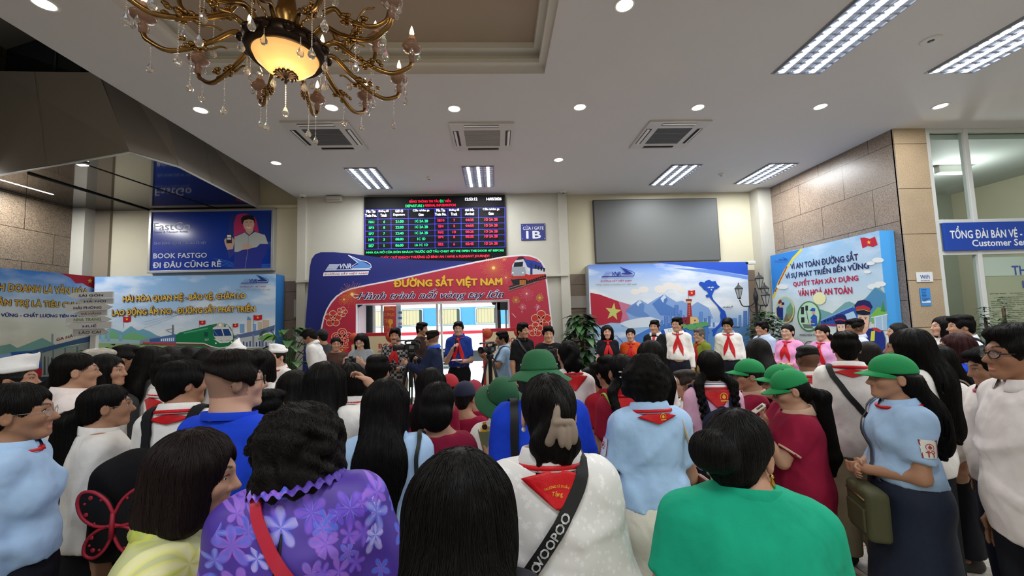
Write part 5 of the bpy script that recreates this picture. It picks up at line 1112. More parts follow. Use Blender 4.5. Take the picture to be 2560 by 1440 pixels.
# ---- mountain mural right of the gate
def board_mural():
    z = Z(1440, 480, .2639); p = Print((0, 8.65, 0), (0, -1, 0), z)
    t = panel_box('billboard', 'mural billboard with red flag, blue mountains and a country map', 'billboard', p, [(118, 690), (1625, 660), (1640, 1500), (130, 1500)], .34, gradmat('sky_mural', [(0, '6a8fc4'), (.3, '8fb4dc'), (.5, 'd4dbe2'), (.72, 'c4d2e4'), (.9, '8fb0e4'), (1, '4a78d0')], .9, 2.9, clouds=.65, stretch=(.8, 1, 3.4)), mat('board_side_grey', '8d9298', rough=.5))
    p.poly([(760, 668), (1100, 665), (1624, 662), (1630, 790), (1500, 770), (1350, 745), (1150, 720), (950, 690)], '2f57c4'); p.poly([(900, 720), (1300, 735), (1630, 800), (1632, 830), (1400, 790), (1150, 755)], '6f94dc'); p.flush('sky_print', t)
    for x, y, r in ((560, 945, 45), (640, 925, 50), (800, 920, 60), (880, 890, 58), (950, 900, 50), (1000, 930, 40)): p.disc(x, y, r, 'e0dcd8', r*.62)
    p.poly([(420, 1120), (540, 1060), (605, 1020), (680, 1060), (760, 1010), (835, 968), (900, 1010), (950, 1040), (1010, 1030), (1090, 1080), (1150, 1040), (1260, 1100), (1300, 1200), (430, 1280)], '7f9fd0'); p.poly([(605, 1020), (650, 1070), (640, 1130), (720, 1190), (560, 1180), (460, 1130)], '5f84c0'); p.poly([(835, 968), (870, 1020), (850, 1060), (930, 1100), (1000, 1180), (800, 1170), (720, 1060)], '4f78bc'); p.poly([(605, 1022), (625, 1050), (600, 1060), (590, 1085), (570, 1060)], 'c8d6ea'); p.poly([(835, 970), (855, 1000), (835, 1015), (825, 1050), (800, 1010)], 'c8d6ea')
    p.poly([(400, 1240), (560, 1200), (700, 1180), (820, 1220), (700, 1280), (500, 1290)], 'c9d4e0'); p.poly([(540, 1370), (700, 1290), (830, 1250), (900, 1240), (1240, 1230), (1260, 1300), (1250, 1500), (520, 1500)], '3f74bc'); p.flush('mountain_print', t)
    skyline(p, [(800, 25, 60), (835, 40, 100), (885, 22, 140), (932, 38, 205), (980, 24, 155), (1015, 14, 110), (1130, 28, 90), (1165, 34, 140), (1210, 28, 80), (1250, 24, 100), (1295, 18, 40), (1440, 22, 60), (1480, 40, 80), (1540, 24, 110), (1585, 35, 150), (1628, 12, 190)], 1275, '4a7cc0', '3a69b4', 5)
    p.poly([(1260, 1290), (1640, 1270), (1640, 1500), (1260, 1500)], '5a86b8'); p.flush('city_print', t)
    p.poly([(135, 955), (220, 970), (330, 1010), (400, 1035), (470, 1080), (440, 1150), (470, 1200), (420, 1240), (330, 1235), (250, 1260), (150, 1270)], 'a82238'); p.poly([(400, 1035), (520, 1070), (470, 1130), (500, 1200), (420, 1240), (440, 1150)], 'b8708c'); p.star(352, 1135, 88, 'b8bf6a', .12, .9); p.flush('flag_print', t)
    p.poly([(1046, 1020), (1090, 1020), (1088, 1055), (1098, 1180), (1050, 1185), (1056, 1050)], '9a3030'); p.rect(1040, 1015, 1096, 1034, '8a2a2a'); p.rect(1048, 1034, 1086, 1052, 'c8b080'); p.poly([(1000, 1190), (1080, 1180), (1080, 1262), (1000, 1250)], '7c2432'); p.poly([(1080, 1180), (1150, 1188), (1165, 1235), (1080, 1255)], 'd0b070'); p.disc(1125, 1218, 6, '3a2a20', 9); p.disc(1035, 1222, 6, '3a1a20', 9)
    for k in range(6): p.disc(1070, 1075+k*17, 3, 'e0c8a0')
    p.line([(1062, 930), (1064, 1016)], 3, '6a6460'); flag(p, 1064, 932, 62, 50, False)
    for x, y, r in ((1010, 1270, 40), (1090, 1278, 48), (1170, 1262, 45), (1220, 1250, 35)): p.disc(x, y, r, '5a9a5c', r*.6)
    p.flush('tower_print', t)
    M = [(1160, 862), (1180, 850), (1215, 858), (1225, 842), (1260, 832), (1290, 848), (1318, 842), (1338, 880), (1362, 898), (1330, 920), (1312, 925), (1300, 950), (1285, 985), (1300, 1020), (1340, 1065), (1380, 1105), (1408, 1128), (1420, 1160), (1428, 1200), (1418, 1235), (1390, 1262), (1350, 1290), (1330, 1320), (1310, 1360), (1290, 1368), (1296, 1330), (1280, 1310), (1315, 1290), (1350, 1255), (1370, 1215), (1362, 1170), (1368, 1140), (1335, 1080), (1290, 1030), (1262, 995), (1235, 1000), (1225, 980), (1252, 965), (1240, 940), (1210, 925), (1188, 895), (1170, 885)]
    p.poly(M, '1f4fb8'); p.disc(1258, 1332, 5, '1f4fb8'); p.star(1280, 926, 9, 'f0f0f0'); p.text('HÀ NỘI', (1246, 905), (1302, 903), 20, 'e8ecf6', .03); p.text('ĐÀ NẴNG', (1390, 1090), (1456, 1087), 18, '3a3f58', .03); p.text('TP HỒ CHÍ MINH', (1432, 1280), (1550, 1276), 18, '3a3f58', .03)
    for a, b in ((1462, 1098), (1475, 1080), (1470, 1090), (1480, 1086)): p.disc(a, b, 4, '556a90')
    p.flush('map_print', t)
    p.line([(350, 1370), (380, 1360), (430, 1410), (470, 1480)], 5, '2f4fa0'); p.line([(350, 1380), (350, 1500)], 5, '2f4fa0'); p.poly([(780, 1330), (850, 1290), (920, 1280), (1040, 1310), (1060, 1500), (640, 1500), (700, 1400)], '2450a8'); p.poly([(830, 1300), (910, 1285), (920, 1340), (850, 1360)], 'dfe6ee'); p.ring(885, 1312, 14, '7a9a98', w=4); p.flush('locomotive_print', t)
    logo(p, 238, 700, 315, '1d2f90', '8ea0d8', 'b01848', '8a8f40'); p.flush('logo', t)
board_mural()
# ---- safety board on the right granite wall
def board_right():
    z = Z(1880, 560, .265625); p = Print((6.08, 0, 0), (-1, 0, 0), z)
    t = panel_box('billboard', 'safety slogan billboard with uniformed figures on the right granite wall', 'billboard', p, [(172, 300), (1195, 62), (1290, 1200), (205, 1200)], .24, gradmat('sky_right', [(0, 'c4d4d4'), (.4, 'd2dcd8'), (.6, 'b9d0e0'), (1, '8fbae0')], .8, 2.95, clouds=.3), mat('board_side_sky', '4aa4ee', rough=.45))
    p.poly([(172, 300), (460, 236), (380, 330), (300, 440), (240, 560), (195, 700)], '2f7fd0'); p.line([(470, 236), (390, 320), (310, 440), (250, 560), (200, 700)], 22, 'd8c84a'); p.line([(330, 400), (270, 520), (215, 640)], 10, 'b02a3c')
    logo(p, 212, 305, 125, '2450b0', '4a80d0', '3060b8', '3060b8', subtxt=False); p.flush('corner_print', t)
    p.poly([(1020, 130), (1060, 126), (1110, 140), (1158, 118), (1183, 195), (1140, 215), (1090, 205), (1042, 228)], 'b81c34'); p.star(1102, 172, 22, 'e4b93a'); p.flush('flag_print', t)
    n, r = '2a2c5c', 'b02048'
    p.text('VÌ AN TOÀN ĐƯỜNG SẮT', (362, 388), (1000, 292), 92, n, .03); p.text('VÌ SỰ PHÁT TRIỂN BỀN VỮNG', (315, 488), (1102, 382), 92, n, .03); p.text('QUYẾT TÂM XÂY DỰNG', (388, 562), (1003, 500), 84, r, .03); p.text('VĂN HOÁ AN TOÀN', (437, 642), (946, 612), 82, r, .03); p.flush('slogan', t)
    for x, y, rr in ((1150, 590, 60), (1210, 565, 55), (1120, 370, 40), (1190, 340, 55), (290, 590, 55), (1090, 450, 35)): p.disc(x, y, rr, 'dfe4e4', rr*.45)
    p.poly([(640, 800), (760, 840), (880, 740), (920, 728), (990, 760), (1080, 690), (1160, 598), (1200, 600), (1262, 660), (1290, 900), (640, 950)], '6fa0a4'); p.poly([(1060, 720), (1165, 598), (1262, 660), (1275, 820), (1100, 850)], '4f88b0'); p.poly([(1130, 850), (1190, 780), (1250, 800), (1278, 860), (1278, 950), (1130, 930)], '74b04a'); p.poly([(1215, 820), (1240, 720), (1262, 830)], '3a8a4a'); p.disc(640, 700, 60, 'e4e2b0'); p.flush('scenery_print', t)
    p.poly([(650, 915), (720, 880), (830, 830), (950, 780), (990, 800), (1010, 900), (960, 960), (760, 960), (650, 945)], '2a4f9c'); p.line([(650, 910), (830, 830), (950, 778)], 10, '7fa8d8'); p.poly([(880, 850), (960, 820), (990, 880), (900, 900)], 'a8c8e4')
    for k in range(7): p.rect(680+k*28, 905-k*9, 700+k*28, 925-k*9, '15284f')
    p.line([(650, 945), (900, 960)], 10, 'b8283c'); p.poly([(1150, 880), (1278, 850), (1278, 1000), (1160, 1000)], '9fc0d8'); p.line([(1130, 880), (1280, 850)], 8, 'd8e4ea'); p.line([(1165, 880), (1170, 1000)], 6, 'd8e4ea'); p.line([(1230, 866), (1240, 1000)], 6, 'd8e4ea'); p.flush('train_print', t)
    # two painted officers
    p.poly([(1000, 860), (1110, 860), (1105, 940), (1085, 1000), (1060, 1030), (1020, 990), (1002, 930)], 'dcb49c'); p.poly([(1045, 980), (1100, 960), (1105, 1040), (1060, 1060)], 'cfa48c'); p.poly([(1060, 1050), (1105, 985), (1180, 975), (1240, 1010), (1262, 1080), (1262, 1500), (1050, 1500)], '1f2f80'); p.poly([(1130, 1010), (1165, 1005), (1160, 1100), (1120, 1100)], 'd0d23c'); p.poly([(1130, 975), (1180, 975), (1230, 1005), (1215, 1020), (1150, 1000)], 'b03a38')
    p.poly([(985, 800), (1118, 805), (1118, 850), (1060, 858), (990, 845)], '14162c'); p.poly([(968, 770), (1000, 725), (1060, 712), (1115, 730), (1142, 780), (1118, 815), (1050, 800), (985, 805)], '1d2258'); p.poly([(985, 780), (1060, 762), (1120, 790), (1118, 818), (1060, 800), (985, 806)], 'b02a3c'); p.line([(990, 812), (1060, 806), (1116, 824)], 5, 'd8b84a')
    p.line([(1012, 880), (1040, 876)], 5, '2a1c18'); p.line([(1062, 876), (1092, 880)], 5, '2a1c18'); p.disc(1028, 892, 7, '1a1412', 5); p.disc(1076, 892, 7, '1a1412', 5); p.line([(1050, 890), (1044, 925), (1056, 928)], 3, 'b88a74'); p.line([(1030, 952), (1070, 952)], 5, 'b0685c'); p.flush('officer_print', t)
    p.poly([(800, 1030), (805, 940), (880, 930), (905, 940), (900, 1030), (880, 1100), (820, 1100)], '1c1418'); p.poly([(808, 945), (880, 940), (884, 990), (862, 1030), (840, 1034), (815, 1000)], 'e4c0ac'); p.poly([(788, 915), (890, 915), (898, 940), (840, 945), (790, 935)], '14162c'); p.poly([(770, 895), (800, 855), (850, 848), (890, 868), (900, 905), (890, 920), (830, 908), (785, 918)], '1d2258'); p.line([(786, 908), (835, 896), (892, 912)], 12, 'b02a3c'); p.disc(828, 972, 5, '1a1412', 4); p.disc(862, 970, 5, '1a1412', 4); p.line([(832, 1008), (846, 1014), (858, 1006)], 5, 'c0405a'); p.line([(818, 962), (836, 959)], 3, '2a1c18'); p.line([(854, 958), (870, 960)], 3, '2a1c18')
    p.poly([(790, 1100), (820, 1080), (900, 1080), (930, 1110), (940, 1500), (770, 1500)], '1f2f80'); p.flush('officer_print', t)
    # round vignettes
    p.disc(316, 808, 80, '9cc0cc', 118); p.poly([(300, 920), (340, 800), (395, 860), (380, 915)], '7a6a54'); p.disc(362, 870, 22, '8a8468', 30); p.poly([(330, 790), (370, 740), (395, 800), (395, 850), (330, 850)], '6f9a78'); p.poly([(240, 905), (238, 790), (262, 770), (300, 790), (300, 905)], '1f2f78'); p.poly([(262, 745), (300, 735), (300, 785), (265, 785)], 'd0a890'); p.poly([(250, 745), (262, 712), (282, 710), (288, 738), (262, 752)], '7a2430'); p.rect(285, 738, 310, 762, '202228'); p.ring(316, 808, 84, 'd8cc70', 124, w=9); p.flush('vignette_print', t)
    p.disc(544, 868, 100, 'b8dcc0', 132); p.rect(468, 780, 498, 850, '2a3034'); p.rect(510, 768, 535, 815, '2a3034'); p.rect(470, 878, 502, 928, '2a3034'); p.line([(522, 815), (530, 880), (545, 930)], 7, '4a5054'); p.poly([(565, 965), (560, 880), (590, 845), (620, 870), (625, 960)], '2a58b0'); p.poly([(570, 850), (572, 815), (600, 812), (605, 850)], 'd0a890'); p.poly([(550, 815), (575, 788), (605, 795), (602, 822), (575, 820)], '2a58b0'); p.line([(570, 900), (530, 930), (600, 940)], 9, 'd0a890'); p.poly([(480, 940), (560, 945), (590, 985), (500, 980)], '6a7a70'); p.ring(544, 868, 104, '3f7a50', 137, w=11); p.flush('vignette_print', t)
    p.ring(310, 1090, 50, '8a5060', 60, w=8); p.ring(550, 1160, 50, '8a3050', 55, w=8); p.text('NHẬN DIỆN', (242, 975), (330, 970), 20, '2a3048', .03); p.text('PHÒNG NGỪA TỪ XA', (458, 1042), (640, 1040), 24, '2a3048', .03); p.flush('caption', t)
board_right()
# ---- the station arch backdrop round the gate
def arch():
    z = Z(740, 620, .2890625); Yb = 8.34; t = thing('backdrop_arch', 'blue and red railway backdrop arch with gold lettering round the gate opening', 'backdrop')
    pb = Print((0, Yb+.03, 0), (0, -1, 0), z); pr = Print((0, Yb-.05, 0), (0, -1, 0), z); fl = lambda P: [tuple(q) for q in P]
    def slab(p, pts, thick, face, side, name, hole=None):
        P = [p.pt(*q) for q in pts]; P = [np.array((q[0], q[1], 0.02)) if pts[i][1] > 1100 else q for i, q in enumerate(P)]
        mb = MB(); n = len(P); B = [q+np.array((0, thick, 0)) for q in P]; mb.add(P+B, [list(range(n)), list(range(2*n-1, n-1, -1))], 0); mb.add(P+B, [(i, (i+1) % n, (i+1) % n+n, i+n) for i in range(n)], 1); return mb.build(name, [face, side], t, fix=False)
    navy = mat('backdrop_navy', '20286e', rough=.4); white = mat('backdrop_edge', 'd9dbe4', rough=.4)
    blue = [(45, 1200), (60, 969), (85, 600), (120, 160), (135, 95), (165, 55), (215, 36), (330, 36), (470, 48), (700, 78), (1000, 100), (1560, 118), (1560, 330), (700, 420), (400, 600), (300, 900), (300, 1200)]
    slab(pb, blue, .08, navy, white, 'blue_panel')
    out = [(196, 1200), (200, 969), (205, 760), (215, 690), (235, 600), (262, 530), (300, 465), (345, 415), (400, 378), (470, 348), (600, 318), (850, 270), (1200, 193), (1560, 115), (1800, 70), (1950, 55), (2020, 60), (2080, 80), (2125, 112), (2152, 160), (2175, 300), (2200, 500), (2225, 720), (2250, 969), (2262, 1200)]
    ins = [(x+dx, y+dy) for (x, y), (dx, dy) in zip(out, [(13, 0)]*6+[(12, 8)]*3+[(6, 12)]*3+[(2, 13)]*4+[(0, 13)]*2+[(-8, 12)]*2+[(-12, 8)]*2+[(-13, 0)]*5)]
    hole = [(1848, 1200), (1846, 690), (1838, 450), (524, 490), (522, 740), (520, 1200)]
    slab(pr, out+hole, .08, white, white, 'border'); pr.L = 2
    h2 = [(1854, 1200), (1852, 690), (1843, 444), (518, 484), (516, 740), (514, 1200)]
    red = gradmat('backdrop_red', [(0, 'c02234'), (.45, 'a82a40'), (1, 'b83448')], .6, 3.1, rough=.35)
    P = [pr.pt(x, y, 2) for x, y in ins+h2]; P = [np.array((q[0], q[1], .02)) if (ins+h2)[i][1] > 1100 else q for i, q in enumerate(P)]; mb = MB(); mb.poly(P); mb.build('red_panel', red, t, fix=False); p = pr; p.L = 4
    # jambs of the opening
    a, b = p.pt(524, 490), p.pt(1840, 450); mb = MB(); mb.box((a[0]-.02, Yb+.03, .02), (a[0]+.01, 8.86, a[2])); mb.box((b[0]-.01, Yb+.03, .02), (b[0]+.02, 8.86, b[2])); mb.box((a[0], Yb+.03, a[2]), (b[0], 8.86, a[2]+.03)); mb.build('jamb', mat('jamb_pink', 'd8c4cc', rough=.5), t)
    def firework(x, y, r, c, n=26, seed=1):
        rr = random.Random(seed)
        for k in range(n):
            a = 2*math.pi*k/n; q = r*rr.uniform(.65, 1.05); p.line([(x+math.cos(a)*r*.12, y+math.sin(a)*r*.12), (x+math.cos(a)*q, y+math.sin(a)*q)], 2.2, c, up=(k == 0)); p.disc(x+math.cos(a)*q*1.08, y+math.sin(a)*q*1.08, 3, c, n=6, up=False)
        p.disc(x, y, r*.13, 'f2cf8a', n=14)
    firework(1708, 172, 105, 'd88a4a', 34, 1); firework(1815, 255, 50, 'd87a5a', 18, 2); firework(485, 400, 105, 'd8803a', 34, 3); firework(415, 445, 48, 'd8803a', 18, 4); firework(1995, 395, 55, 'd07088', 20, 5); firework(1902, 450, 32, 'c8a24a', 14, 6); firework(2108, 430, 36, 'c8b04a', 16, 7); firework(1960, 510, 28, 'e09ab0', 12, 8); firework(2090, 510, 24, 'e08ab0', 12, 9); firework(1800, 97, 20, 'e0a060', 12, 10); firework(400, 880, 40, 'd8803a', 16, 11)
    for a, b, c, d in ((1865, 565, 1885, 580), (1880, 580, 1902, 600), (1950, 545, 1958, 558), (2080, 540, 2098, 500)): p.line([(a, b), (c, d)], 4, 'e8c8c0')
    p.flush('firework_print', t)
    def flower(x, y, r, rot=0, curl=False):
        for k in range(5):
            a = rot+2*math.pi*k/5; cx, cy = x+math.cos(a)*r*.58, y+math.sin(a)*r*.58; p.disc(cx, cy, r*.44, 'b8382e', r*.4, n=20, up=(k == 0))
        for k in range(5):
            a = rot+2*math.pi*k/5; cx, cy = x+math.cos(a)*r*.58, y+math.sin(a)*r*.58; p.line([(cx+r*.44*math.cos(q), cy+r*.4*math.sin(q)) for q in np.linspace(a-2.4, a+2.4, 20)], 4.5, 'eec4b4', up=(k == 0))
            for o in (-.2, .2): p.line([(x+math.cos(a+o)*r*.14, y+math.sin(a+o)*r*.14), (x+math.cos(a+o)*r*.36, y+math.sin(a+o)*r*.36)], 3, 'eec4b4', up=False)
            if curl: p.line([(cx+r*.28*q*math.cos(a+q*9), cy+r*.28*q*math.sin(a+q*9)) for q in np.linspace(.15, .9, 16)], 4, 'eec4b4', up=False)
        p.ring(x, y, r*.13, 'eec4b4', w=4, n=14)
    flower(320, 612, 72, -.3*math.pi/.6); flower(400, 552, 44, -1.3); flower(400, 785, 92, -1.57, True); flower(2120, 625, 86, -1.57); flower(2070, 705, 64, -1.57); p.flush('flower_print', t)
    p.poly([(1840, 330), (1845, 365), (2165, 262), (2160, 245), (2000, 290)], '3a2a30'); p.line([(1835, 350), (2000, 300)], 6, '8a7a74'); p.line([(1835, 372), (2100, 285)], 6, '8a7a74')
    p.poly([(1985, 250), (2162, 230), (2165, 265), (2000, 300)], '20242c'); p.poly([(1858, 270), (2000, 250), (2005, 310), (1880, 318)], '20242c'); p.poly([(1862, 240), (1870, 150), (1900, 105), (1965, 95), (2060, 110), (2110, 125), (2140, 180), (2160, 225), (2162, 255), (2010, 285), (1985, 262), (1870, 270)], 'c8ccd4'); p.poly([(1862, 230), (1985, 222), (2010, 232), (2160, 225), (2163, 258), (2012, 288), (1985, 265), (1866, 268)], 'b8322e'); p.poly([(1965, 95), (2060, 110), (2115, 128), (2145, 185), (2040, 180), (2000, 165), (1985, 130)], '2a3f94'); p.poly([(1890, 125), (1965, 118), (1960, 162), (1880, 165)], '1a2030'); p.poly([(2000, 170), (2040, 182), (2040, 215), (2005, 195)], 'd8dce4'); p.poly([(1870, 165), (1980, 165), (1990, 215), (1975, 240), (1880, 245), (1862, 215)], '98a0ac')
    for k in range(4): p.rect(2066+k*24, 145+k*9, 2080+k*24, 180+k*8, '141a2a')
    p.rect(2025, 128, 2045, 230, '24347c'); p.disc(1876, 215, 8, 'f4f4e4', 5); p.disc(1962, 214, 8, 'f4f4e4', 5); p.poly([(1905, 105), (1925, 78), (1960, 75), (1985, 95)], '2a2430')
    for k in range(6): p.rect(1935+k*9, 278, 1940+k*9, 318, 'd8903a')
    for k in range(8): p.disc(2020+k*19, 285-k*6, 9, '14161c')
    p.flush('train_print', t)
    p.text('ĐƯỜNG SẮT VIỆT NAM', (845, 300), (1785, 282), 112, 'dfb93c', .04); p.flush('title_lettering', t); p.text('Hành trình nối vòng tay lớn', (530, 415), (1800, 398), 100, '2a2a60', .012, .42, outline='e6e0e8', ow=.03); p.line([(540, 405), (505, 398), (492, 418), (512, 434), (545, 425)], 7, 'd8c8c8'); p.flush('script_lettering', t)
    pb.L = 3; k = 1
    for i in range(7): pb.line([(288-i*5.5, 142+i*8), (378-i*5.5, 142+i*8)], 5, 'c8d4ea')
    pb.text('VNR', (378, 158), (478, 156), 44, 'c8d4ea', .025, .25); pb.poly([(452, 62), (560, 108), (640, 150), (655, 175), (480, 175), (488, 162), (540, 140)], '5a86c8'); pb.line([(452, 62), (560, 108), (610, 118), (645, 140), (652, 165), (630, 178), (480, 180)], 6, 'dfe8f4'); pb.line([(452, 62), (535, 125), (480, 160)], 6, 'dfe8f4'); pb.line([(255, 192), (645, 184)], 7, 'c8d4ea'); pb.poly([(240, 212), (632, 200), (622, 232), (234, 244)], 'dfe2ec'); pb.text('ĐƯỜNG SẮT VIỆT NAM', (246, 226), (620, 217), 26, 'a82440', .03, .2); pb.flush('logo', t)
arch()
def standee(label, px0, px1, pyt, Y, tail):
    """red bordered invitation board on a stand"""
    p = Print((0, Y, 0), (0, -1, 0)); a = p.pt(px0, pyt); b = p.pt(px1, pyt-4); t = thing('standee', label, 'display board'); w = b[0]-a[0]; h = a[2]-.1; x0, z1 = a[0], a[2]; mb = MB(); mb.bbox((x0, Y, .1), (x0+w, Y+.03, z1), .004); mb.build('board', mat('standee_red', 'b02030', rough=.45), t)
    mb = MB(); c = .14
    pts = [(x0+.05, .2), (x0+w-.05, .2)]+[(x0+w-.05-c*math.sin(q), z1-.06-c*math.cos(q)) for q in np.linspace(0, math.pi/2, 8)]+[(x0+.05+c*math.sin(q), z1-.06-c*math.cos(q)) for q in np.linspace(math.pi/2, 0, 8)]
    mb.prism(pts, Y-.003, Y-.001); mb.build('paper', mat('standee_cream', 'd9c8a4', rough=.6), t)
    q = lambda u, v: (x0+w*u, z1-v)
    mb = MB()
    for u in (.11, .89): mb.lathe([(0, 0), (.085, 0), (.085, .002), (0, .002)], (x0+w*u, Y-.004, z1-.075), 20, axis=(0, -1, 0), sy=1)
    mb.build('lantern_print', mat('lantern_print', 'b84a30', rough=.6), t); red = mat('print_a82434', 'a82434'); mb = MB()
    for s, u, v, ww, hh in tail: put_text(mb, s, *q(u, v), w=w*ww, h=hh, y=Y-.006, bold=.02)
    for k in range(3): mb.box((x0+w*.62, Y-.006, z1-.325-k*.012), (x0+w*.86, Y-.0055, z1-.32-k*.012))
    mb.build('lettering', red, t, fix=False); mb = MB()
    for u in (.12, .88): mb.tube([(x0+w*u, Y+.02, 1.2), (x0+w*u, Y+.5, .01)], .015, 6)
    mb.box((x0+w*.05, Y-.1, 0), (x0+w*.95, Y+.12, .1)); mb.build('stand', m_dark, t)
standee('red and cream invitation board behind the woman in grey with a camera', 872, 990, 834, 7.35, (('BO', .74, .24, .22, .085), ('ĐẶC BIỆT', .62, .66, .5, .06))); standee('red and cream invitation board behind the cameraman in light blue', 1206, 1310, 822, 7.35, (('HANOI', .27, .26, .3, .06), ('BO', .68, .22, .2, .085)))
# ------------------------------------------------------------------ platform and train beyond the gate
struct(MB().box((-14, YW+.3, -.1), (14, 17.2, -.005)).build('floor_platform', granite('platform_tile', 'c9c7c2', 'dedcd6', 30, (0, 1, .4, .4, '9c9a94'), .5)))
struct(MB().box((-14, 17.2, -1.3), (14, 24, -1.2)).build('ground_track', mat('ballast', '6a6560', bump=.5, bscale=30)))
struct(MB().box((-20, 24, -1.2), (20, 24.2, 7)).build('wall_platform', mat('platform_wall', 'b8b8ae')))
mb = MB()
for k in range(9):
    for j in range(4): mb.bbox((-.35+j*.13, 9.7+k*.36, -.006), (-.28+j*.13, 9.95+k*.36, .004), .003)
mb.build('tactile_strip', mat('tactile', 'e0ded6'))['kind'] = 'structure'
def train():
    t = thing('train_carriage', 'white and blue passenger carriage with red stripes at the platform', 'train', (0, 0, 0)); Y = 18.6; x0, x1 = -16, 12
    cr, rd, bl = mat('train_cream', 'e4e0d2', rough=.35), mat('train_red', 'b8283c', rough=.35), mat('train_blue', '4a8fd0', rough=.35); mb = MB()
    for z0, z1, mi in ((.35, 1.12, 0), (1.12, 1.26, 1), (1.26, 1.5, 0), (1.5, 2.36, 2), (2.36, 2.52, 0), (2.52, 2.62, 1), (2.62, 3.0, 0)): mb.box((x0, Y, z0), (x1, Y+2.8, z1), mi)
    mb.build('body', [cr, rd, bl], t); mb = MB(); mb.add([(x, Y+1.4-1.4*math.cos(a), 3.0+.75*math.sin(a)) for x in (x0, x1) for a in np.linspace(0, math.pi, 12)], [(i, i+1, i+13, i+12) for i in range(11)], 0, True); mb.build('roof', mat('train_roof', 'a8aaa8'), t)
    mb = MB(); mb.box((x0, Y+.3, -1.1), (x1, Y+2.5, .35)); mb.build('underframe', m_dark, t)
    proto = None
    for k in range(15):
        x = -14.2+k*1.72
        if proto is None:
            mb = MB(); w, h = .53, .4
            o = [(s1*(w-.08)+.08*math.cos(a)*1, s2*(h-.08)+.08*math.sin(a)) for s1, s2, a0 in ((1, 1, 0), (-1, 1, 1), (-1, -1, 2), (1, -1, 3)) for a in np.linspace(a0*math.pi/2, (a0+1)*math.pi/2, 6)]; i_ = [(a*.9, b*.88) for a, b in o]; n = len(o); mb.add([(a, -.03, b) for a, b in o]+[(a, -.03, b) for a, b in i_]+[(a, .0, b) for a, b in i_], [(i, (i+1) % n, n+(i+1) % n, n+i) for i in range(n)]+[(n+i, n+(i+1) % n, 2*n+(i+1) % n, 2*n+i) for i in range(n)])
            f = mb.build('window', mat('train_frame', 'c9cdd0', rough=.3, metal=.5), t); mb = MB(); mb.poly([(a, -.006, b) for a, b in i_]); mb.build('pane', mat('train_pane', '3f4a48', rough=.08, spec=.7), f, fix=False)
            mb = MB(); mb.add([(u*.46, -.009-.004*math.sin(u*40), v) for u in np.linspace(-1, .75, 40) for v in (-.34, .34)], [(2*i, 2*i+1, 2*i+3, 2*i+2) for i in range(39)]); mb.build('curtain', mat('train_curtain', 'b8a888', rough=.8), f, fix=False); proto = f
        else: f = copy_tree(proto, t)
        f.location = (x, Y-.002, 1.93)
    mb = MB()
    for z in (1.5, 2.36): mb.box((x0, Y-.01, z-.012), (x1, Y, z+.012))
    mb.build('body_rail', cr, t)
train()
def bench(x, y, label, n=4, proto=[]):
    if proto: t = copy_tree(proto[0])
    else:
        t = thing('platform_bench', '', 'bench'); proto.append(t); fr = MB()
        for k in range(3): fr.tube([(-1.1+k*1.1, -.05, .0), (-1.1+k*1.1, -.02, .42)], .03, 8); fr.tube([(-1.1+k*1.1, -.3, .02), (-1.1+k*1.1, .25, .02)], .025, 8); fr.tube([(-1.1+k*1.1, .2, .42), (-1.1+k*1.1, .3, .98)], .02, 8)
        fr.bbox((-1.2, -.05, .38), (1.2, .05, .43), .008); fr.build('frame', m_steel, t)
        for k in range(4):
            x0 = -1.18+k*.59; mb = MB()
            for j in range(6): mb.bbox((x0+.02, -.26+j*.08, .44), (x0+.56, -.2+j*.08, .46), .004)
            mb.build('seat', m_dark, t); mb = MB()
            for j in range(6): z = .52+j*.08; mb.bbox((x0+.02, .22+.1*(z-.5), z), (x0+.56, .24+.1*(z-.5), z+.06), .004)
            mb.build('backrest', m_dark, t)
    t.location = (x, y, -.005); t.rotation_euler.z = math.pi; t['label'] = label; t['group'] = 'platform benches'; return t
bench(-2.45, 11.6, 'slatted metal bench on the platform left of the speaker'); bench(.75, 11.6, 'slatted metal bench on the platform right of the speaker')
def gate_doors():
    for k, (x, lb) in enumerate(((-1.95, 'left glass leaf of the station gate with a red banner behind'), (-.62, 'middle glass leaf of the station gate'), (.3, 'narrow glass leaf of the station gate on the right'))):
        w = (.98, .98, .1)[k]; t = thing('glass_door', lb, 'door', (x, 9.12, 0), kind='structure'); mb = MB(); hw = .64 if k < 2 else .1
        for a, b in (((-hw, 0), (-hw+.045, 2.5)), ((hw-.045, 0), (hw, 2.5)), ((-hw, 0), (hw, .08)), ((-hw, 2.3), (hw, 2.5))): mb.bbox((a[0], -.02, a[1]), (b[0], .02, b[1]), .004)
        mb.build('frame', m_alu, t); mb = MB(); mb.box((-hw+.045, -.004, .08), (hw-.045, .004, 2.3)); mb.build('pane', m_glass, t)
        if k < 2: mb = MB(); mb.tube([(hw-.1, -.06, .9), (hw-.1, -.06, 1.3)], .014, 8); mb.tube([(hw-.1, -.06, .92), (hw-.1, 0, .92)], .01, 6); mb.tube([(hw-.1, -.06, 1.28), (hw-.1, 0, 1.28)], .01, 6); mb.build('handle', m_steel, t)
gate_doors()
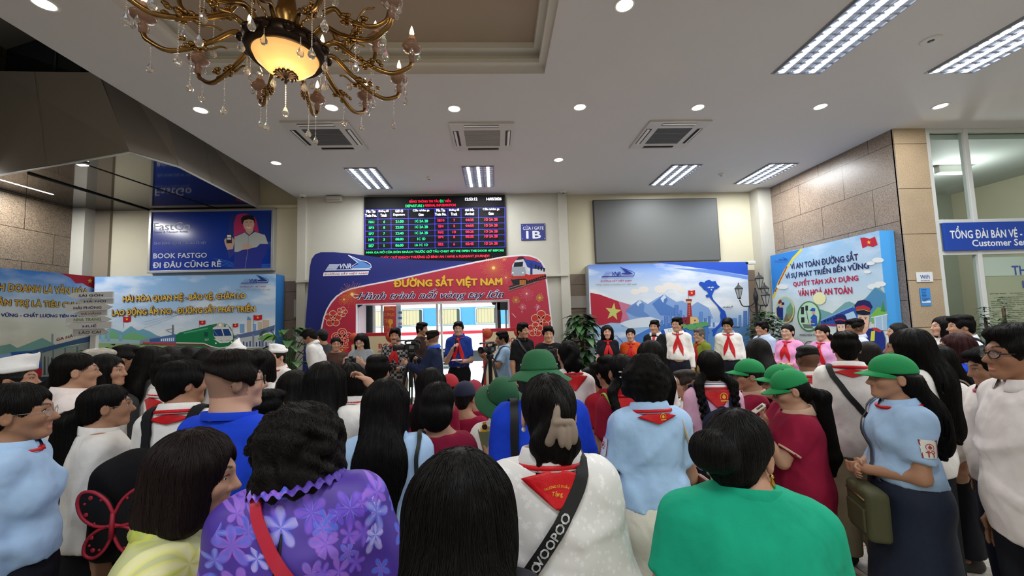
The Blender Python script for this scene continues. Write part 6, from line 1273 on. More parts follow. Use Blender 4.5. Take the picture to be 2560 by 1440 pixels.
def gate_bits():
    p = Print((0, 9.45, 0), (0, -1, 0), Z(720, 740, .18054)); a, b = p.pt(1325, 145), p.pt(1512, 660); t = thing('banner', 'tall red banner with orange letters behind the gate glass', 'banner'); mb = MB(); mb.bbox((a[0], 9.45, .05), (b[0], 9.48, a[2]), .003); mb.build('cloth', mat('banner_red', 'c02a34'), t)
    for s, y, w in (('CƯỜNG', 172, 140), ('C PHỤC', 262, 145), ('TRUY', 345, 100), ('Y TẬN', 432, 120)): p.text(s, (1332, y), (1332+w, y), 58, 'e08a2a', .03)
    p.flush('lettering', t); p.poly([(1385, 350), (1400, 320), (1450, 325), (1455, 375), (1430, 400), (1420, 440), (1405, 400)], 'f0a030'); p.flush('emblem', t); mb = MB(); mb.tube([(a[0], 9.5, a[2]), (b[0], 9.5, a[2])], .012, 6); mb.tube([((a[0]+b[0])/2, 9.5, 0), ((a[0]+b[0])/2, 9.5, a[2])], .012, 6); mb.build('stand', m_steel, t)
    c, d = p.pt(1518, 135), p.pt(1586, 470); t = thing('notice_strip', 'narrow pale vertical strip with small blue stickers by the red banner', 'notice'); mb = MB(); mb.bbox((c[0], 9.3, .04), (d[0], 9.33, c[2]+.1), .003); mb.build('strip', mat('strip_pale', 'd4d0e4', rough=.3), t); q = Print((0, 9.3, 0), (0, -1, 0), p.z)
    for y, cc in ((215, '5a8ad8'), (290, '4a78d0'), (370, 'b090c8'), (410, '6a98e0')): q.rect(1526, y, 1578, y+32, cc)
    q.flush('sticker', t)
    u, v = p.pt(1110, 145), p.pt(1300, 515); t = thing('door_leaf', 'dark grey open door leaf at the left of the gate', 'door', kind='structure'); mb = MB(); mb.bbox((u[0]-.05, 9.0, .02), (v[0]-.08, 9.06, 2.45), .006); mb.build('panel', mat('leaf_dark', '39454a', rough=.3), t); mb = MB(); mb.bbox((v[0]-.07, 8.98, .02), (v[0]-.02, 9.06, 2.45), .006); mb.build('edge_post', m_alu, t)
    e = at(1258, 765, 8.9); t = thing('dark_door_frame', 'dark glazed door frame at the right end of the gate', 'door', kind='structure'); mb = MB(); mb.bbox((e[0]-.14, 8.95, 0), (e[0]-.06, 9.05, 2.5), .006); mb.bbox((e[0]+.14, 8.95, 0), (e[0]+.2, 9.05, 2.5), .006); mb.bbox((e[0]-.14, 8.95, 1.95), (e[0]+.2, 9.05, 2.15), .006); mb.build('frame', m_dark, t)
    e = at(1235, 757, 8.95); t = thing('dome_camera', 'small dark dome camera under the top of the gate opening', 'camera', tuple(e)); mb = MB(); mb.lathe([(0, .04), (.06, .04), (.065, .0), (.05, -.005)], n=20); mb.tube([(0, 0, .04), (0, 0, .3)], .012, 6); mb.build('mount', m_dark, t); mb = MB(); mb.lathe([(.052, 0), (.045, -.03), (.025, -.048), (0, -.054)], n=20); mb.build('dome', mat('dome_glass', '1a1a20', rough=.08), t)
gate_bits()
e = at(1880, 657, 8.4); t = thing('security_camera', 'white security camera at the top right corner of the mountain mural', 'camera', tuple(e)); mb = MB(); mb.bbox((-.1, -.04, -.035), (.06, .04, .035), .012); mb.build('housing', m_white, t); mb = MB(); mb.tube([(-.1, 0, 0), (-.125, 0, 0)], .026, 12); mb.build('lens', m_black, t); mb = MB(); mb.tube([(.04, 0, 0), (.12, .1, .02), (.12, .32, .02)], .014, 8); mb.build('bracket', m_white, t)
# ------------------------------------------------------------------ plants, lamp post, signpost
m_leaf = [mat('leaf_%d' % i, c, rough=.45, spec=.5, var=.12, vscale=9) for i, c in enumerate(('23401f', '2f5528', '1c3320', '3a6230'))]
def leaf(mb, p, d, L, W, droop=.3, mi=0, n=5, heart=False):
    d = nrm(d); s = np.cross(d, (0, 0, 1.)); s = s/np.linalg.norm(s) if np.linalg.norm(s) > .05 else np.array((1., 0, 0)); V = []
    for i in range(n+1):
        t = i/n; c = np.array(p)+d*L*t+np.array((0, 0, -droop*L*t*t)); w = W*(math.sin(math.pi*min(1, t*.92+.08))**.75 if not heart else (1-t)**.6*min(1, t*5+.25)); up = np.array((0, 0, .18*w)); V += [c-s*w+up, c, c+s*w+up]
    return mb.add(V, [q for i in range(n) for q in ((3*i, 3*i+1, 3*i+4, 3*i+3), (3*i+1, 3*i+2, 3*i+5, 3*i+4))], mi, True)
def pot(t, r, h, c='5a4a40'):
    mb = MB(); mb.lathe([(0, 0), (r*.72, 0), (r*.95, h*.9), (r*1.05, h*.92), (r*1.05, h), (r*.9, h), (r*.88, h*.9), (0, h*.88)], n=28); mb.build('pot', mat('pot_'+c, c, rough=.5), t)
def pothos_column(label, x, y, h, r, n, seed, L=.16, potc='5a4a40', name='potted_pothos', spread=1., z0=.3, heart=True, cat='plant'):
    t = thing(name, label, cat, (x, y, 0)); pot(t, r*.75, .32, potc); rr = random.Random(seed); mb = MB(); mb.tube([(0, 0, .28), (0, 0, h-.1)], .035, 8); mb.build('stem', mat('moss_pole', '4a3c28', bump=.5), t); mb = MB()
    for k in range(n):
        a = rr.uniform(0, 6.28); z = rr.uniform(z0, h); q = r*rr.uniform(.35, .8)*(1-.35*max(0, (z-h*.75)/(h*.25))); d = (math.cos(a)*spread, math.sin(a)*spread, rr.uniform(-.3, .5)); l = L*rr.uniform(.7, 1.3); leaf(mb, (q*math.cos(a), q*math.sin(a), z), d, l, l*.42, rr.uniform(.2, .9), rr.randrange(4), 5, heart)
    mb.build('foliage', m_leaf, t); return t
p = at(1455, 850, 7.9); pothos_column('tall leafy potted pothos between the arch and the mural', p[0], p[1], 1.78, .36, 420, 1, .2)
p = at(722, 870, 7.6); 
def big_leaf_plant(label, x, y, h, n, seed):
    t = thing('potted_monstera', label, 'plant', (x, y, 0)); pot(t, .24, .34, '4a4440'); rr = random.Random(seed); st = MB(); mb = MB()
    for k in range(n):
        a = rr.uniform(0, 6.28); q = rr.uniform(.08, .42); z = rr.uniform(.55, h); e = np.array((q*math.cos(a), q*math.sin(a), z)); st.tube(bez([(0, 0, .3), e*np.array((.35, .35, .7))+(0, 0, .1), e], 8), .007, 5); l = rr.uniform(.16, .26); leaf(mb, e, (math.cos(a), math.sin(a), .15), l, l*.46, .6, rr.randrange(4), 6, True)
    st.build('stem', mat('stem_green', '35502a'), t); mb.build('foliage', m_leaf, t)
big_leaf_plant('dark big-leaved potted plant by the left portal pier', p[0], p[1], 1.72, 60, 4)
p = at(255, 880, 7.6)
def hedge(label, x0, x1, y, z0, h, n, seed):
    t = thing('planter_shrub', label, 'plant', ((x0+x1)/2, y, 0)); w = (x1-x0)/2; mb = MB(); mb.bbox((-w, -.22, 0), (w, .22, .5), .02); mb.build('planter', mat('planter_wood', '5c4a3a', rough=.6), t); rr = random.Random(seed); mb = MB(); st = MB()
    for k in range(14): x = -w*.9+k*w*1.8/13; st.tube([(x, 0, .48), (x+rr.uniform(-.05, .05), rr.uniform(-.08, .08), h-.15)], .012, 5)
    for k in range(n):
        a = rr.uniform(0, 6.28); l = rr.uniform(.06, .1); leaf(mb, (rr.uniform(-w, w), rr.uniform(-.24, .24), rr.uniform(z0, h-.12*rr.random())), (math.cos(a), math.sin(a), rr.uniform(-.1, .6)), l, l*.35, .3, rr.randrange(4), 3)
    st.build('stem', mat('stem_green'), t); mb.build('foliage', m_leaf, t)
hedge('dense green shrub planter at the foot of the white signpost', p[0]-.6, p[0]+.6, 7.95, .52, 1.5, 900, 6)
p = at(1905, 830, 8.0); 
t = thing('planter_shrub', '', 'plant'); bpy.data.objects.remove(t)
def shrub(label, x, y, h, r, n, seed):
    t = thing('potted_shrub', label, 'plant', (x, y, 0)); pot(t, .26, .4, '6a5a4c'); rr = random.Random(seed); mb = MB(); st = MB(); st.tube([(0, 0, .36), (0, 0, h*.7)], .02, 6)
    for k in range(n):
        a = rr.uniform(0, 6.28); u = rr.uniform(-1, 1); q = r*rr.uniform(.5, 1)*math.sqrt(1-u*u); l = rr.uniform(.07, .12); z = h*.68+u*h*.34; st.tube([(0, 0, h*.55), (q*math.cos(a), q*math.sin(a), z)], .003, 3) if k % 12 == 0 else None; leaf(mb, (q*math.cos(a), q*math.sin(a), z), (math.cos(a), math.sin(a), rr.uniform(-.3, .6)), l, l*.4, .3, rr.randrange(4), 3)
    st.build('stem', mat('stem_green'), t); mb.build('foliage', m_leaf, t)
shrub('bushy green potted shrub at the foot of the lantern post', p[0]+.12, 8.05, 1.72, .34, 620, 8)
def spiky(label, x, y, h, seed):
    t = thing('potted_dracaena', label, 'plant', (x, y, 0)); pot(t, .18, .32, '3c3a38'); rr = random.Random(seed); mb = MB(); st = MB(); st.tube([(0, 0, .3), (0, 0, h-.2)], .018, 6); st.build('stem', mat('stem_brown', '4a3a2a'), t)
    for k in range(150):
        u = rr.random(); z = .8+(h-.85)*u; a = rr.uniform(0, 6.28); L = (.21*(1-u)+.09)*rr.uniform(.8, 1.2); leaf(mb, (0, 0, z), (math.cos(a), math.sin(a), rr.uniform(.1, .7)), L, .014, .5, rr.randrange(3), 4)
    mb.build('foliage', m_leaf, t)
p = at(2398, 800, 5.6); spiky('spiky dark potted plant beside the partition frame post', p[0]+.02, 5.3, 1.78, 2); p = at(2484, 800, 5.25); spiky('taller spiky dark potted plant before the notice board', p[0]+.16, 5.25, 1.9, 3)
def lantern_post():
    Y = 7.7; c = at(1895, 820, Y); x = c[0]; t = thing('lantern_post', 'black cast iron post with four glass lanterns in front of the mural edge', 'lamp post', (x, Y, 0)); I = mat('cast_iron', '16171a', rough=.4, spec=.6); mb = MB(); zt = at(1890, 745, Y)[2]
    mb.lathe([(0, 0), (.2, 0), (.2, .06), (.14, .12), (.1, .3), (.05, .45), (.04, .8), (.03, 1.3), (.042, 1.42), (.042, 1.5), (.028, 1.56), (.024, zt-.1), (.045, zt-.02), (.045, zt+.06), (.02, zt+.14), (.016, zt+.2)], n=20); mb.build('post', I, t)
    def lamp(px, py, k):
        q = at(px, py, Y); o = np.array((q[0]-x, (.22, 0, -.2, -.1)[k], q[2])); g = MB(); g.lathe([(.03, -.12), (.075, .06), (.075, .065), (.03, -.115)], o, 6, smooth=False); f = MB(); f.lathe([(0, -.15), (.03, -.14), (.034, -.115), (.02, -.13)], o, 12); f.lathe([(.085, .06), (.09, .07), (.03, .13), (.012, .15), (.012, .17), (.0, .2)], o, 6, smooth=False)
        for a in range(6): an = a*math.pi/3; f.tube([o+(.03*math.cos(an), .03*math.sin(an), -.12), o+(.076*math.cos(an), .076*math.sin(an), .06)], .005, 5)
        L = f.build('lantern', I, t); g.build('lantern_glass', mat('lantern_glass', 'c8ccc8', rough=.1, alpha=.4), L); b = MB(); b.ball(o+(0, 0, -.02), (.02, .02, .035)); b.build('bulb', mat('bulb_off', 'e0ddd0', rough=.3), L)
        if k != 3: a = MB(); s = 1 if o[0] > 0 else -1; a.tube(bez([(0, 0, zt-.05), (o[0]*.3, o[1]*.3, zt-.14), (o[0]*.8, o[1]*.8, zt-.15), (o[0], o[1], o[2]-.16)], 16), .011, 6); a.tube(bez([(0, 0, zt-.3), (o[0]*.3, o[1]*.3, zt-.26), (o[0]*.45, o[1]*.45, zt-.15)], 10), .007, 6); a.build('arm', I, t)
    lamp(1864, 728, 0); lamp(1912, 730, 1); lamp(1897, 748, 2); lamp(1890, 706, 3)
lantern_post()
def signpost():
    Y = 7.35; z = Z(0, 640, .25); p = Print((0, Y, 0), (0, -1, 0), z); c = p.pt(915, 860); t = thing('signpost', 'white wooden signpost with seven city name arrows on the left', 'signpost', (c[0], Y+.05, 0)); wm = mat('sign_wood', 'd6d6d4', rough=.6); mb = MB(); mb.bbox((-.05, -.03, .05), (.05, .03, p.pt(915, 360)[2]), .006); mb.bbox((-.3, -.3, 0), (.3, .3, .06), .01); mb.build('post', wm, t)
    rows = [('SÀI GÒN', 690, 1145, 394, 60, -1, '3a3f52', 0), ('HÀ NỘI', 745, 1130, 456, 55, -1, '3a4256', 1), ('HẢI PHÒNG', 675, 1140, 515, 66, 1, '2e3248', 0), ('ĐÀ NẴNG', 730, 1070, 574, 55, -1, '9a4a52', 1), ('NHA TRANG', 678, 1135, 636, 60, 1, '7a9a5a', 0), ('HUẾ', 675, 1132, 698, 68, -1, '5a4a78', 0), ('LÀO CAI', 728, 1090, 762, 66, 1, '4a4c58', 1)]
    for s, x0, x1, y, h, d, col, back in rows:
        dy = .035 if back else 0; yy = Y+dy; a, b = p.pt(x0, y), p.pt(x1, y-4); hh = abs(p.pt(x0, y-h/2)[2]-p.pt(x0, y+h/2)[2]); zc = (a[2]+b[2])/2; tp = .12; X = lambda v: v-c[0]
        P = [(X(a[0])+(tp if d < 0 else 0), zc-hh/2), (X(b[0])-(tp if d > 0 else 0), zc-hh/2)]+([(X(b[0]), zc)] if d > 0 else [])+[(X(b[0])-(tp if d > 0 else 0), zc+hh/2), (X(a[0])+(tp if d < 0 else 0), zc+hh/2)]+([(X(a[0]), zc)] if d < 0 else [])
        mb = MB(); mb.prism(P, dy-.085, dy-.06); o = mb.build('arrow_board', wm, t); mb = MB(); put_text(mb, s, (X(a[0])+X(b[0]))/2+.02*d*-1, zc, h=hh*.52, w=min(.045*len(s)+.1, (b[0]-a[0])*.6), y=dy-.0865, bold=.02); mb.build('lettering', mat('print_'+col, col), o, fix=False)
signpost()
# ------------------------------------------------------------------ chandelier
def chandelier():
    cx, cy = -1.33, 2.55; zb = at(737, 186, cy)[2]; t = thing('chandelier', 'large brass chandelier with crystal drops, candle bulbs and a glowing alabaster bowl', 'chandelier', (cx, cy, zb)); B = mat('antique_brass', '8a6a3c', rough=.28, metal=1, var=.2, vscale=14); DK = mat('dark_bronze', '2c2018', rough=.3, metal=.8); AL = mat('alabaster', 'e8b878', rough=.4, emit=.95, ecol='f2b668', var=.1, vscale=9); WX = mat('candle_wax', 'c89a78', rough=.5); CR_ = glassmat('crystal', tintc=(.96, .95, .92)); FL = mat('candle_bulb', 'ffe2b0', emit=16, ecol='ffca80'); CUP = mat('bobeche', '8a6a58', rough=.3)
    bowl = MB(); bowl.lathe([(0, .0), (.06, .004), (.13, .035), (.18, .085), (.2, .13)], n=32); bowl.build('bowl', AL, t)
    r = MB(); V = []; n = 40
    r.lathe([(.195, .115), (.215, .1), (.245, .13), (.25, .18), (.235, .215), (.2, .235), (.19, .2)], n=48)
    for k in range(12): a = k*math.pi/6; r.ball((.243*math.cos(a), .243*math.sin(a), .165), (.035, .035, .03), 0, 10, 7)
    r.build('ring', DK, t); f = MB()
    for k in range(14): a = k*2*math.pi/14; f.tube([(.01*math.cos(a), .01*math.sin(a), -.008), (.06*math.cos(a), .06*math.sin(a), .0), (.072*math.cos(a+.2), .072*math.sin(a+.2), -.012)], [.012, .01, .004], 6)
    f.lathe([(0, -.07), (.01, -.06), (.006, -.03), (.02, -.012), (.03, 0)], n=12); f.build('finial', DK, t)
    cl = MB(); cl.lathe([(.05, .2), (.05, .3), (.09, .36), (.06, .45), (.04, .6), (.08, .72), (.05, .85), (.03, 1.0), (.02, 4.86-zb)], n=20); cl.build('column', B, t); cn = MB(); cn.lathe([(0, 4.86-zb-.06), (.09, 4.86-zb-.05), (.12, 4.86-zb-.005)], n=24); cn.build('canopy', B, t)
    glow = bpy.data.lights.new('bowl_lamp', 'POINT'); glow.energy = 6; glow.color = (1, .72, .4); glow.shadow_soft_size = .12; link('lamp', glow, None, t, (0, 0, -.12))
    def drop_mesh(big, chain):
        mb = MB(); s = .021 if big else .014
        for k in range(chain): mb.ball((0, 0, -.012*k-.006), .0042, 0, 6, 4)
        z = -.012*chain; mb.lathe([(0, z), (s*.35, z-s*.7), (s*.95, z-s*2.0), (s, z-s*2.5), (s*.7, z-s*3.2), (0, z-s*3.5)], n=10, smooth=False); return mb
    CRm = mat('crystal_drop', 'f2efe8', rough=.03, trans=.85, spec=.8, ior=1.6)
    D = {}
    def drop(par, p, big, chain):
        k = (big, chain)
        if k not in D: o = drop_mesh(*k).build('crystal_drop', CRm, par); D[k] = o
        else: o = D[k].copy(); COL.objects.link(o); o.parent = par
        o.location = p
    rr = random.Random(4)
    def arm(a, R, z0, zdip, ztop, lit=True):
        arm_o = link('arm', None, None, t); arm_o.rotation_euler.z = a; g = MB(); P = bez([(.2, 0, z0), (.3, 0, z0+.05), (R*.55, 0, (z0+zdip)/2+.02), (R*.8, 0, zdip), (R*.96, 0, zdip+.05), (R, 0, ztop-.16)], 34); g.tube(P, [.017-.003*i/len(P) for i in range(len(P))], 8); o = g.build('arm_tube', B, t); o.rotation_euler.z = a; bpy.data.objects.remove(arm_o); arm_o = o; arm_o.name = 'arm'
        g = MB(); m = P[len(P)//2]
        for k in range(16): u = rr.uniform(-.09, .07); an = rr.uniform(0, 6.28); g.ball(m+np.array((u, .03*math.cos(an), .02+.03*math.sin(an))), (.02, .011, .014), 0, 7, 5)
        tail = bez([m+(-.05, 0, .02), m+(-.1, 0, .005), m+(-.16, 0, .03), m+(-.2, 0, .02)], 12) if R > .7 else bez([m+(0, 0, .02), m+(.05, 0, .1), m+(.12, 0, .12)], 10); g.tube(tail, .007, 5); g.build('acanthus_leaf', B, arm_o)
        e = np.array((R, 0, ztop)); g = MB(); g.lathe([(.0, -.17), (.018, -.165), (.026, -.12), (.018, -.1), (.03, -.09), (.062, -.07), (.068, -.05), (.05, -.035), (.03, -.03), (.034, -.012), (.03, .0), (0, 0)], e, 18); g.build('candle_cup', CUP, arm_o); g = MB(); g.lathe([(.0, -.0), (.024, -.002), (.026, .01), (.02, .03), (0, .032)], e, 14); g.build('candle', WX, arm_o)
        if lit: g = MB(); g.lathe([(.0, .028), (.01, .032), (.016, .052), (.012, .075), (.004, .1), (0, .108)], e, 12); g.build('candle_bulb', FL, arm_o)
        drop(arm_o, e+(0, .05, -.06), False, 2); drop(arm_o, e+(0, -.05, -.06), False, 2); drop(arm_o, e+(.05, 0, -.06), rr.random() < .5, 3); drop(arm_o, P[-8]+(0, 0, -.015), True, rr.choice((6, 9, 14))); drop(arm_o, m+(0, 0, -.02), True, rr.choice((10, 16)))
    N = 12
    for k in range(N): arm(2*math.pi*(k+.35)/N, .8, .2, .08, .34)
    for k in range(8): arm(2*math.pi*(k+.1)/8, .66, .42, .36, .66)
    drop(t, (0, 0, -.07), True, 12)
    for k in range(8): a = k*math.pi/4; drop(t, (.25*math.cos(a), .25*math.sin(a), .13), True, (3, 5, 2)[k % 3])
chandelier()
# ------------------------------------------------------------------ the crowd
WH, LB, MR, RB, BK, NV, KH = 'e9e6e2', 'a9c8ea', '8e1738', '1a42cc', '17181c', '1c2236', 'b3a384'
def TP(col, sleeve=.32, hem='out', **k): return dict(col=col, sleeve=sleeve, hem=hem, **k)
TR = lambda c=BK, **k: dict(kind='trousers', col=c, **k)
SK = lambda c=BK, l=.3, **k: dict(kind='skirt', col=c, length=l, **k)
def C(label, px, py, d, face=0, q=None, grp='audience members', **k):
    cp = k.get('cap') is not None; p = at(px, py, d); hgt = p[2]-(.02 if cp else 0); a, b = [rad(v) for v in k.get('lean', (0, 0))]; Lh = hgt*.4; f_ = rad(face)
    dx, dy = Lh*math.sin(b), Lh*math.sin(a); p = (p[0]-dx*math.cos(f_)+dy*math.sin(f_), p[1]-dx*math.sin(f_)-dy*math.cos(f_)); hgt += Lh*(1-math.cos(a)*math.cos(b))
    return person(label, p[0], p[1], hgt, face, q=(0 if d < 1.75 else 1 if d < 3.3 else 2) if q is None else q, group=grp, **k)
def held(R, side=1, along=.075, off=0):
    S0, E, W, d, n = R['AR'][side]; return W+d*along+nrm(n)*off
def bag_thing(R, label, name, cat, S, m, step=.009, group=None):
    V, Q = S.mesh(step); o = link(name, mesh_np(name, V, Q), m, None, R['root'].location, R['root'].rotation_euler.z); return tag(o, label, cat, group)
def crossbody(R, label, path, width, m, bag=None, bagsize=(.11, .035, .08), bm=None, name='crossbody_bag', cat='bag', strapname='strap', off=.008):
    S = Sdf(); S.box(R['T'](*bag), bagsize, r=.025); w_ = waves(R['seed']+8, 45); S.post.append(lambda D, X, Y, Z: D+.003*w_(X, Y, Z)); o = bag_thing(R, label, name, cat, S, bm or m); so, P = strap(R, path, width, m, strapname, parent=o, off=off); R['strap'] = so; R['strap_path'] = P; return o
def earrings(R, col='e8e2d8', r=.0055, drop=0, metal=0):
    for sx in (-1, 1): mb = MB(); mb.ball(R['hp'](.079*sx, -.004, -.045), r, 0, 10, 7); (mb.lathe([(0, -.03), (.006, -.025), (.007, -.012), (.002, 0)], R['hp'](.08*sx, -.004, -.05), 10) if drop else None); mb.build('earring', mat('earring_'+col, col, rough=.2, metal=metal), R['root'])
def floral(name, base, cols, scale, bg2, R_=.5):
    m = bpy.data.materials.new(name); m.use_nodes = True; nt = m.node_tree; N = nt.nodes.new; L = nt.links.new; b = nt.nodes['Principled BSDF']; b.inputs['Roughness'].default_value = .55
    def mt(op, a, c=None, d=None):
        n = N('ShaderNodeMath'); n.operation = op
        for i, v in enumerate((a, c, d)):
            if v is None: continue
            if hasattr(v, 'links'): L(v, n.inputs[i])
            else: n.inputs[i].default_value = v
        return n.outputs[0]
    tc = N('ShaderNodeTexCoord'); s = N('ShaderNodeSeparateXYZ'); L(tc.outputs['Object'], s.inputs[0]); cb = N('ShaderNodeCombineXYZ'); L(mt('ADD', s.outputs[0], mt('MULTIPLY', s.outputs[1], .7)), cb.inputs[0]); L(s.outputs[2], cb.inputs[1])
    nz = N('ShaderNodeTexNoise'); nz.inputs['Scale'].default_value = 5; L(cb.outputs[0], nz.inputs['Vector']); cur = N('ShaderNodeMix'); cur.data_type = 'RGBA'; cur.inputs[6].default_value = (*lin(base), 1); cur.inputs[7].default_value = (*lin(bg2), 1); L(nz.outputs['Fac'], cur.inputs[0]); src = cur.outputs[2]
    for k, sc in enumerate((scale, scale*1.35, scale*.8)):
        mp = N('ShaderNodeMapping'); mp.inputs['Location'].default_value = (k*3.7, k*1.9, 0); L(cb.outputs[0], mp.inputs[0]); v = N('ShaderNodeTexVoronoi'); v.voronoi_dimensions = '2D'; v.inputs['Scale'].default_value = sc; L(mp.outputs[0], v.inputs['Vector'])
        df = N('ShaderNodeVectorMath'); df.operation = 'SUBTRACT'; L(mp.outputs[0], df.inputs[0]); L(v.outputs['Position'], df.inputs[1]); q = N('ShaderNodeSeparateXYZ'); L(df.outputs[0], q.inputs[0]); sc_ = N('ShaderNodeSeparateColor'); L(v.outputs['Color'], sc_.inputs[0])
        th = mt('ADD', mt('ARCTAN2', q.outputs[1], q.outputs[0]), mt('MULTIPLY', sc_.outputs[0], 6.28)); pet = mt('ABSOLUTE', mt('COSINE', mt('MULTIPLY', th, 2.5))); rad_ = mt('MULTIPLY', mt('ADD', mt('MULTIPLY', pet, .62), .3), R_/sc); d = mt('SUBTRACT', rad_, v.outputs['Distance'] if False else mt('SQRT', mt('ADD', mt('POWER', q.outputs[0], 2), mt('POWER', q.outputs[1], 2))))
        mask = N('ShaderNodeMapRange'); mask.inputs['From Min'].default_value = 0; mask.inputs['From Max'].default_value = .06/sc; mask.inputs['To Max'].default_value = .85; L(d, mask.inputs['Value']); rp = N('ShaderNodeValToRGB'); el = rp.color_ramp.elements
        while len(el) < len(cols): el.new(.5)
        for i, c in enumerate(cols): el[i].position = i/(len(cols)-1); el[i].color = (*lin(c), 1)
        L(mt('ADD', mt('MULTIPLY', sc_.outputs[1], .7), mt('MULTIPLY', pet, .3)), rp.inputs['Fac']); gate = mt('MULTIPLY', mask.outputs[0], mt('GREATER_THAN', sc_.outputs[2], .25)); mx = N('ShaderNodeMix'); mx.data_type = 'RGBA'; L(gate, mx.inputs[0]); L(src, mx.inputs[6]); L(rp.outputs[0], mx.inputs[7]); src = mx.outputs[2]
    L(src, b.inputs['Base Color']); return m
def plaidmat():
    m = bpy.data.materials.new('plaid'); m.use_nodes = True; nt = m.node_tree; b = nt.nodes['Principled BSDF']; tc = nt.nodes.new('ShaderNodeTexCoord'); ck = nt.nodes.new('ShaderNodeTexChecker'); ck.inputs['Scale'].default_value = 26; ck.inputs['Color1'].default_value = (.01, .01, .012, 1); ck.inputs['Color2'].default_value = (.3, .3, .31, 1); nt.links.new(tc.outputs['Object'], ck.inputs[0]); nt.links.new(ck.outputs[0], b.inputs['Base Color']); b.inputs['Roughness'].default_value = .8; return m
def patch(R, x, z, w, h, side, col='e6e4e0', edge='8a2a24', emb='b03a2a', emb2='c79a3a', word=None):
    """badge sewn on a sleeve: laid on the shirt from the outer side"""
    S = R['top']; base = np.array([(side*.6, y, zz) for zz in np.linspace(z-h/2, z+h/2, 5) for y in np.linspace(x-w/2, x+w/2, 5)]); Q, hit = S.cast(base, (-side, 0, 0)); Q[:, 0] += side*.004; mb = MB(); mb.add(Q, [(r*5+c, r*5+c+1, r*5+c+6, r*5+c+5) for r in range(4) for c in range(4)], 0, True)
    o = mb.build('sleeve_badge', mat('badge_'+col, col, rough=.6), R['root'], fix=False)
    def lay(V, F, m, off, nm):
        V = np.array(V); P = np.c_[np.full(len(V), side*.6), x+side*V[:, 0]*1., z+V[:, 1]]; Q, hit = S.cast(P, (-side, 0, 0)); Q[:, 0] += side*off; mb = MB(); mb.add(Q, F, 0); mb.build(nm, m, o, fix=False)
    b = []; F = []
    for i, (a, c) in enumerate(((-1, -1), (1, -1), (1, 1), (-1, 1))): b += [(a*w/2, c*h/2), (a*w*.44, c*h*.44)]
    F = [(2*i, 2*i+1, (2*i+3) % 8, (2*i+2) % 8) for i in range(4)]; lay(b, F, mat('badge_edge_'+edge, edge), .0055, 'badge_edge'); V, F = emblem_geo(0, h*.1, w*.25); lay(V, F, mat('badge_print_'+emb, emb), .0055, 'badge_emblem')
    if word: V, F = flat_text(word, 0, -h*.28, w=w*.6, bold=.02); lay(V, F, mat('badge_print_'+emb, emb), .0055, 'badge_lettering')
# ---- front rows -------------------------------------------------
pf = floral('purple_floral', '37268a', ['8f86e6', '5a3fd0', 'a06ad8', '4a6ae0', 'c8b8f2'], 13, '5a3aa8')
R = C('woman in a purple flowered dress with dark curly hair in the foreground', 742, 1010, 1.12, 8, f=True, w=1.14, drop=.125, lean=(7, -6), top=dict(m=pf, sleeve=.4, puff=.022, loose=.012, fold=.007), bot=SK('3a2a80', .3), hair=dict(style='curly', curl=1, length=.04, wide=1.22, vol=1.06, strands=9000, col='15100e'), scarf=dict(), arms=('bag', 'hang'), sk='b98e74')
mb = MB(); A = np.linspace(0, 2*math.pi, 401)[:-1]; V = [R['T'](math.sin(a)*r_*1.1, -.014+math.cos(a)*r_, 1.425+dz+.006*math.sin(a*26+z_)) for z_, (r_, dz) in enumerate(((.078, -.01), (.086, .012), (.098, .018), (.108, .004))) for a in A]; n = 400
mb.add(V, [(k*n+i, k*n+(i+1) % n, (k+1)*n+(i+1) % n, (k+1)*n+i) for k in range(3) for i in range(n)], 0, True); mb.build('ruffle_collar', pf, R['root'])
G = np.zeros((9, 3, 2)); c0 = R['T'](-.005, 0, 1.36)
for i, t in enumerate(np.linspace(0, 1, 9)):
    for j, u in enumerate((-1, 0, 1)): G[i, j] = (c0[0]+u*(.0015+.005*math.sin(math.pi*t)), c0[2]-.13*t)
sheet(R, 'keyhole', G, mat('keyhole_black', '0b0910'), -1, .002, .001)
redl = mat('red_leather', 'b3243a', rough=.4); crossbody(R, 'red leather shoulder bag with a strap across the purple dress', [(-.05, .1, 1.34), (-.06, 0, 1.42), (-.06, -.1, 1.38), (.0, -.14, 1.27), (.085, -.15, 1.14), (.165, -.1, 1.0), (.2, .03, .92)], .026, redl, (.2, .06, .85))
R = C('girl with very long straight black hair at the bottom centre', 1150, 1130, .9, 0, f=True, top=TP('2a2a30', .5), bot=SK('2a2a30'), hair=dict(style='long', z=.78, wide=1.22, taper=1.12, strands=12000, vol=1.06))
R = C('woman in an emerald green dress with her hair in a bun, front right', 1852, 1022, 1.1, -6, f=True, w=1.3, drop=.15, hd=(-48, 4, 0), lean=(4, 4), top=TP('16a07c', .3, loose=.01, name='high_top', fold=.006), bot=SK('16a07c', .35), hair=dict(style='bun', strands=8000, vol=1.03, tail=dict(x=-.02, y=-.125, h=.02, rx=.062, ry=.055, rz=.055)), collar=dict(col='16a07c', h=.034, stand=True, opening=.2), sk='b98a70', arms=('hang', 'hang'))
earrings(R, 'd8b45a', .006, 1, 1)
dots = floral('dotted_white', 'e6e4e1', ['f2f0ee', 'f4f2f0', 'f6f4f2'], 26, 'e0deda', .22)
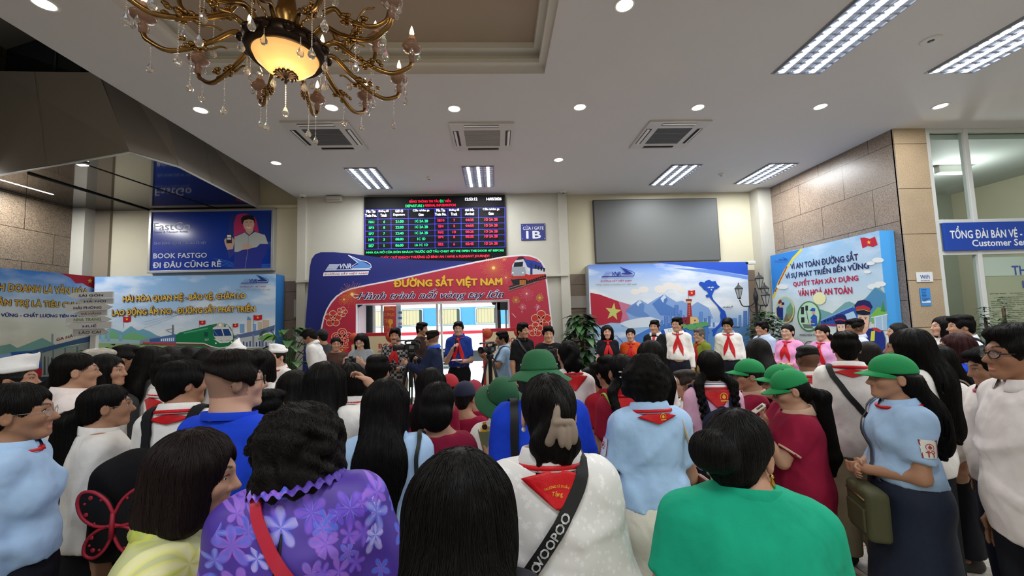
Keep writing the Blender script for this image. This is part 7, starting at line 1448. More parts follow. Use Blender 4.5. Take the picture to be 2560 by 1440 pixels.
R = C('woman in a white dotted blouse with a claw clip in her hair', 1368, 934, 1.2, 0, f=True, top=dict(m=dots, sleeve=.72, puff=.03, loose=.028, flare=.03, hem='out', hz=.72, fold=.009), bot=TR('33343a'), hair=dict(style='updo', strands=7000, vol=1.02), collar=dict(m=dots, col=WH, h=.05), scarf=dict(back=.095, bw=.088, over=True, text=[('TRƯỜNG LÊ DUẨN', .04, .07, 0, .08), ('Tặng', .06, .03, -.12, None)]), sk='c49a84')
earrings(R, 'e8e4de', .007)
def claw(R):
    m = mat('beige_clip', '8a7a6c', rough=.7); hp = R['hp']; mb = MB()
    S = Sdf(); pts = bez([hp(.012, -.13, .055), hp(.006, -.142, .025), hp(-.004, -.143, -.015), hp(-.016, -.134, -.05)], 24)
    for i, (a, b) in enumerate(zip(pts[:-1], pts[1:])): S.cap(a, b, .0062+.004*i/24, k=.003, sc=(1.25, .8, 1), R=R['MH'])
    for dx, z0, l in ((.018, -.018, .026), (.036, -.018, .03), (.053, -.01, .026)): S.ell(hp(dx, -.146, z0-l*.5), np.array((.0115, .0095, l+.004)), R=R['MH'], k=.004)
    S.cap(hp(.002, -.145, .01), hp(.048, -.142, .008), .009, k=.006)
    V, Q = S.mesh(.0035); link('hair_claw', mesh_np('hair_claw', V, Q), m, R['root'])
claw(R)
blk = mat('black_webbing', '141416', rough=.6)
B_ = crossbody(R, 'black crossbody bag with white lettering on the strap over the white blouse', [(.04, .1, 1.34), (.075, .05, 1.4), (.075, -.03, 1.415), (.05, -.11, 1.37), (.0, -.145, 1.3), (-.05, -.15, 1.23), (-.105, -.15, 1.155), (-.16, -.1, 1.07), (-.2, .0, 1.0)], .036, blk, (-.2, .07, .93))
pl = R['strap_path']; seg = pl[np.abs(pl[:, 1]-pl[:, 1].min()) < .16]
def on_strap(R, P, word, zc, size, parent):
    P = P[P[:, 1] < R['T'](0, -.02, 1.2)[1]]; i = np.argmin(abs(P[:, 2]-zc)); d = P[min(i+3, len(P)-1)]-P[max(i-3, 0)]; ang = math.atan2(d[2], d[0]); ang = ang if abs(ang) < math.pi/2 else ang+math.pi
    V, F = flat_text(word, P[i][0], P[i][2], h=size, bold=.02, rot=ang); o_ = np.argsort(P[:, 2]); y = np.interp(V[:, 1], P[o_, 2], P[o_, 1]); tg = np.array((math.cos(ang), math.sin(ang))); y = np.interp((V-P[i][[0, 2]]) @ tg, *[a[np.argsort((P[:, [0, 2]]-P[i][[0, 2]]) @ tg)] for a in ((P[:, [0, 2]]-P[i][[0, 2]]) @ tg, P[:, 1])]); mb = MB(); mb.add(np.c_[V[:, 0], y-.0085, V[:, 1]], F); mb.build('lettering', mat('white_print', 'dcdcdc'), parent, fix=False)
for zz in (1.275, 1.15): on_strap(R, R['strap_path'], 'VOOPOO', R['T'](0, 0, zz)[2], .024, R['strap'])
yf = floral('yellow_floral', 'c3c58c', ['e8e6b0', 'a9c24a', 'd8d46a', 'f0ecd0'], 9, 'b4b884', .6)
R = C('woman with an auburn bob in a yellow-green shirt, leaning right in the foreground', 488, 1078, 1.17, -72, f=True, lean=(8, 0), hd=(0, 8, 0), top=dict(m=yf, sleeve=.5, loose=.02, fold=.008), bot=TR(NV), hair=dict(style='bob', length=.075, wide=1.14, vol=1.06, strands=9000, col='1b0f10'), scarf=dict(), collar=dict(m=yf, h=.05), sk='c09478')
crossbody(R, 'thin black shoulder bag strap on the yellow-green shirt', [(-.1, .08, 1.36), (-.12, 0, 1.41), (-.1, -.1, 1.36), (.02, -.12, 1.18), (.14, -.08, 1.0)], .012, blk, (.19, .02, .9))
R = C('woman in a pale blue shirt with glasses and low ponytail, far left', 44, 957, 1.62, -62, f=True, w=1.05, hs=.9, top=TP(LB, .93, 'tuck', puff=.02, loose=.02, fold=.01), bot=SK('14161f', .06, flare=.03), hair=dict(style='pony', vol=1.05, strands=4000, tail=dict(h=-.055, z=1.1, x=.03, r=.026)), glasses=dict(col='8a8078', t=.0011), scarf=dict(back=.08, bw=.13), collar=dict(col=LB), sk='9c7258')
R = C('girl with a long ponytail and white shirt behind the blue shirted woman', 264, 960, 2.15, -48, f=True, hs=.9, top=TP(WH, .92, hz=.86, puff=.014, loose=.02, fold=.009), bot=SK('15161a', .06), hair=dict(style='pony', vol=1.03, strands=3000, tail=dict(h=-.01, z=1.0, x=-.04, r=.045)), collar=dict(col=WH, stand=True), sk='a87c62', glasses=dict(col='9a9088', t=.0009))
R = C('girl in a creased white shirt with glasses and a red neckerchief, left side', 186, 880, 2.45, -42, f=True, hs=.9, top=TP('ece0dd', .92, fold=.011, loose=.02), bot=TR(NV), hair=dict(style='pony', tail=dict(h=-.05, z=1.25, r=.03)), collar=dict(col='ece0dd'), scarf=dict(back=.06), glasses=dict(col='8a6a60', t=.001), sk='b58a70')
C('child in a white side cap at the left edge', 36, 893, 2.6, -62, top=TP(WH), bot=TR(NV), hair=dict(style='short'), cap=dict(kind='side', col='e6e6e6', peak=.02), sk='a87c62')
C('white haired man behind the girls on the left', 246, 872, 3.2, -75, top=TP('c9c4bb', .9), bot=TR(), hair=dict(style='short', col='cfc9c0'), collar=dict(col='c9c4bb'), sk='b58c74')
C('girl with long dark hair seen in profile on the left', 268, 885, 2.95, -78, f=True, top=TP(WH, .9), bot=SK(NV), hair=dict(style='long', z=1.15), collar=dict(col=WH), sk='b0846a')
R = C('man in a blue shirt lifting a camera under the left billboard', 314, 862, 3.55, -62, top=TP('1c3f9c', .9), bot=TR(), hair=dict(style='short'), glasses=True, arms=('cam', 'face'), collar=dict(col='1c3f9c'), sk='a67a60')
def camera_still(R, label, p, rz, s=1.):
    t = thing('photo_camera', label, 'camera', tuple(world_pt(R, p)), R['root'].rotation_euler.z+rz); mb = MB(); mb.bbox((-.065*s, -.03*s, -.04*s), (.065*s, .03*s, .04*s), .01); mb.bbox((-.025*s, -.028*s, .035*s), (.025*s, .025*s, .062*s), .008); mb.bbox((.035*s, -.03*s, -.045*s), (.072*s, .05*s, .035*s), .012); mb.build('body', m_black, t)
    mb = MB(); mb.lathe([(0, .03*s), (.03*s, .03*s), (.034*s, .05*s), (.034*s, .09*s), (.038*s, .1*s), (.038*s, .12*s), (.03*s, .12*s), (.028*s, .112*s), (0, .11*s)], n=18, axis=(0, 1, 0)); o = mb.build('lens', m_black, t); mb = MB(); mb.lathe([(.0, .1125*s), (.027*s, .1125*s)], n=16, axis=(0, 1, 0)); mb.build('lens_glass', mat('lens_glass', '1a1c2c', rough=.05, spec=.9), o, fix=False); return t
camera_still(R, 'small black camera raised by the man in blue at the left', R['hp'](0, .16, .02), 0)
R = C('girl with long wavy black hair and a grey backpack, left of centre', 384, 866, 3.25, -25, f=True, top=TP(WH, .4), bot=SK(NV), hair=dict(style='long', z=1.2, wide=1.12), collar=dict(col=WH), scarf=dict(), sk='b0846a')
backpack(R, 'grey backpack on the girl with long wavy hair', '3c3e40', .3, .4, .14, 1.12)
C('girl with black hair tied in a bun before the green locomotive print', 424, 864, 3.55, -15, f=True, top=TP(WH, .4), bot=SK(NV), hair=dict(style='bun', tail=dict(h=.05, y=-.1, rx=.045, rz=.045)), collar=dict(col=WH), sk='b0846a')
C('girl glancing back with long hair before the green locomotive print', 465, 866, 4.1, 118, f=True, top=TP('2a2c34', .4), bot=TR(), hair=dict(style='long', z=1.15), sk='b98e74')
C('boy with black hair just behind the boy with the butterfly backpack', 428, 888, 2.7, -30, top=TP(WH), bot=TR(NV), hair=dict(style='short', vol=1.06), collar=dict(col=WH), scarf=dict(back=.08), sk='a87c62')
R = C('boy in a white shirt and red neckerchief wearing a black butterfly backpack', 458, 904, 2.2, 6, hd=(-40, 0, 0), top=TP(WH, .4, fold=.009), bot=TR('15171f'), hair=dict(style='short', vol=1.1, strands=3000), collar=dict(col=WH), scarf=dict(back=.05, bw=.1, rb=.086), sk='a3765c')
def butterfly(R, root, c, w, h, d):
    rd = mat('butterfly_red', 'b0283c', rough=.5); bk = mat('butterfly_black', '0e0d10', rough=.6); y = c[1]-d/2-.045; cx, cz = c[0]+.015, c[2]+.0
    up = [(0, .03), (.03, .09), (.08, .13), (.125, .13), (.14, .09), (.12, .03), (.07, -.01), (.0, -.02)]; lo = [(0, -.01), (.06, -.03), (.1, -.07), (.105, -.12), (.07, -.14), (.03, -.11), (0, -.05)]
    for sx in (-1, 1):
        for sh in (up, lo):
            P = bez([(sx*a, 0, b) for a, b in sh], 26); mb = MB(); n = len(P); F = [(p[0]+cx, y-.006, p[2]+cz) for p in P]; Bk = [(p[0]+cx, y+.012, p[2]+cz) for p in P]; mb.add(F+Bk, [list(range(n)), list(range(2*n-1, n-1, -1))]+[(i, (i+1) % n, n+(i+1) % n, n+i) for i in range(n)]); o = mb.build('butterfly_wing', bk, root); mb = MB(); mb.tube([(p[0]+cx, y-.006, p[2]+cz) for p in P]+[(P[0][0]+cx, y-.006, P[0][2]+cz)], .007, 6, caps=False); mb.build('wing_edge', rd, o)
            mb = MB()
            for k in range(5): q = P[5+k*3]; mb.ball((cx+q[0]*.8, y-.008, cz+q[2]*.8), (.006+.004*(k % 2), .003, .006+.004*(k % 2)), 0, 8, 5)
            mb.build('wing_spot', rd, o)
    for zz, hw in ((.17, .1), (.13, .13)): mb = MB(); mb.tube(bez([(c[0]-hw, c[1]-d*.36, c[2]+zz-.03), (c[0], c[1]-d*.47, c[2]+zz), (c[0]+hw, c[1]-d*.36, c[2]+zz-.03)], 14), .006, 6); mb.build('red_piping', rd, root)
    mb = MB(); mb.tube([(cx, y-.012, cz+.04), (cx, y-.014, cz-.06)], [.008, .011], 8); mb.build('butterfly_body', rd, root)
backpack(R, 'black backpack with a red edged butterfly on it', '121215', .32, .43, .16, 1.0, x=-.06, decor=butterfly, pocket=False, strapcol='1a1b1e')
R = C('heavy set man in a royal blue shirt with faded haircut and glasses', 586, 878, 1.8, -14, w=1.24, hs=1.04, neck=1.22, hd=(-34, 0, 0), top=TP(RB, .33, loose=.012, name='shirt', fold=.008), bot=TR(), hair=dict(style='fade', vol=1.04, strands=5000, col='171010'), stub=True, collar=dict(col=RB, stand=True, h=.03, r=.09), glasses=dict(t=.0024), sk='c79b84', belly=.5)
C('girl with long dark hair half hidden behind the heavy set man', 520, 868, 3.3, -10, f=True, top=TP(WH, .4), bot=SK(NV), hair=dict(style='long', z=1.15), sk='b0846a')
C('child in a white side cap above the heavy set man', 591, 854, 4.3, 20, top=TP(WH, .9), bot=SK('b01a24', .55), hair=dict(style='short', vol=1.1), cap=dict(kind='side', col='ececec', peak=.04), scarf=dict(back=.1))
C('woman with long hair and white blouse right of the heavy set man', 652, 872, 3.0, -8, f=True, top=TP(WH, .4), bot=SK(NV), hair=dict(style='long', z=1.12), sk='b0846a')
C('small child with short black hair at the shoulder of the heavy set man', 664, 975, 2.4, -40, top=TP('20222a'), bot=TR(), hair=dict(style='short'), sk='b0846a', hs=.95)
C('pioneer child in white cap and red scarf facing the hall, left of the arch', 694, 862, 4.7, 158, q=1, grp='pioneers by the billboard', top=TP('f0eeea', .9, 'tuck'), bot=SK('b8202c', .5), hair=dict(style='short'), cap=dict(kind='side', col='eeeeee', peak=.02), scarf=dict(tails=.24), collar=dict(col=WH), sk='c79b84', arms=('down', 'bag'))
C('girl with long black hair below the pioneer child', 738, 925, 2.75, 0, f=True, top=TP('26262c'), bot=SK(), hair=dict(style='long', z=1.0, wide=1.05), sk='b0846a')
R = C('girl with straight hair and white blouse raising her right hand', 815, 903, 2.2, 0, f=True, top=TP(WH, .38, puff=.03, loose=.02, fold=.01), bot=SK(NV), hair=dict(style='long', z=1.12, wide=1.02, taper=.95, strands=4000), arms=('down', ((.5, .5, .08), (-.85, .3, .72), 1.1, (-.8, 0, 0))), sk='b98e74')
C('girl with a dark bob and red neckerchief beside the raised hand', 876, 905, 2.65, -5, f=True, top=TP(WH), bot=SK(NV), hair=dict(style='bob', length=.04), scarf=dict(back=.08), collar=dict(col=WH), sk='a87c62')
C('boy with short black hair and white shirt below the woman in grey', 944, 888, 3.0, -5, top=TP(WH), bot=TR(NV), hair=dict(style='short', vol=1.04), collar=dict(col=WH), scarf=dict(), sk='a87c62')
R = C('woman in a pale blue shirt with waist length black hair', 966, 944, 1.78, 2, f=True, w=1.02, top=TP(LB, .9, hz=.9, puff=.025, loose=.025, fold=.01), bot=SK('b9a88c', .25), hair=dict(style='long', z=1.02, wide=.92, taper=.72, strands=9000), collar=dict(col=LB), scarf=dict(back=.14, bw=.1), sk='b98e74')
crossbody(R, 'dark shoulder bag with a braided strap on the pale blue shirt', [(.125, .09, 1.3), (.135, .02, 1.39), (.13, -.07, 1.36), (.15, -.11, 1.2), (.17, -.09, 1.02), (.19, -.02, .9)], .016, mat('braid', '0f1a1a', rough=.5), (.21, .0, .82))
C('girl with long black hair and a maroon shirt left of the red cap', 1078, 918, 2.85, 0, f=True, top=TP(MR), bot=TR(KH), hair=dict(style='long', z=1.2, wide=1.05), sk='b0846a')
R = C('woman in maroon with a large round low bun', 1094, 954, 2.05, 0, f=True, top=TP('7e1433', .33, loose=.012), bot=TR(KH), hair=dict(style='bun', strands=4000, vol=1.04, tail=dict(h=-.035, y=-.085, rx=.082, ry=.06, rz=.075)), sk='a87c62', arms=('hang', ((.3, .3, -.9), (.1, .9, .3), 1.1, (-1, 0, 0))))
def sunflower(R):
    p = world_pt(R, (0, 0, 0)); q = world_pt(R, held(R, 1, .07, .015))+np.array((0, 0, .13)); t = thing('sunflower_bouquet', 'single sunflower in green wrapping held among the maroon shirts', 'flower', tuple(q), .3); t.scale = (.55, .55, .55); mb = MB()
    for k in range(22):
        a = k*2*math.pi/22; leaf(mb, (.026*math.cos(a), -.004*(k % 2), .026*math.sin(a)), (math.cos(a), -.25, math.sin(a)), .04, .011, .1, 0, 3)
    mb.build('petals', mat('sunflower_yellow', 'e8b81c', rough=.6), t); mb = MB(); mb.lathe([(0, .012), (.02, .01), (.03, .0), (.03, -.01)], n=20, axis=(0, -1, 0)); mb.build('seed_head', mat('seed_brown', '2e1c10', bump=.6, bscale=300), t); mb = MB(); mb.tube([(0, .01, 0), (.01, .03, -.1), (.015, .03, -.3)], .007, 6); mb.build('stem', mat('stem_green'), t); mb = MB(); mb.lathe([(.012, -.3), (.03, -.24), (.06, -.1), (.075, -.03)], n=18); mb.build('wrapping', mat('wrap_green', '7d8a60', rough=.5), t)
sunflower(R)
C('child in a bright red cap among the maroon shirts', 1122, 930, 3.45, -8, top=TP(MR), bot=TR(KH), hair=dict(style='short'), cap=dict(col='a81f2c', back=False), hs=.95, sk='a87c62')
C('child in a navy cap among the maroon shirts', 1160, 948, 3.1, -22, top=TP(MR), bot=TR(KH), hair=dict(style='short'), cap=dict(col='171c38', brim='a81f2c', back=False), hs=.95, sk='a87c62')
C('child in a red and navy cap furthest right of the maroon shirts', 1184, 946, 3.75, -15, top=TP(MR), bot=TR(KH), hair=dict(style='short'), cap=dict(col='8f2238', brim='171c38', back=False), hs=.95, sk='a87c62')
R = C('child in a tilted green bucket hat and white polo with black cuffs', 1254, 935, 2.5, 20, top=TP('e3e0da', .36, cuff='17181c', loose=.02), bot=TR('8a8470'), hair=dict(style='short'), cap=dict(kind='bucket', col='1e5836', tilt=-30), hs=.98, collar=dict(col=WH), sk='9c7258', arms=('down', 'phone'))
R = C('person in a royal blue shirt and wide green bucket hat at centre', 1346, 868, 2.02, 2, w=1.2, top=TP(RB, .4, loose=.02, fold=.01), bot=TR(), hair=dict(style='short'), cap=dict(kind='bucket', col='22633c', tilt=6), collar=dict(col=RB), sk='a87c62')
crossbody(R, 'black bag strapped over the left shoulder of the royal blue shirt', [(-.13, .1, 1.3), (-.135, .02, 1.4), (-.13, -.07, 1.37), (-.135, -.11, 1.2), (-.14, -.11, 1.0), (-.16, -.06, .9)], .04, blk, (-.2, -.05, .82))
R = C('woman in a white polo with a clipped updo and red neckerchief beside the pothos', 1420, 850, 3.0, 8, f=True, top=TP('eae6e4', .33), bot=TR(), hair=dict(style='updo'), scarf=dict(back=.12, over=True), collar=dict(col=WH), sk='b0846a')
for px, py, d, lb, c in ((1478, 918, 3.6, 'boy in a red shirt leftmost of the red shirted group', 'a51b26'), (1499, 905, 3.2, 'boy in a red shirt second from the left of the red shirted group', 'a51b26'), (1522, 889, 2.85, 'boy in a red shirt whose left ear shows beside the hair clips', '9c1a2a')):
    C(lb, px, py, d, 14, top=TP(c), bot=TR(KH), hair=dict(style='short', vol=1.03), collar=dict(col=c), scarf=dict(), sk='a3765c', hs=.97)
R = C('girl in maroon with clips in her pigtails and a printed neckerchief', 1553, 884, 2.5, 8, f=True, top=TP('941a30', .36), bot=SK('8f8268', .45), hair=dict(style='braids', z=1.28), collar=dict(col='a51b26'), scarf=dict(back=.14, over=True, emb=(.04, .06, .025)), arms=('bag', 'hang'), sk='9c7258')
for a, b in ((-.05, .02), (-.045, -.015), (-.02, .035)): mb = MB(); mb.bbox((-.016, -.004, -.004), (.016, .004, .004), .002); mb.xf(RZ(.4) @ RY(a*8+.5), R['hp'](a, -.1, b)); mb.build('hair_clip', mat('clip_white', 'd8d4d4', rough=.3), R['hair_obj'])
crossbody(R, 'bag on a lime green cord worn by the girl with hair clips', [(-.12, .08, 1.3), (-.12, 0, 1.39), (-.1, -.09, 1.34), (.0, -.11, 1.15), (.1, -.1, .98)], .012, mat('lime_cord', '8fae3a'), (.17, 0, .88))
R = C('woman in a pale blue shirt and cream skirt with short wavy hair', 1612, 886, 1.86, 4, f=True, w=1.06, top=TP(LB, .34, 'tuck', loose=.018, fold=.009), bot=SK('d6d0bf', .12, belt=None, flare=-.01), hair=dict(style='curly', curl=.45, length=.02, wide=1.12, vol=1.06, strands=7000), collar=dict(col=LB), scarf=dict(back=.055, bw=.085, over=True, emb=(.02, .026, .014)), sk='b0846a', arms=('cross', 'cross'))
patch(R, .0, R['T'](0, 0, 1.26)[2], .06, .075, -1, col='cfd6e4', edge='8a3a3a', emb='b0402a')
def tote(R):
    S = Sdf(); c = R['T'](.25, -.02, .93); S.box(c, (.055, .13, .12), r=.03); S.ell(c+(0, 0, .12), (.042, .11, .06), k=.008, op='s'); m = mat('tote_canvas', 'b8a58c', rough=.7, var=.2, vscale=30); o = bag_thing(R, 'open cream shoulder bag holding a wallet beside the cream skirt', 'shoulder_bag', 'bag', S, m); sm = mat('strap_cream', 'c4ad8c', rough=.5)
    P = bez([c+(-.01, -.1, .1), c+(-.05, -.1, .25), R['T'](.15, -.1, 1.25), R['T'](.118, -.06, 1.4), R['T'](.125, .02, 1.4), R['T'](.16, .1, 1.25), c+(-.01, .1, .1)], 40); mb = MB(); mb.tube(P, .016, 6, flat=.25, up=(1, 0, .2)); mb.build('strap', sm, o); mb = MB(); mb.lathe([(.014, -.008), (.02, 0), (.014, .008)], P[4], 14, axis=(0, 1, 0)); mb.build('ring', mat('brass', 'c9a860', rough=.3, metal=1), o)
    mb = MB(); mb.bbox(c+(-.03, -.06, .02), c+(-.012, .05, .15), .004); w_ = mb.build('wallet', mat('wallet_brown', '6a3424', rough=.4), None, R['root'].location, R['root'].rotation_euler.z); tag(w_, 'brown leather wallet standing in the open cream bag', 'wallet')
    mb = MB(); mb.lathe([(0, 0), (.03, 0), (.03, .1), (.016, .12), (.016, .14), (0, .142)], c+(.015, .02, -.02), 16); b_ = mb.build('flask', mat('flask_silver', 'b8b8ba', rough=.2, metal=1), None, R['root'].location, R['root'].rotation_euler.z); tag(b_, 'small silver flask in the open cream bag', 'bottle')
tote(R)
C('woman in white with dark shoulder length hair behind the short wavy hair', 1624, 850, 3.1, 8, f=True, top=TP(WH, .4), bot=SK(NV), hair=dict(style='long', z=1.22), sk='b0846a')
C('boy with a shaved head and glasses looking left by the braids', 1714, 924, 3.45, 76, top=TP(WH), bot=TR(NV), hair=dict(style='fade', col='2a2320', vol=.98), stub=True, glasses=True, sk='b98e74', hs=.97)
R = C('girl in a pink polo with two braids and a navy backpack', 1772, 874, 2.65, -8, f=True, top=TP('e9b9d6', .34, cuff='f0eef2'), bot=SK('1b1f33', .35), hair=dict(style='braids', z=1.2, strands=2500), collar=dict(col='f0eef2', trim='2a2f55'), scarf=dict(back=.13, bw=.1, over=True, emb=(.035, .055, .026)), sk='b98e74')
backpack(R, 'navy backpack with a brown drawstring on the girl in pink', '1b2138', .26, .34, .13, 1.08, strapcol='1f2640')
C('woman with long black hair between the pink polo and the green caps', 1892, 845, 3.5, 5, f=True, top=TP(WH, .4), bot=SK(NV), hair=dict(style='long', z=1.05, wide=.95), sk='b0846a')
R = C('boy in a green cap, glasses and maroon polo, leftmost green cap', 1871, 892, 3.1, 72, top=TP(MR, .36, loose=.015), bot=TR(KH), hair=dict(style='short'), cap=dict(), glasses=dict(t=.002), collar=dict(col='c8a890'), sk='b0846a', hs=.98)
C('child in the middle green cap of the three on the right', 1952, 905, 2.75, 70, f=True, top=TP(MR), bot=TR(KH), hair=dict(style='pony', tail=dict(h=-.03, z=1.2)), cap=dict(), sk='a87c62', hs=.98)
R = C('girl in a green cap and maroon polo holding a phone, long ponytail', 1976, 917, 2.4, 66, f=True, top=TP(MR, .37, loose=.03, flare=.03, hz=.72, cuff='c8a890', fold=.008), bot=TR('b8a684', flare=.02), hair=dict(style='pony', tail=dict(h=-.035, z=1.0, r=.035), strands=2500), cap=dict(), glasses=dict(t=.002), hd=(0, 18, 0), collar=dict(col='c8a890'), scarf=dict(), arms=('phone', 'face'), sk='b98e74')
def phone(R, label, side, col):
    p = held(R, side, .1, .02); t = thing('mobile_phone', label, 'phone', tuple(world_pt(R, p)), R['root'].rotation_euler.z); t.rotation_euler.x = rad(50); mb = MB(); mb.bbox((-.038, -.005, -.08), (.038, .005, .08), .004); mb.build('case', mat('phone_'+col, col, rough=.4), t); mb = MB(); mb.box((-.034, -.0062, -.074), (.034, -.0052, .074)); mb.build('screen', mat('phone_screen', '23262c', rough=.1), t); mb = MB(); mb.bbox((-.03, .005, .03), (.0, .009, .07), .003); mb.build('lens_bump', mat('phone_bump', '2a2a2e', rough=.3), t)
phone(R, 'phone in a pale cream case held by the girl in the green cap', -1, 'd9c8b4')
C('boy with cropped hair, white shirt and red scarf before the pink tunics', 2018, 864, 3.3, -8, top=TP(WH), bot=TR(NV), hair=dict(style='fade', vol=1.), stub=True, collar=dict(col=WH), scarf=dict(back=.06, rb=.09), sk='8e664e')
R = C('tall boy in a white shirt with a black strap across his back', 2112, 830, 2.8, -32, top=TP('eeebe8', .36, hz=.78, loose=.02, fold=.01), bot=TR('a3957a', flare=.02), hair=dict(style='short', strands=2500), collar=dict(col='f2f0ee'), scarf=dict(back=.06, bw=.1, rb=.094), sk='a3765c')
crossbody(R, 'black crossbody bag with a strap across the tall boy in white', [(-.1, .09, 1.3), (-.115, 0, 1.4), (-.09, -.09, 1.35), (.0, -.12, 1.18), (.1, -.11, 1.02), (.16, -.03, .94)], .036, blk, (.2, .02, .86))
C('woman with short dark hair right of the tall boy in white', 2168, 852, 3.45, -10, f=True, top=TP('3a3c44'), bot=TR(), hair=dict(style='bob', length=.03, col='17110f'), sk='b0846a')
R = C('woman in a green cap and pale blue shirt clasping her hands at the right', 2228, 877, 2.05, 70, f=True, w=1.14, top=TP(LB, .37, 'tuck', loose=.02, fold=.01), bot=SK('1d2740', .06, flare=.05, m=mat('dark_denim', '1c2539', rough=.8, var=.12, vscale=40, bump=.2, bscale=300)), hair=dict(style='long', z=1.22, wide=1.0, taper=.8, strands=5000, tuck=True), cap=dict(back=False), collar=dict(col=LB), scarf=dict(back=.12, bw=.08, over=True, emb=(.02, .05, .016)), arms=('clasp', 'clasp'), sk='b5876b')
patch(R, .0, R['T'](0, 0, 1.24)[2], .068, .08, 1, word='TY'); patch(R, .0, R['T'](0, 0, 1.24)[2], .068, .08, -1, word='TY')
olive = mat('olive_canvas', '4a4a30', rough=.7, bump=.2)
ob = crossbody(R, 'olive green crossbody bag hanging before the woman in the green cap', [(.1, -.1, 1.3), (.12, -.02, 1.4), (.09, .08, 1.3), (-.02, .13, 1.1), (-.06, .16, .98)], .02, mat('grey_strap', '4a4a52', rough=.6), (-.09, .2, .84), (.11, .05, .12), olive)
mb = MB(); c_ = R['T'](-.09, .2, .84); mb.bbox(c_+(-.085, .045, -.085), c_+(.085, .06, .03), .008); mb.build('front_pocket', olive, ob); mb = MB(); mb.tube([c_+(-.09, .052, .075), c_+(.09, .052, .075)], .004, 6); mb.build('zip', mat('zip_brass', 'a89a70', metal=1, rough=.4), ob)
C('tall woman with long loose black hair behind the green cap woman', 2268, 822, 2.4, 40, f=True, w=1.04, top=TP(WH, .9, loose=.02), bot=SK(BK, .06), hair=dict(style='long', z=1.1, wide=1.12, taper=.85, strands=4000), sk='b0846a')
R = C('girl in a white sweater with long dark hair wearing a beige backpack', 2336, 862, 2.75, 72, f=True, top=TP('e6e3de', .9, loose=.03), bot=SK('15171e', .12), hair=dict(style='long', z=1.25), sk='b0846a')
camo = mat('camo_grey', '77746c', rough=.8, var=.75, vscale=40); beige = mat('beige_canvas', 'b0a48c', rough=.8, bump=.2)
backpack(R, 'beige and grey camouflage backpack on the girl in the white sweater', 'b0a48c', .32, .46, .17, 1.06, m=beige, pockm=camo, strapcol='8a8070')
R = C('woman with long reddish hair in a royal blue jacket on the right', 2388, 832, 3.15, 52, f=True, top=TP('1c46c4', .95, loose=.02), bot=TR(), hair=dict(style='long', z=1.1, wide=1.06, col='3a191b'), sk='c09478', collar=dict(col=LB))
C('woman with long black hair looking left by the partition', 2356, 790, 4.4, 72, f=True, q=1, top=TP('e8e4e0', .9), bot=TR(), hair=dict(style='long', z=1.2), sk='c79b84')
R = C('young man in a white shirt with a dark backpack by the partition', 2402, 788, 3.95, 62, q=1, top=TP('dfe8f2', .36), bot=TR(), hair=dict(style='short'), collar=dict(col='dfe8f2'), sk='b98e74')
backpack(R, 'dark backpack on the young man by the partition', '2c2830', .28, .38, .14, 1.12)
R = C('boy in white bending behind the student at the right edge', 2474, 866, 2.3, 66, hd=(0, 14, 0), top=TP('e6dedc', .4, loose=.02), bot=TR(NV), hair=dict(style='short'), collar=dict(col='e6dedc'), scarf=dict(col='c0506a'), sk='a3765c')
R = C('student in glasses and a white shirt with rolled sleeves at the right edge', 2543, 812, 1.6, 68, w=1.06, top=TP('e8e0de', .46, roll=True, hz=.8, loose=.02, fold=.011), bot=TR('20222a'), hair=dict(style='short', vol=1.06, strands=5000), glasses=dict(t=.0026), collar=dict(col='ece4e2'), sk='9c6e54', shoes='8a8078')
patch(R, .0, R['T'](0, 0, 1.25)[2], .06, .07, 1, col='c2c4d6', edge='5a62a0', emb='2f3f9a')
C('woman with dark hair beside the safety billboard', 2243, 806, 4.9, 62, f=True, top=TP('55564e', .9), bot=TR(), hair=dict(style='bob', length=.06), sk='c09478')
C('man in a pale blue shirt looking left before the painted officers', 2138, 797, 5.2, 66, q=1, top=TP('c3cbe4', .36), bot=TR(), hair=dict(style='fade'), stub=True, collar=dict(col='c3cbe4'), sk='8e664e')
# ---- guests before the mural ------------------------------------
g = 'guests before the mural'; ST = dict(tails=.27)
C('woman in a black dress with long wavy hair, leftmost guest before the mural', 1517, 813, 6.8, 168, q=1, grp=g, f=True, top=TP('14151d', .33), bot=SK('14151d', .4), hair=dict(style='long', z=1.22, wide=1.1), scarf=ST, arms=('clasp', 'clasp'), sk='c79b84')
C('woman in an orange jacket with tied hair and red scarf', 1576, 820, 6.8, 158, q=1, grp=g, f=True, top=TP('cc4f1c', .92), bot=TR('2a1a14'), hair=dict(style='bun', tail=dict(h=-.03, rx=.04, rz=.04)), scarf=ST, arms=('clasp', 'clasp'), sk='c79b84')
R = C('man in a black suit with a white shirt and red scarf', 1636, 800, 6.8, 142, q=1, grp=g, top=TP('16171b', .97, hz=.82, loose=.015, name='suit_jacket'), bot=TR('16171b'), hair=dict(style='short', vol=.97), collar=dict(col='f0eeee', opening=.9), sk='b98e74')
G = np.zeros((8, 5, 2)); c0 = R['T'](0, 0, 1.41)
for i, t in enumerate(np.linspace(0, 1, 8)):
    for j, u in enumerate(np.linspace(-1, 1, 5)): G[i, j] = (c0[0]+u*.05*(1-t)+.002*u, c0[2]-.02-.2*t)
sheet(R, 'shirt_front', G, cloth('f0eeee'), 1, .003); G2 = G.copy(); G2[..., 0] = c0[0]+(G[..., 0]-c0[0])*.5; sheet(R, 'red_scarf', G2, mat('scarf_'+RED), 1, .012); mb = MB(); mb.bbox((-.014, -.003, -.006), (.014, .003, .006), .001); q_ = R['top'].cast(np.array([(R['T'](.09, 0, 0)[0], .5, R['T'](0, 0, 1.27)[2])]), (0, -1, 0))[0][0]; mb.xf(np.eye(3), q_+(0, .004, 0)); mb.build('name_badge', m_white, R['root'])
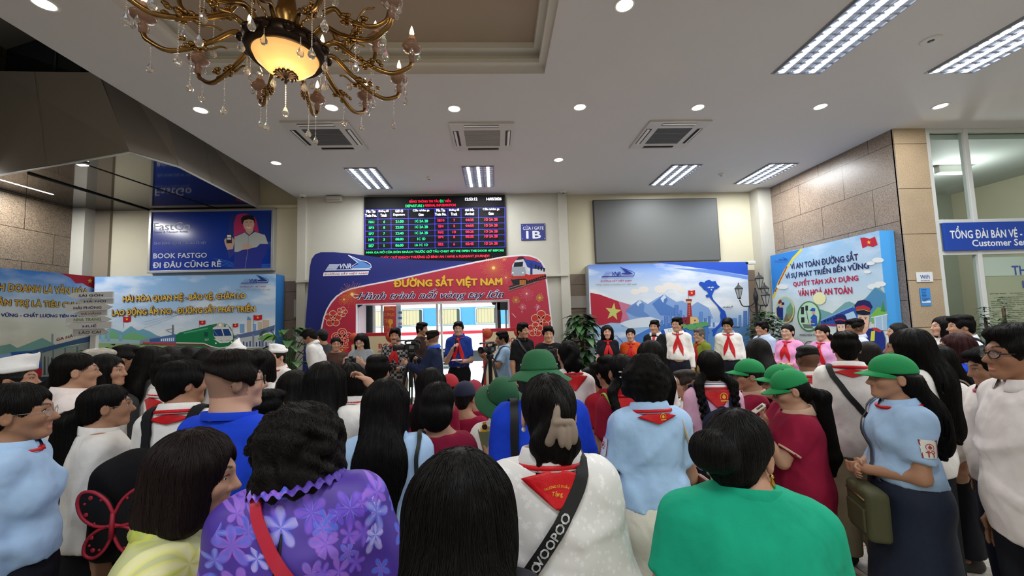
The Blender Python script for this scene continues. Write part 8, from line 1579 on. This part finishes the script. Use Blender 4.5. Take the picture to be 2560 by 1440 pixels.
C('stout man in a white shirt, red scarf and dark trousers before the tower print', 1692, 793, 6.6, 152, q=1, grp=g, w=1.0, hs=.98, belly=.6, hd=(-26, 0, 0), top=TP('eeece8', .93, 'tuck', loose=.006), bot=TR('181b28', belt='1a1410'), hair=dict(style='short', vol=.97), glasses=dict(t=.0012), collar=dict(col='f2f0ee'), scarf=ST, sk='c09478')
C('elderly guest with grey hair, glasses and an olive jacket', 1748, 820, 6.7, 104, q=1, grp=g, top=TP('75822f', .93), bot=TR('4a4a38'), hair=dict(style='short', col='77716a', vol=.97), glasses=dict(t=.002), collar=dict(col='75822f'), scarf=ST, arms=('clasp', 'clasp'), sk='b98e74')
C('man in a white shirt and red scarf looking down, tallest of the guests', 1818, 796, 6.55, 148, q=1, grp=g, w=.98, belly=.3, hd=(-14, 16, 0), top=TP('eeece8', .93, 'tuck', loose=.006), bot=TR('181b28', belt='1a1410'), hair=dict(style='short', vol=1.04), collar=dict(col='f2f0ee', trim='3a4a8a'), scarf=dict(tails=.3), sk='b5876b')
C('man in a pale blue short sleeved shirt and glasses by the lantern post', 1905, 803, 6.4, 98, q=1, grp=g, w=1.02, top=TP('c2d6f2', .38, loose=.012), bot=TR('20222c'), hair=dict(style='short', vol=1.03), glasses=dict(t=.0012), collar=dict(col='c2d6f2'), sk='b5876b')
C('young woman in a pink tunic with glasses and long tied hair', 1968, 810, 5.9, 116, q=1, grp=g, f=True, top=TP('e79ccb', .75, hz=.4, loose=.005), bot=TR('ece6ea'), hair=dict(style='pony', tail=dict(h=-.04, z=1.1, x=.09, r=.03)), glasses=dict(t=.001), scarf=dict(tails=.22), arms=('clasp', 'clasp'), sk='cfa68e')
C('older woman in a pink tunic with wavy hair, rightmost guest', 2054, 812, 5.7, 108, q=1, grp=g, f=True, top=TP('e3a6d4', .72, hz=.4, loose=.005), bot=TR('ece6ea'), hair=dict(style='pony', col='1a1210', vol=1.05, tail=dict(h=-.02, z=1.28, r=.045)), scarf=dict(tails=.3), arms=('clasp', 'clasp'), sk='c79b84')
# ---- press and staff before the arch ----------------------------
g = 'press and staff before the arch'
C('man in a white shirt bending left at the left foot of the arch', 772, 822, 6.1, 96, q=1, grp=g, lean=(16, 0), hd=(0, 30, 0), top=TP('d9d8d6', .95, loose=.012), bot=TR('2a2a30'), hair=dict(style='short', col='1a1816'), collar=dict(col='d9d8d6'), arms=('bag', 'bag'), sk='a3765c')
C('man in a black cap and grey shirt behind the bending man', 806, 820, 6.75, 60, q=1, grp=g, top=TP('3c3d42', .4), bot=TR(), hair=dict(style='short'), cap=dict(col='15161a', back=False), sk='a3765c')
C('woman in a brown top with tied hair by the printed flowers', 840, 842, 6.5, 205, q=1, grp=g, f=True, top=TP('4a332c', .28), bot=TR(), hair=dict(style='pony', tail=dict(h=0, z=1.3)), sk='a87c62')
R = C('woman in a grey shirt with long hair looking down at a camera', 903, 834, 6.2, 178, q=1, grp=g, f=True, hd=(0, 20, 0), top=TP('8f959c', .45, loose=.02), bot=TR('b8aa98'), hair=dict(style='long', z=1.24), glasses=dict(t=.001), arms=('cam', 'cam'), sk='cfa68e')
camera_still(R, 'black camera held by the woman in grey', (held(R, 1)+held(R, -1))/2+(0, .03, 0), 0)
R = C('man in a black checked shirt with a moustache and red scarf', 988, 820, 6.1, 184, q=1, grp=g, top=dict(m=plaidmat(), sleeve=.93, hem='out'), bot=TR('a0927a'), hair=dict(style='short', vol=1.04), beard=True, scarf=dict(tails=.2), arms=('card', 'card'), sk='b5876b')
camera_still(R, 'black camera held low by the man in the checked shirt', (held(R, 1)+held(R, -1))/2+(0, .02, .03), 0)
C('man in a dark brown shirt facing right behind the video camera', 1054, 806, 6.9, -112, q=1, grp=g, top=TP('33241f', .4), bot=TR(), hair=dict(style='short'), sk='a3765c')
R = C('cameraman in a navy suit jacket facing left', 1082, 826, 5.85, 82, q=1, grp=g, top=TP('1a2340', .96, loose=.012, name='suit_jacket'), bot=TR('20222c'), hair=dict(style='fade', col='1c1512'), stub=True, collar=dict(col='2f62d8'), arms=('shoulder', 'cam'), sk='b98e74')
def video_rig(tl, cl, px, py, Y, rz, s=1.):
    """a professional video camera on its tripod: two things"""
    c = at(px, py, Y); t = thing('tripod', tl, 'tripod', (c[0], Y, 0), rz); zt = c[2]-.1; A = MB(); A.lathe([(0, zt-.5), (.025, zt-.5), (.025, zt-.1), (.05, zt-.08), (.06, zt-.03), (.04, zt), (.0, zt)], n=16); A.build('head', m_black, t); sp = MB()
    for k in range(3):
        a = k*2*math.pi/3+.5; f = np.array((.34*math.cos(a), .34*math.sin(a), .02)); top = np.array((.05*math.cos(a), .05*math.sin(a), zt-.12)); pe = np.array((-math.sin(a), math.cos(a), 0))*.022; mb = MB(); mid = (f+top)/2; mb.tube([top+pe, mid+pe*.7], .011, 8); mb.tube([top-pe, mid-pe*.7], .011, 8); mb.tube([mid+(top-mid)*.15, f], .012, 8); mb.ball(f, (.025, .025, .02)); mb.build('leg', mat('tripod_leg', '26272a', rough=.4, metal=.4), t); sp.tube([(0, 0, zt-.85), (f+top)/2*np.array((1, 1, .8))], .006, 5)
    sp.build('spreader', m_black, t); mb = MB(); mb.tube([(.04, 0, zt-.05), (.3, .02, zt-.2)], .009, 6); mb.tube([(.24, .02, zt-.17), (.33, .025, zt-.22)], .015, 8); mb.build('pan_handle', m_black, t)
    v = thing('video_camera', cl, 'video camera', (c[0], Y, zt+.002), rz); mb = MB(); mb.bbox((-.13*s, -.065*s, .02), (.17*s, .065*s, .15*s), .015); mb.bbox((-.05, -.04, 0), (.08, .04, .03), .006); mb.build('body', m_black, v); mb = MB(); mb.lathe([(q*s, z*s) for q, z in [(0, .12), (.05, .12), (.055, .16), (.055, .26), (.065, .28), (.075, .36), (.07, .36), (.06, .3), (0, .29)]], (0, 0, .085*s), 20, axis=(-1, 0, 0)); mb.build('lens', m_black, v); mb = MB(); mb.tube(bez([(-.08, 0, .15*s), (-.06, 0, .21*s), (.1, 0, .21*s), (.13, 0, .15*s)], 16), .014, 8); mb.build('handle', m_black, v); mb = MB(); mb.tube([(-.22*s, .05*s, .22*s), (.0, .05*s, .22*s)], .012*s, 8); mb.tube([(-.3*s, .05*s, .22*s), (-.22*s, .05*s, .22*s)], .02*s, 10); mb.build('microphone', m_dark, v)
    mb = MB(); mb.bbox((.0, -.13*s, .14*s), (.1*s, -.06*s, .2*s), .008); mb.build('viewfinder', m_black, v); mb = MB(); mb.bbox((-.04*s, -.075*s, .05*s), (.06*s, -.06*s, .12*s), .004); mb.build('side_panel', mat('panel_grey', '6a6c70', rough=.4), v)
video_rig('black tripod beneath the video camera of the man in the navy suit', 'black video camera on the tripod before the man in the navy suit', 1028, 860, 5.75, 0.15, .68)
R = C('speaker in a blue shirt and red scarf talking into a microphone', 1146, 804, 6.3, 180, q=1, grp=g, w=.96, hs=.9, top=TP('1d3a8e', .42, 'tuck', loose=.018), bot=TR('121318', belt='111111'), hair=dict(style='short', vol=1.02), glasses=dict(t=.0012), collar=dict(col='1d3a8e'), scarf=dict(tails=.34), arms=('card', 'mic'), sk='c79b84')
p_ = held(R, 1, .07, .02); t = thing('microphone', 'black hand microphone at the mouth of the speaker in blue', 'microphone', tuple(world_pt(R, p_)), R['root'].rotation_euler.z); mb = MB(); mb.lathe([(0, -.1), (.013, -.1), (.016, .05), (.02, .055), (.02, .06)], n=14, axis=(-.2, -.5, 1)); mb.build('body', m_black, t); mb = MB(); mb.ball(nrm((-.2, -.5, 1))*.082, (.024, .024, .028)); mb.build('grille', mat('mic_grille', '3a3b3e', rough=.5, metal=.5), t)
p_ = held(R, -1, .08, .025); t = thing('cue_card', 'blue cue card in the left hand of the speaker', 'card', tuple(world_pt(R, p_)), R['root'].rotation_euler.z); mb = MB(); mb.bbox((-.07, -.08, -.004), (.1, .1, .004), .002); mb.build('card', mat('cue_blue', '2a3a78', rough=.5), t); mb = MB(); mb.box((-.06, -.07, .0042), (.09, .09, .005)); mb.build('paper', m_white, t)
R = C('cameraman in a pale blue shirt facing left beside the right invitation board', 1256, 828, 6.4, 100, q=1, grp=g, top=TP('9fbfe0', .38, loose=.015), bot=TR('2c2e36'), hair=dict(style='short'), collar=dict(col='9fbfe0'), arms=('cam', 'cam'), sk='8e664e')
crossbody(R, 'black camera bag strap across the cameraman in pale blue', [(-.1, -.09, 1.3), (-.11, 0, 1.4), (-.08, .09, 1.32), (.03, .11, 1.15), (.14, .08, 1.0)], .03, blk, (.2, .02, .88))
video_rig('black tripod beneath the video camera right of the speaker', 'black video camera right of the speaker', 1224, 866, 6.05, 1.05, .7)
R = C('man in a black polo with his arm stretched out, right end of the arch', 1306, 807, 6.0, 214, q=1, grp=g, top=TP('141518', .4), bot=TR('22242a'), hair=dict(style='short', vol=1.04), collar=dict(col='141518'), arms=('down', 'down'), sk='b5876b')
crossbody(R, 'black sling bag on the man in the black polo', [(.1, -.09, 1.3), (.11, 0, 1.4), (.08, .09, 1.32), (-.03, .11, 1.15), (-.14, .08, 1.0)], .03, mat('sling_grey', '2c2d30', rough=.5), (-.2, .02, .9))
R = C('young man in black lifting a camera beside the pothos', 1370, 815, 5.8, 176, q=1, grp=g, top=TP('17181c', .4), bot=TR(), hair=dict(style='short', vol=1.02), arms=('cam', 'cam'), sk='c09478')
camera_still(R, 'black camera lifted by the young man in black', (held(R, 1)+held(R, -1))/2+(0, .03, .02), 0, 1.3)
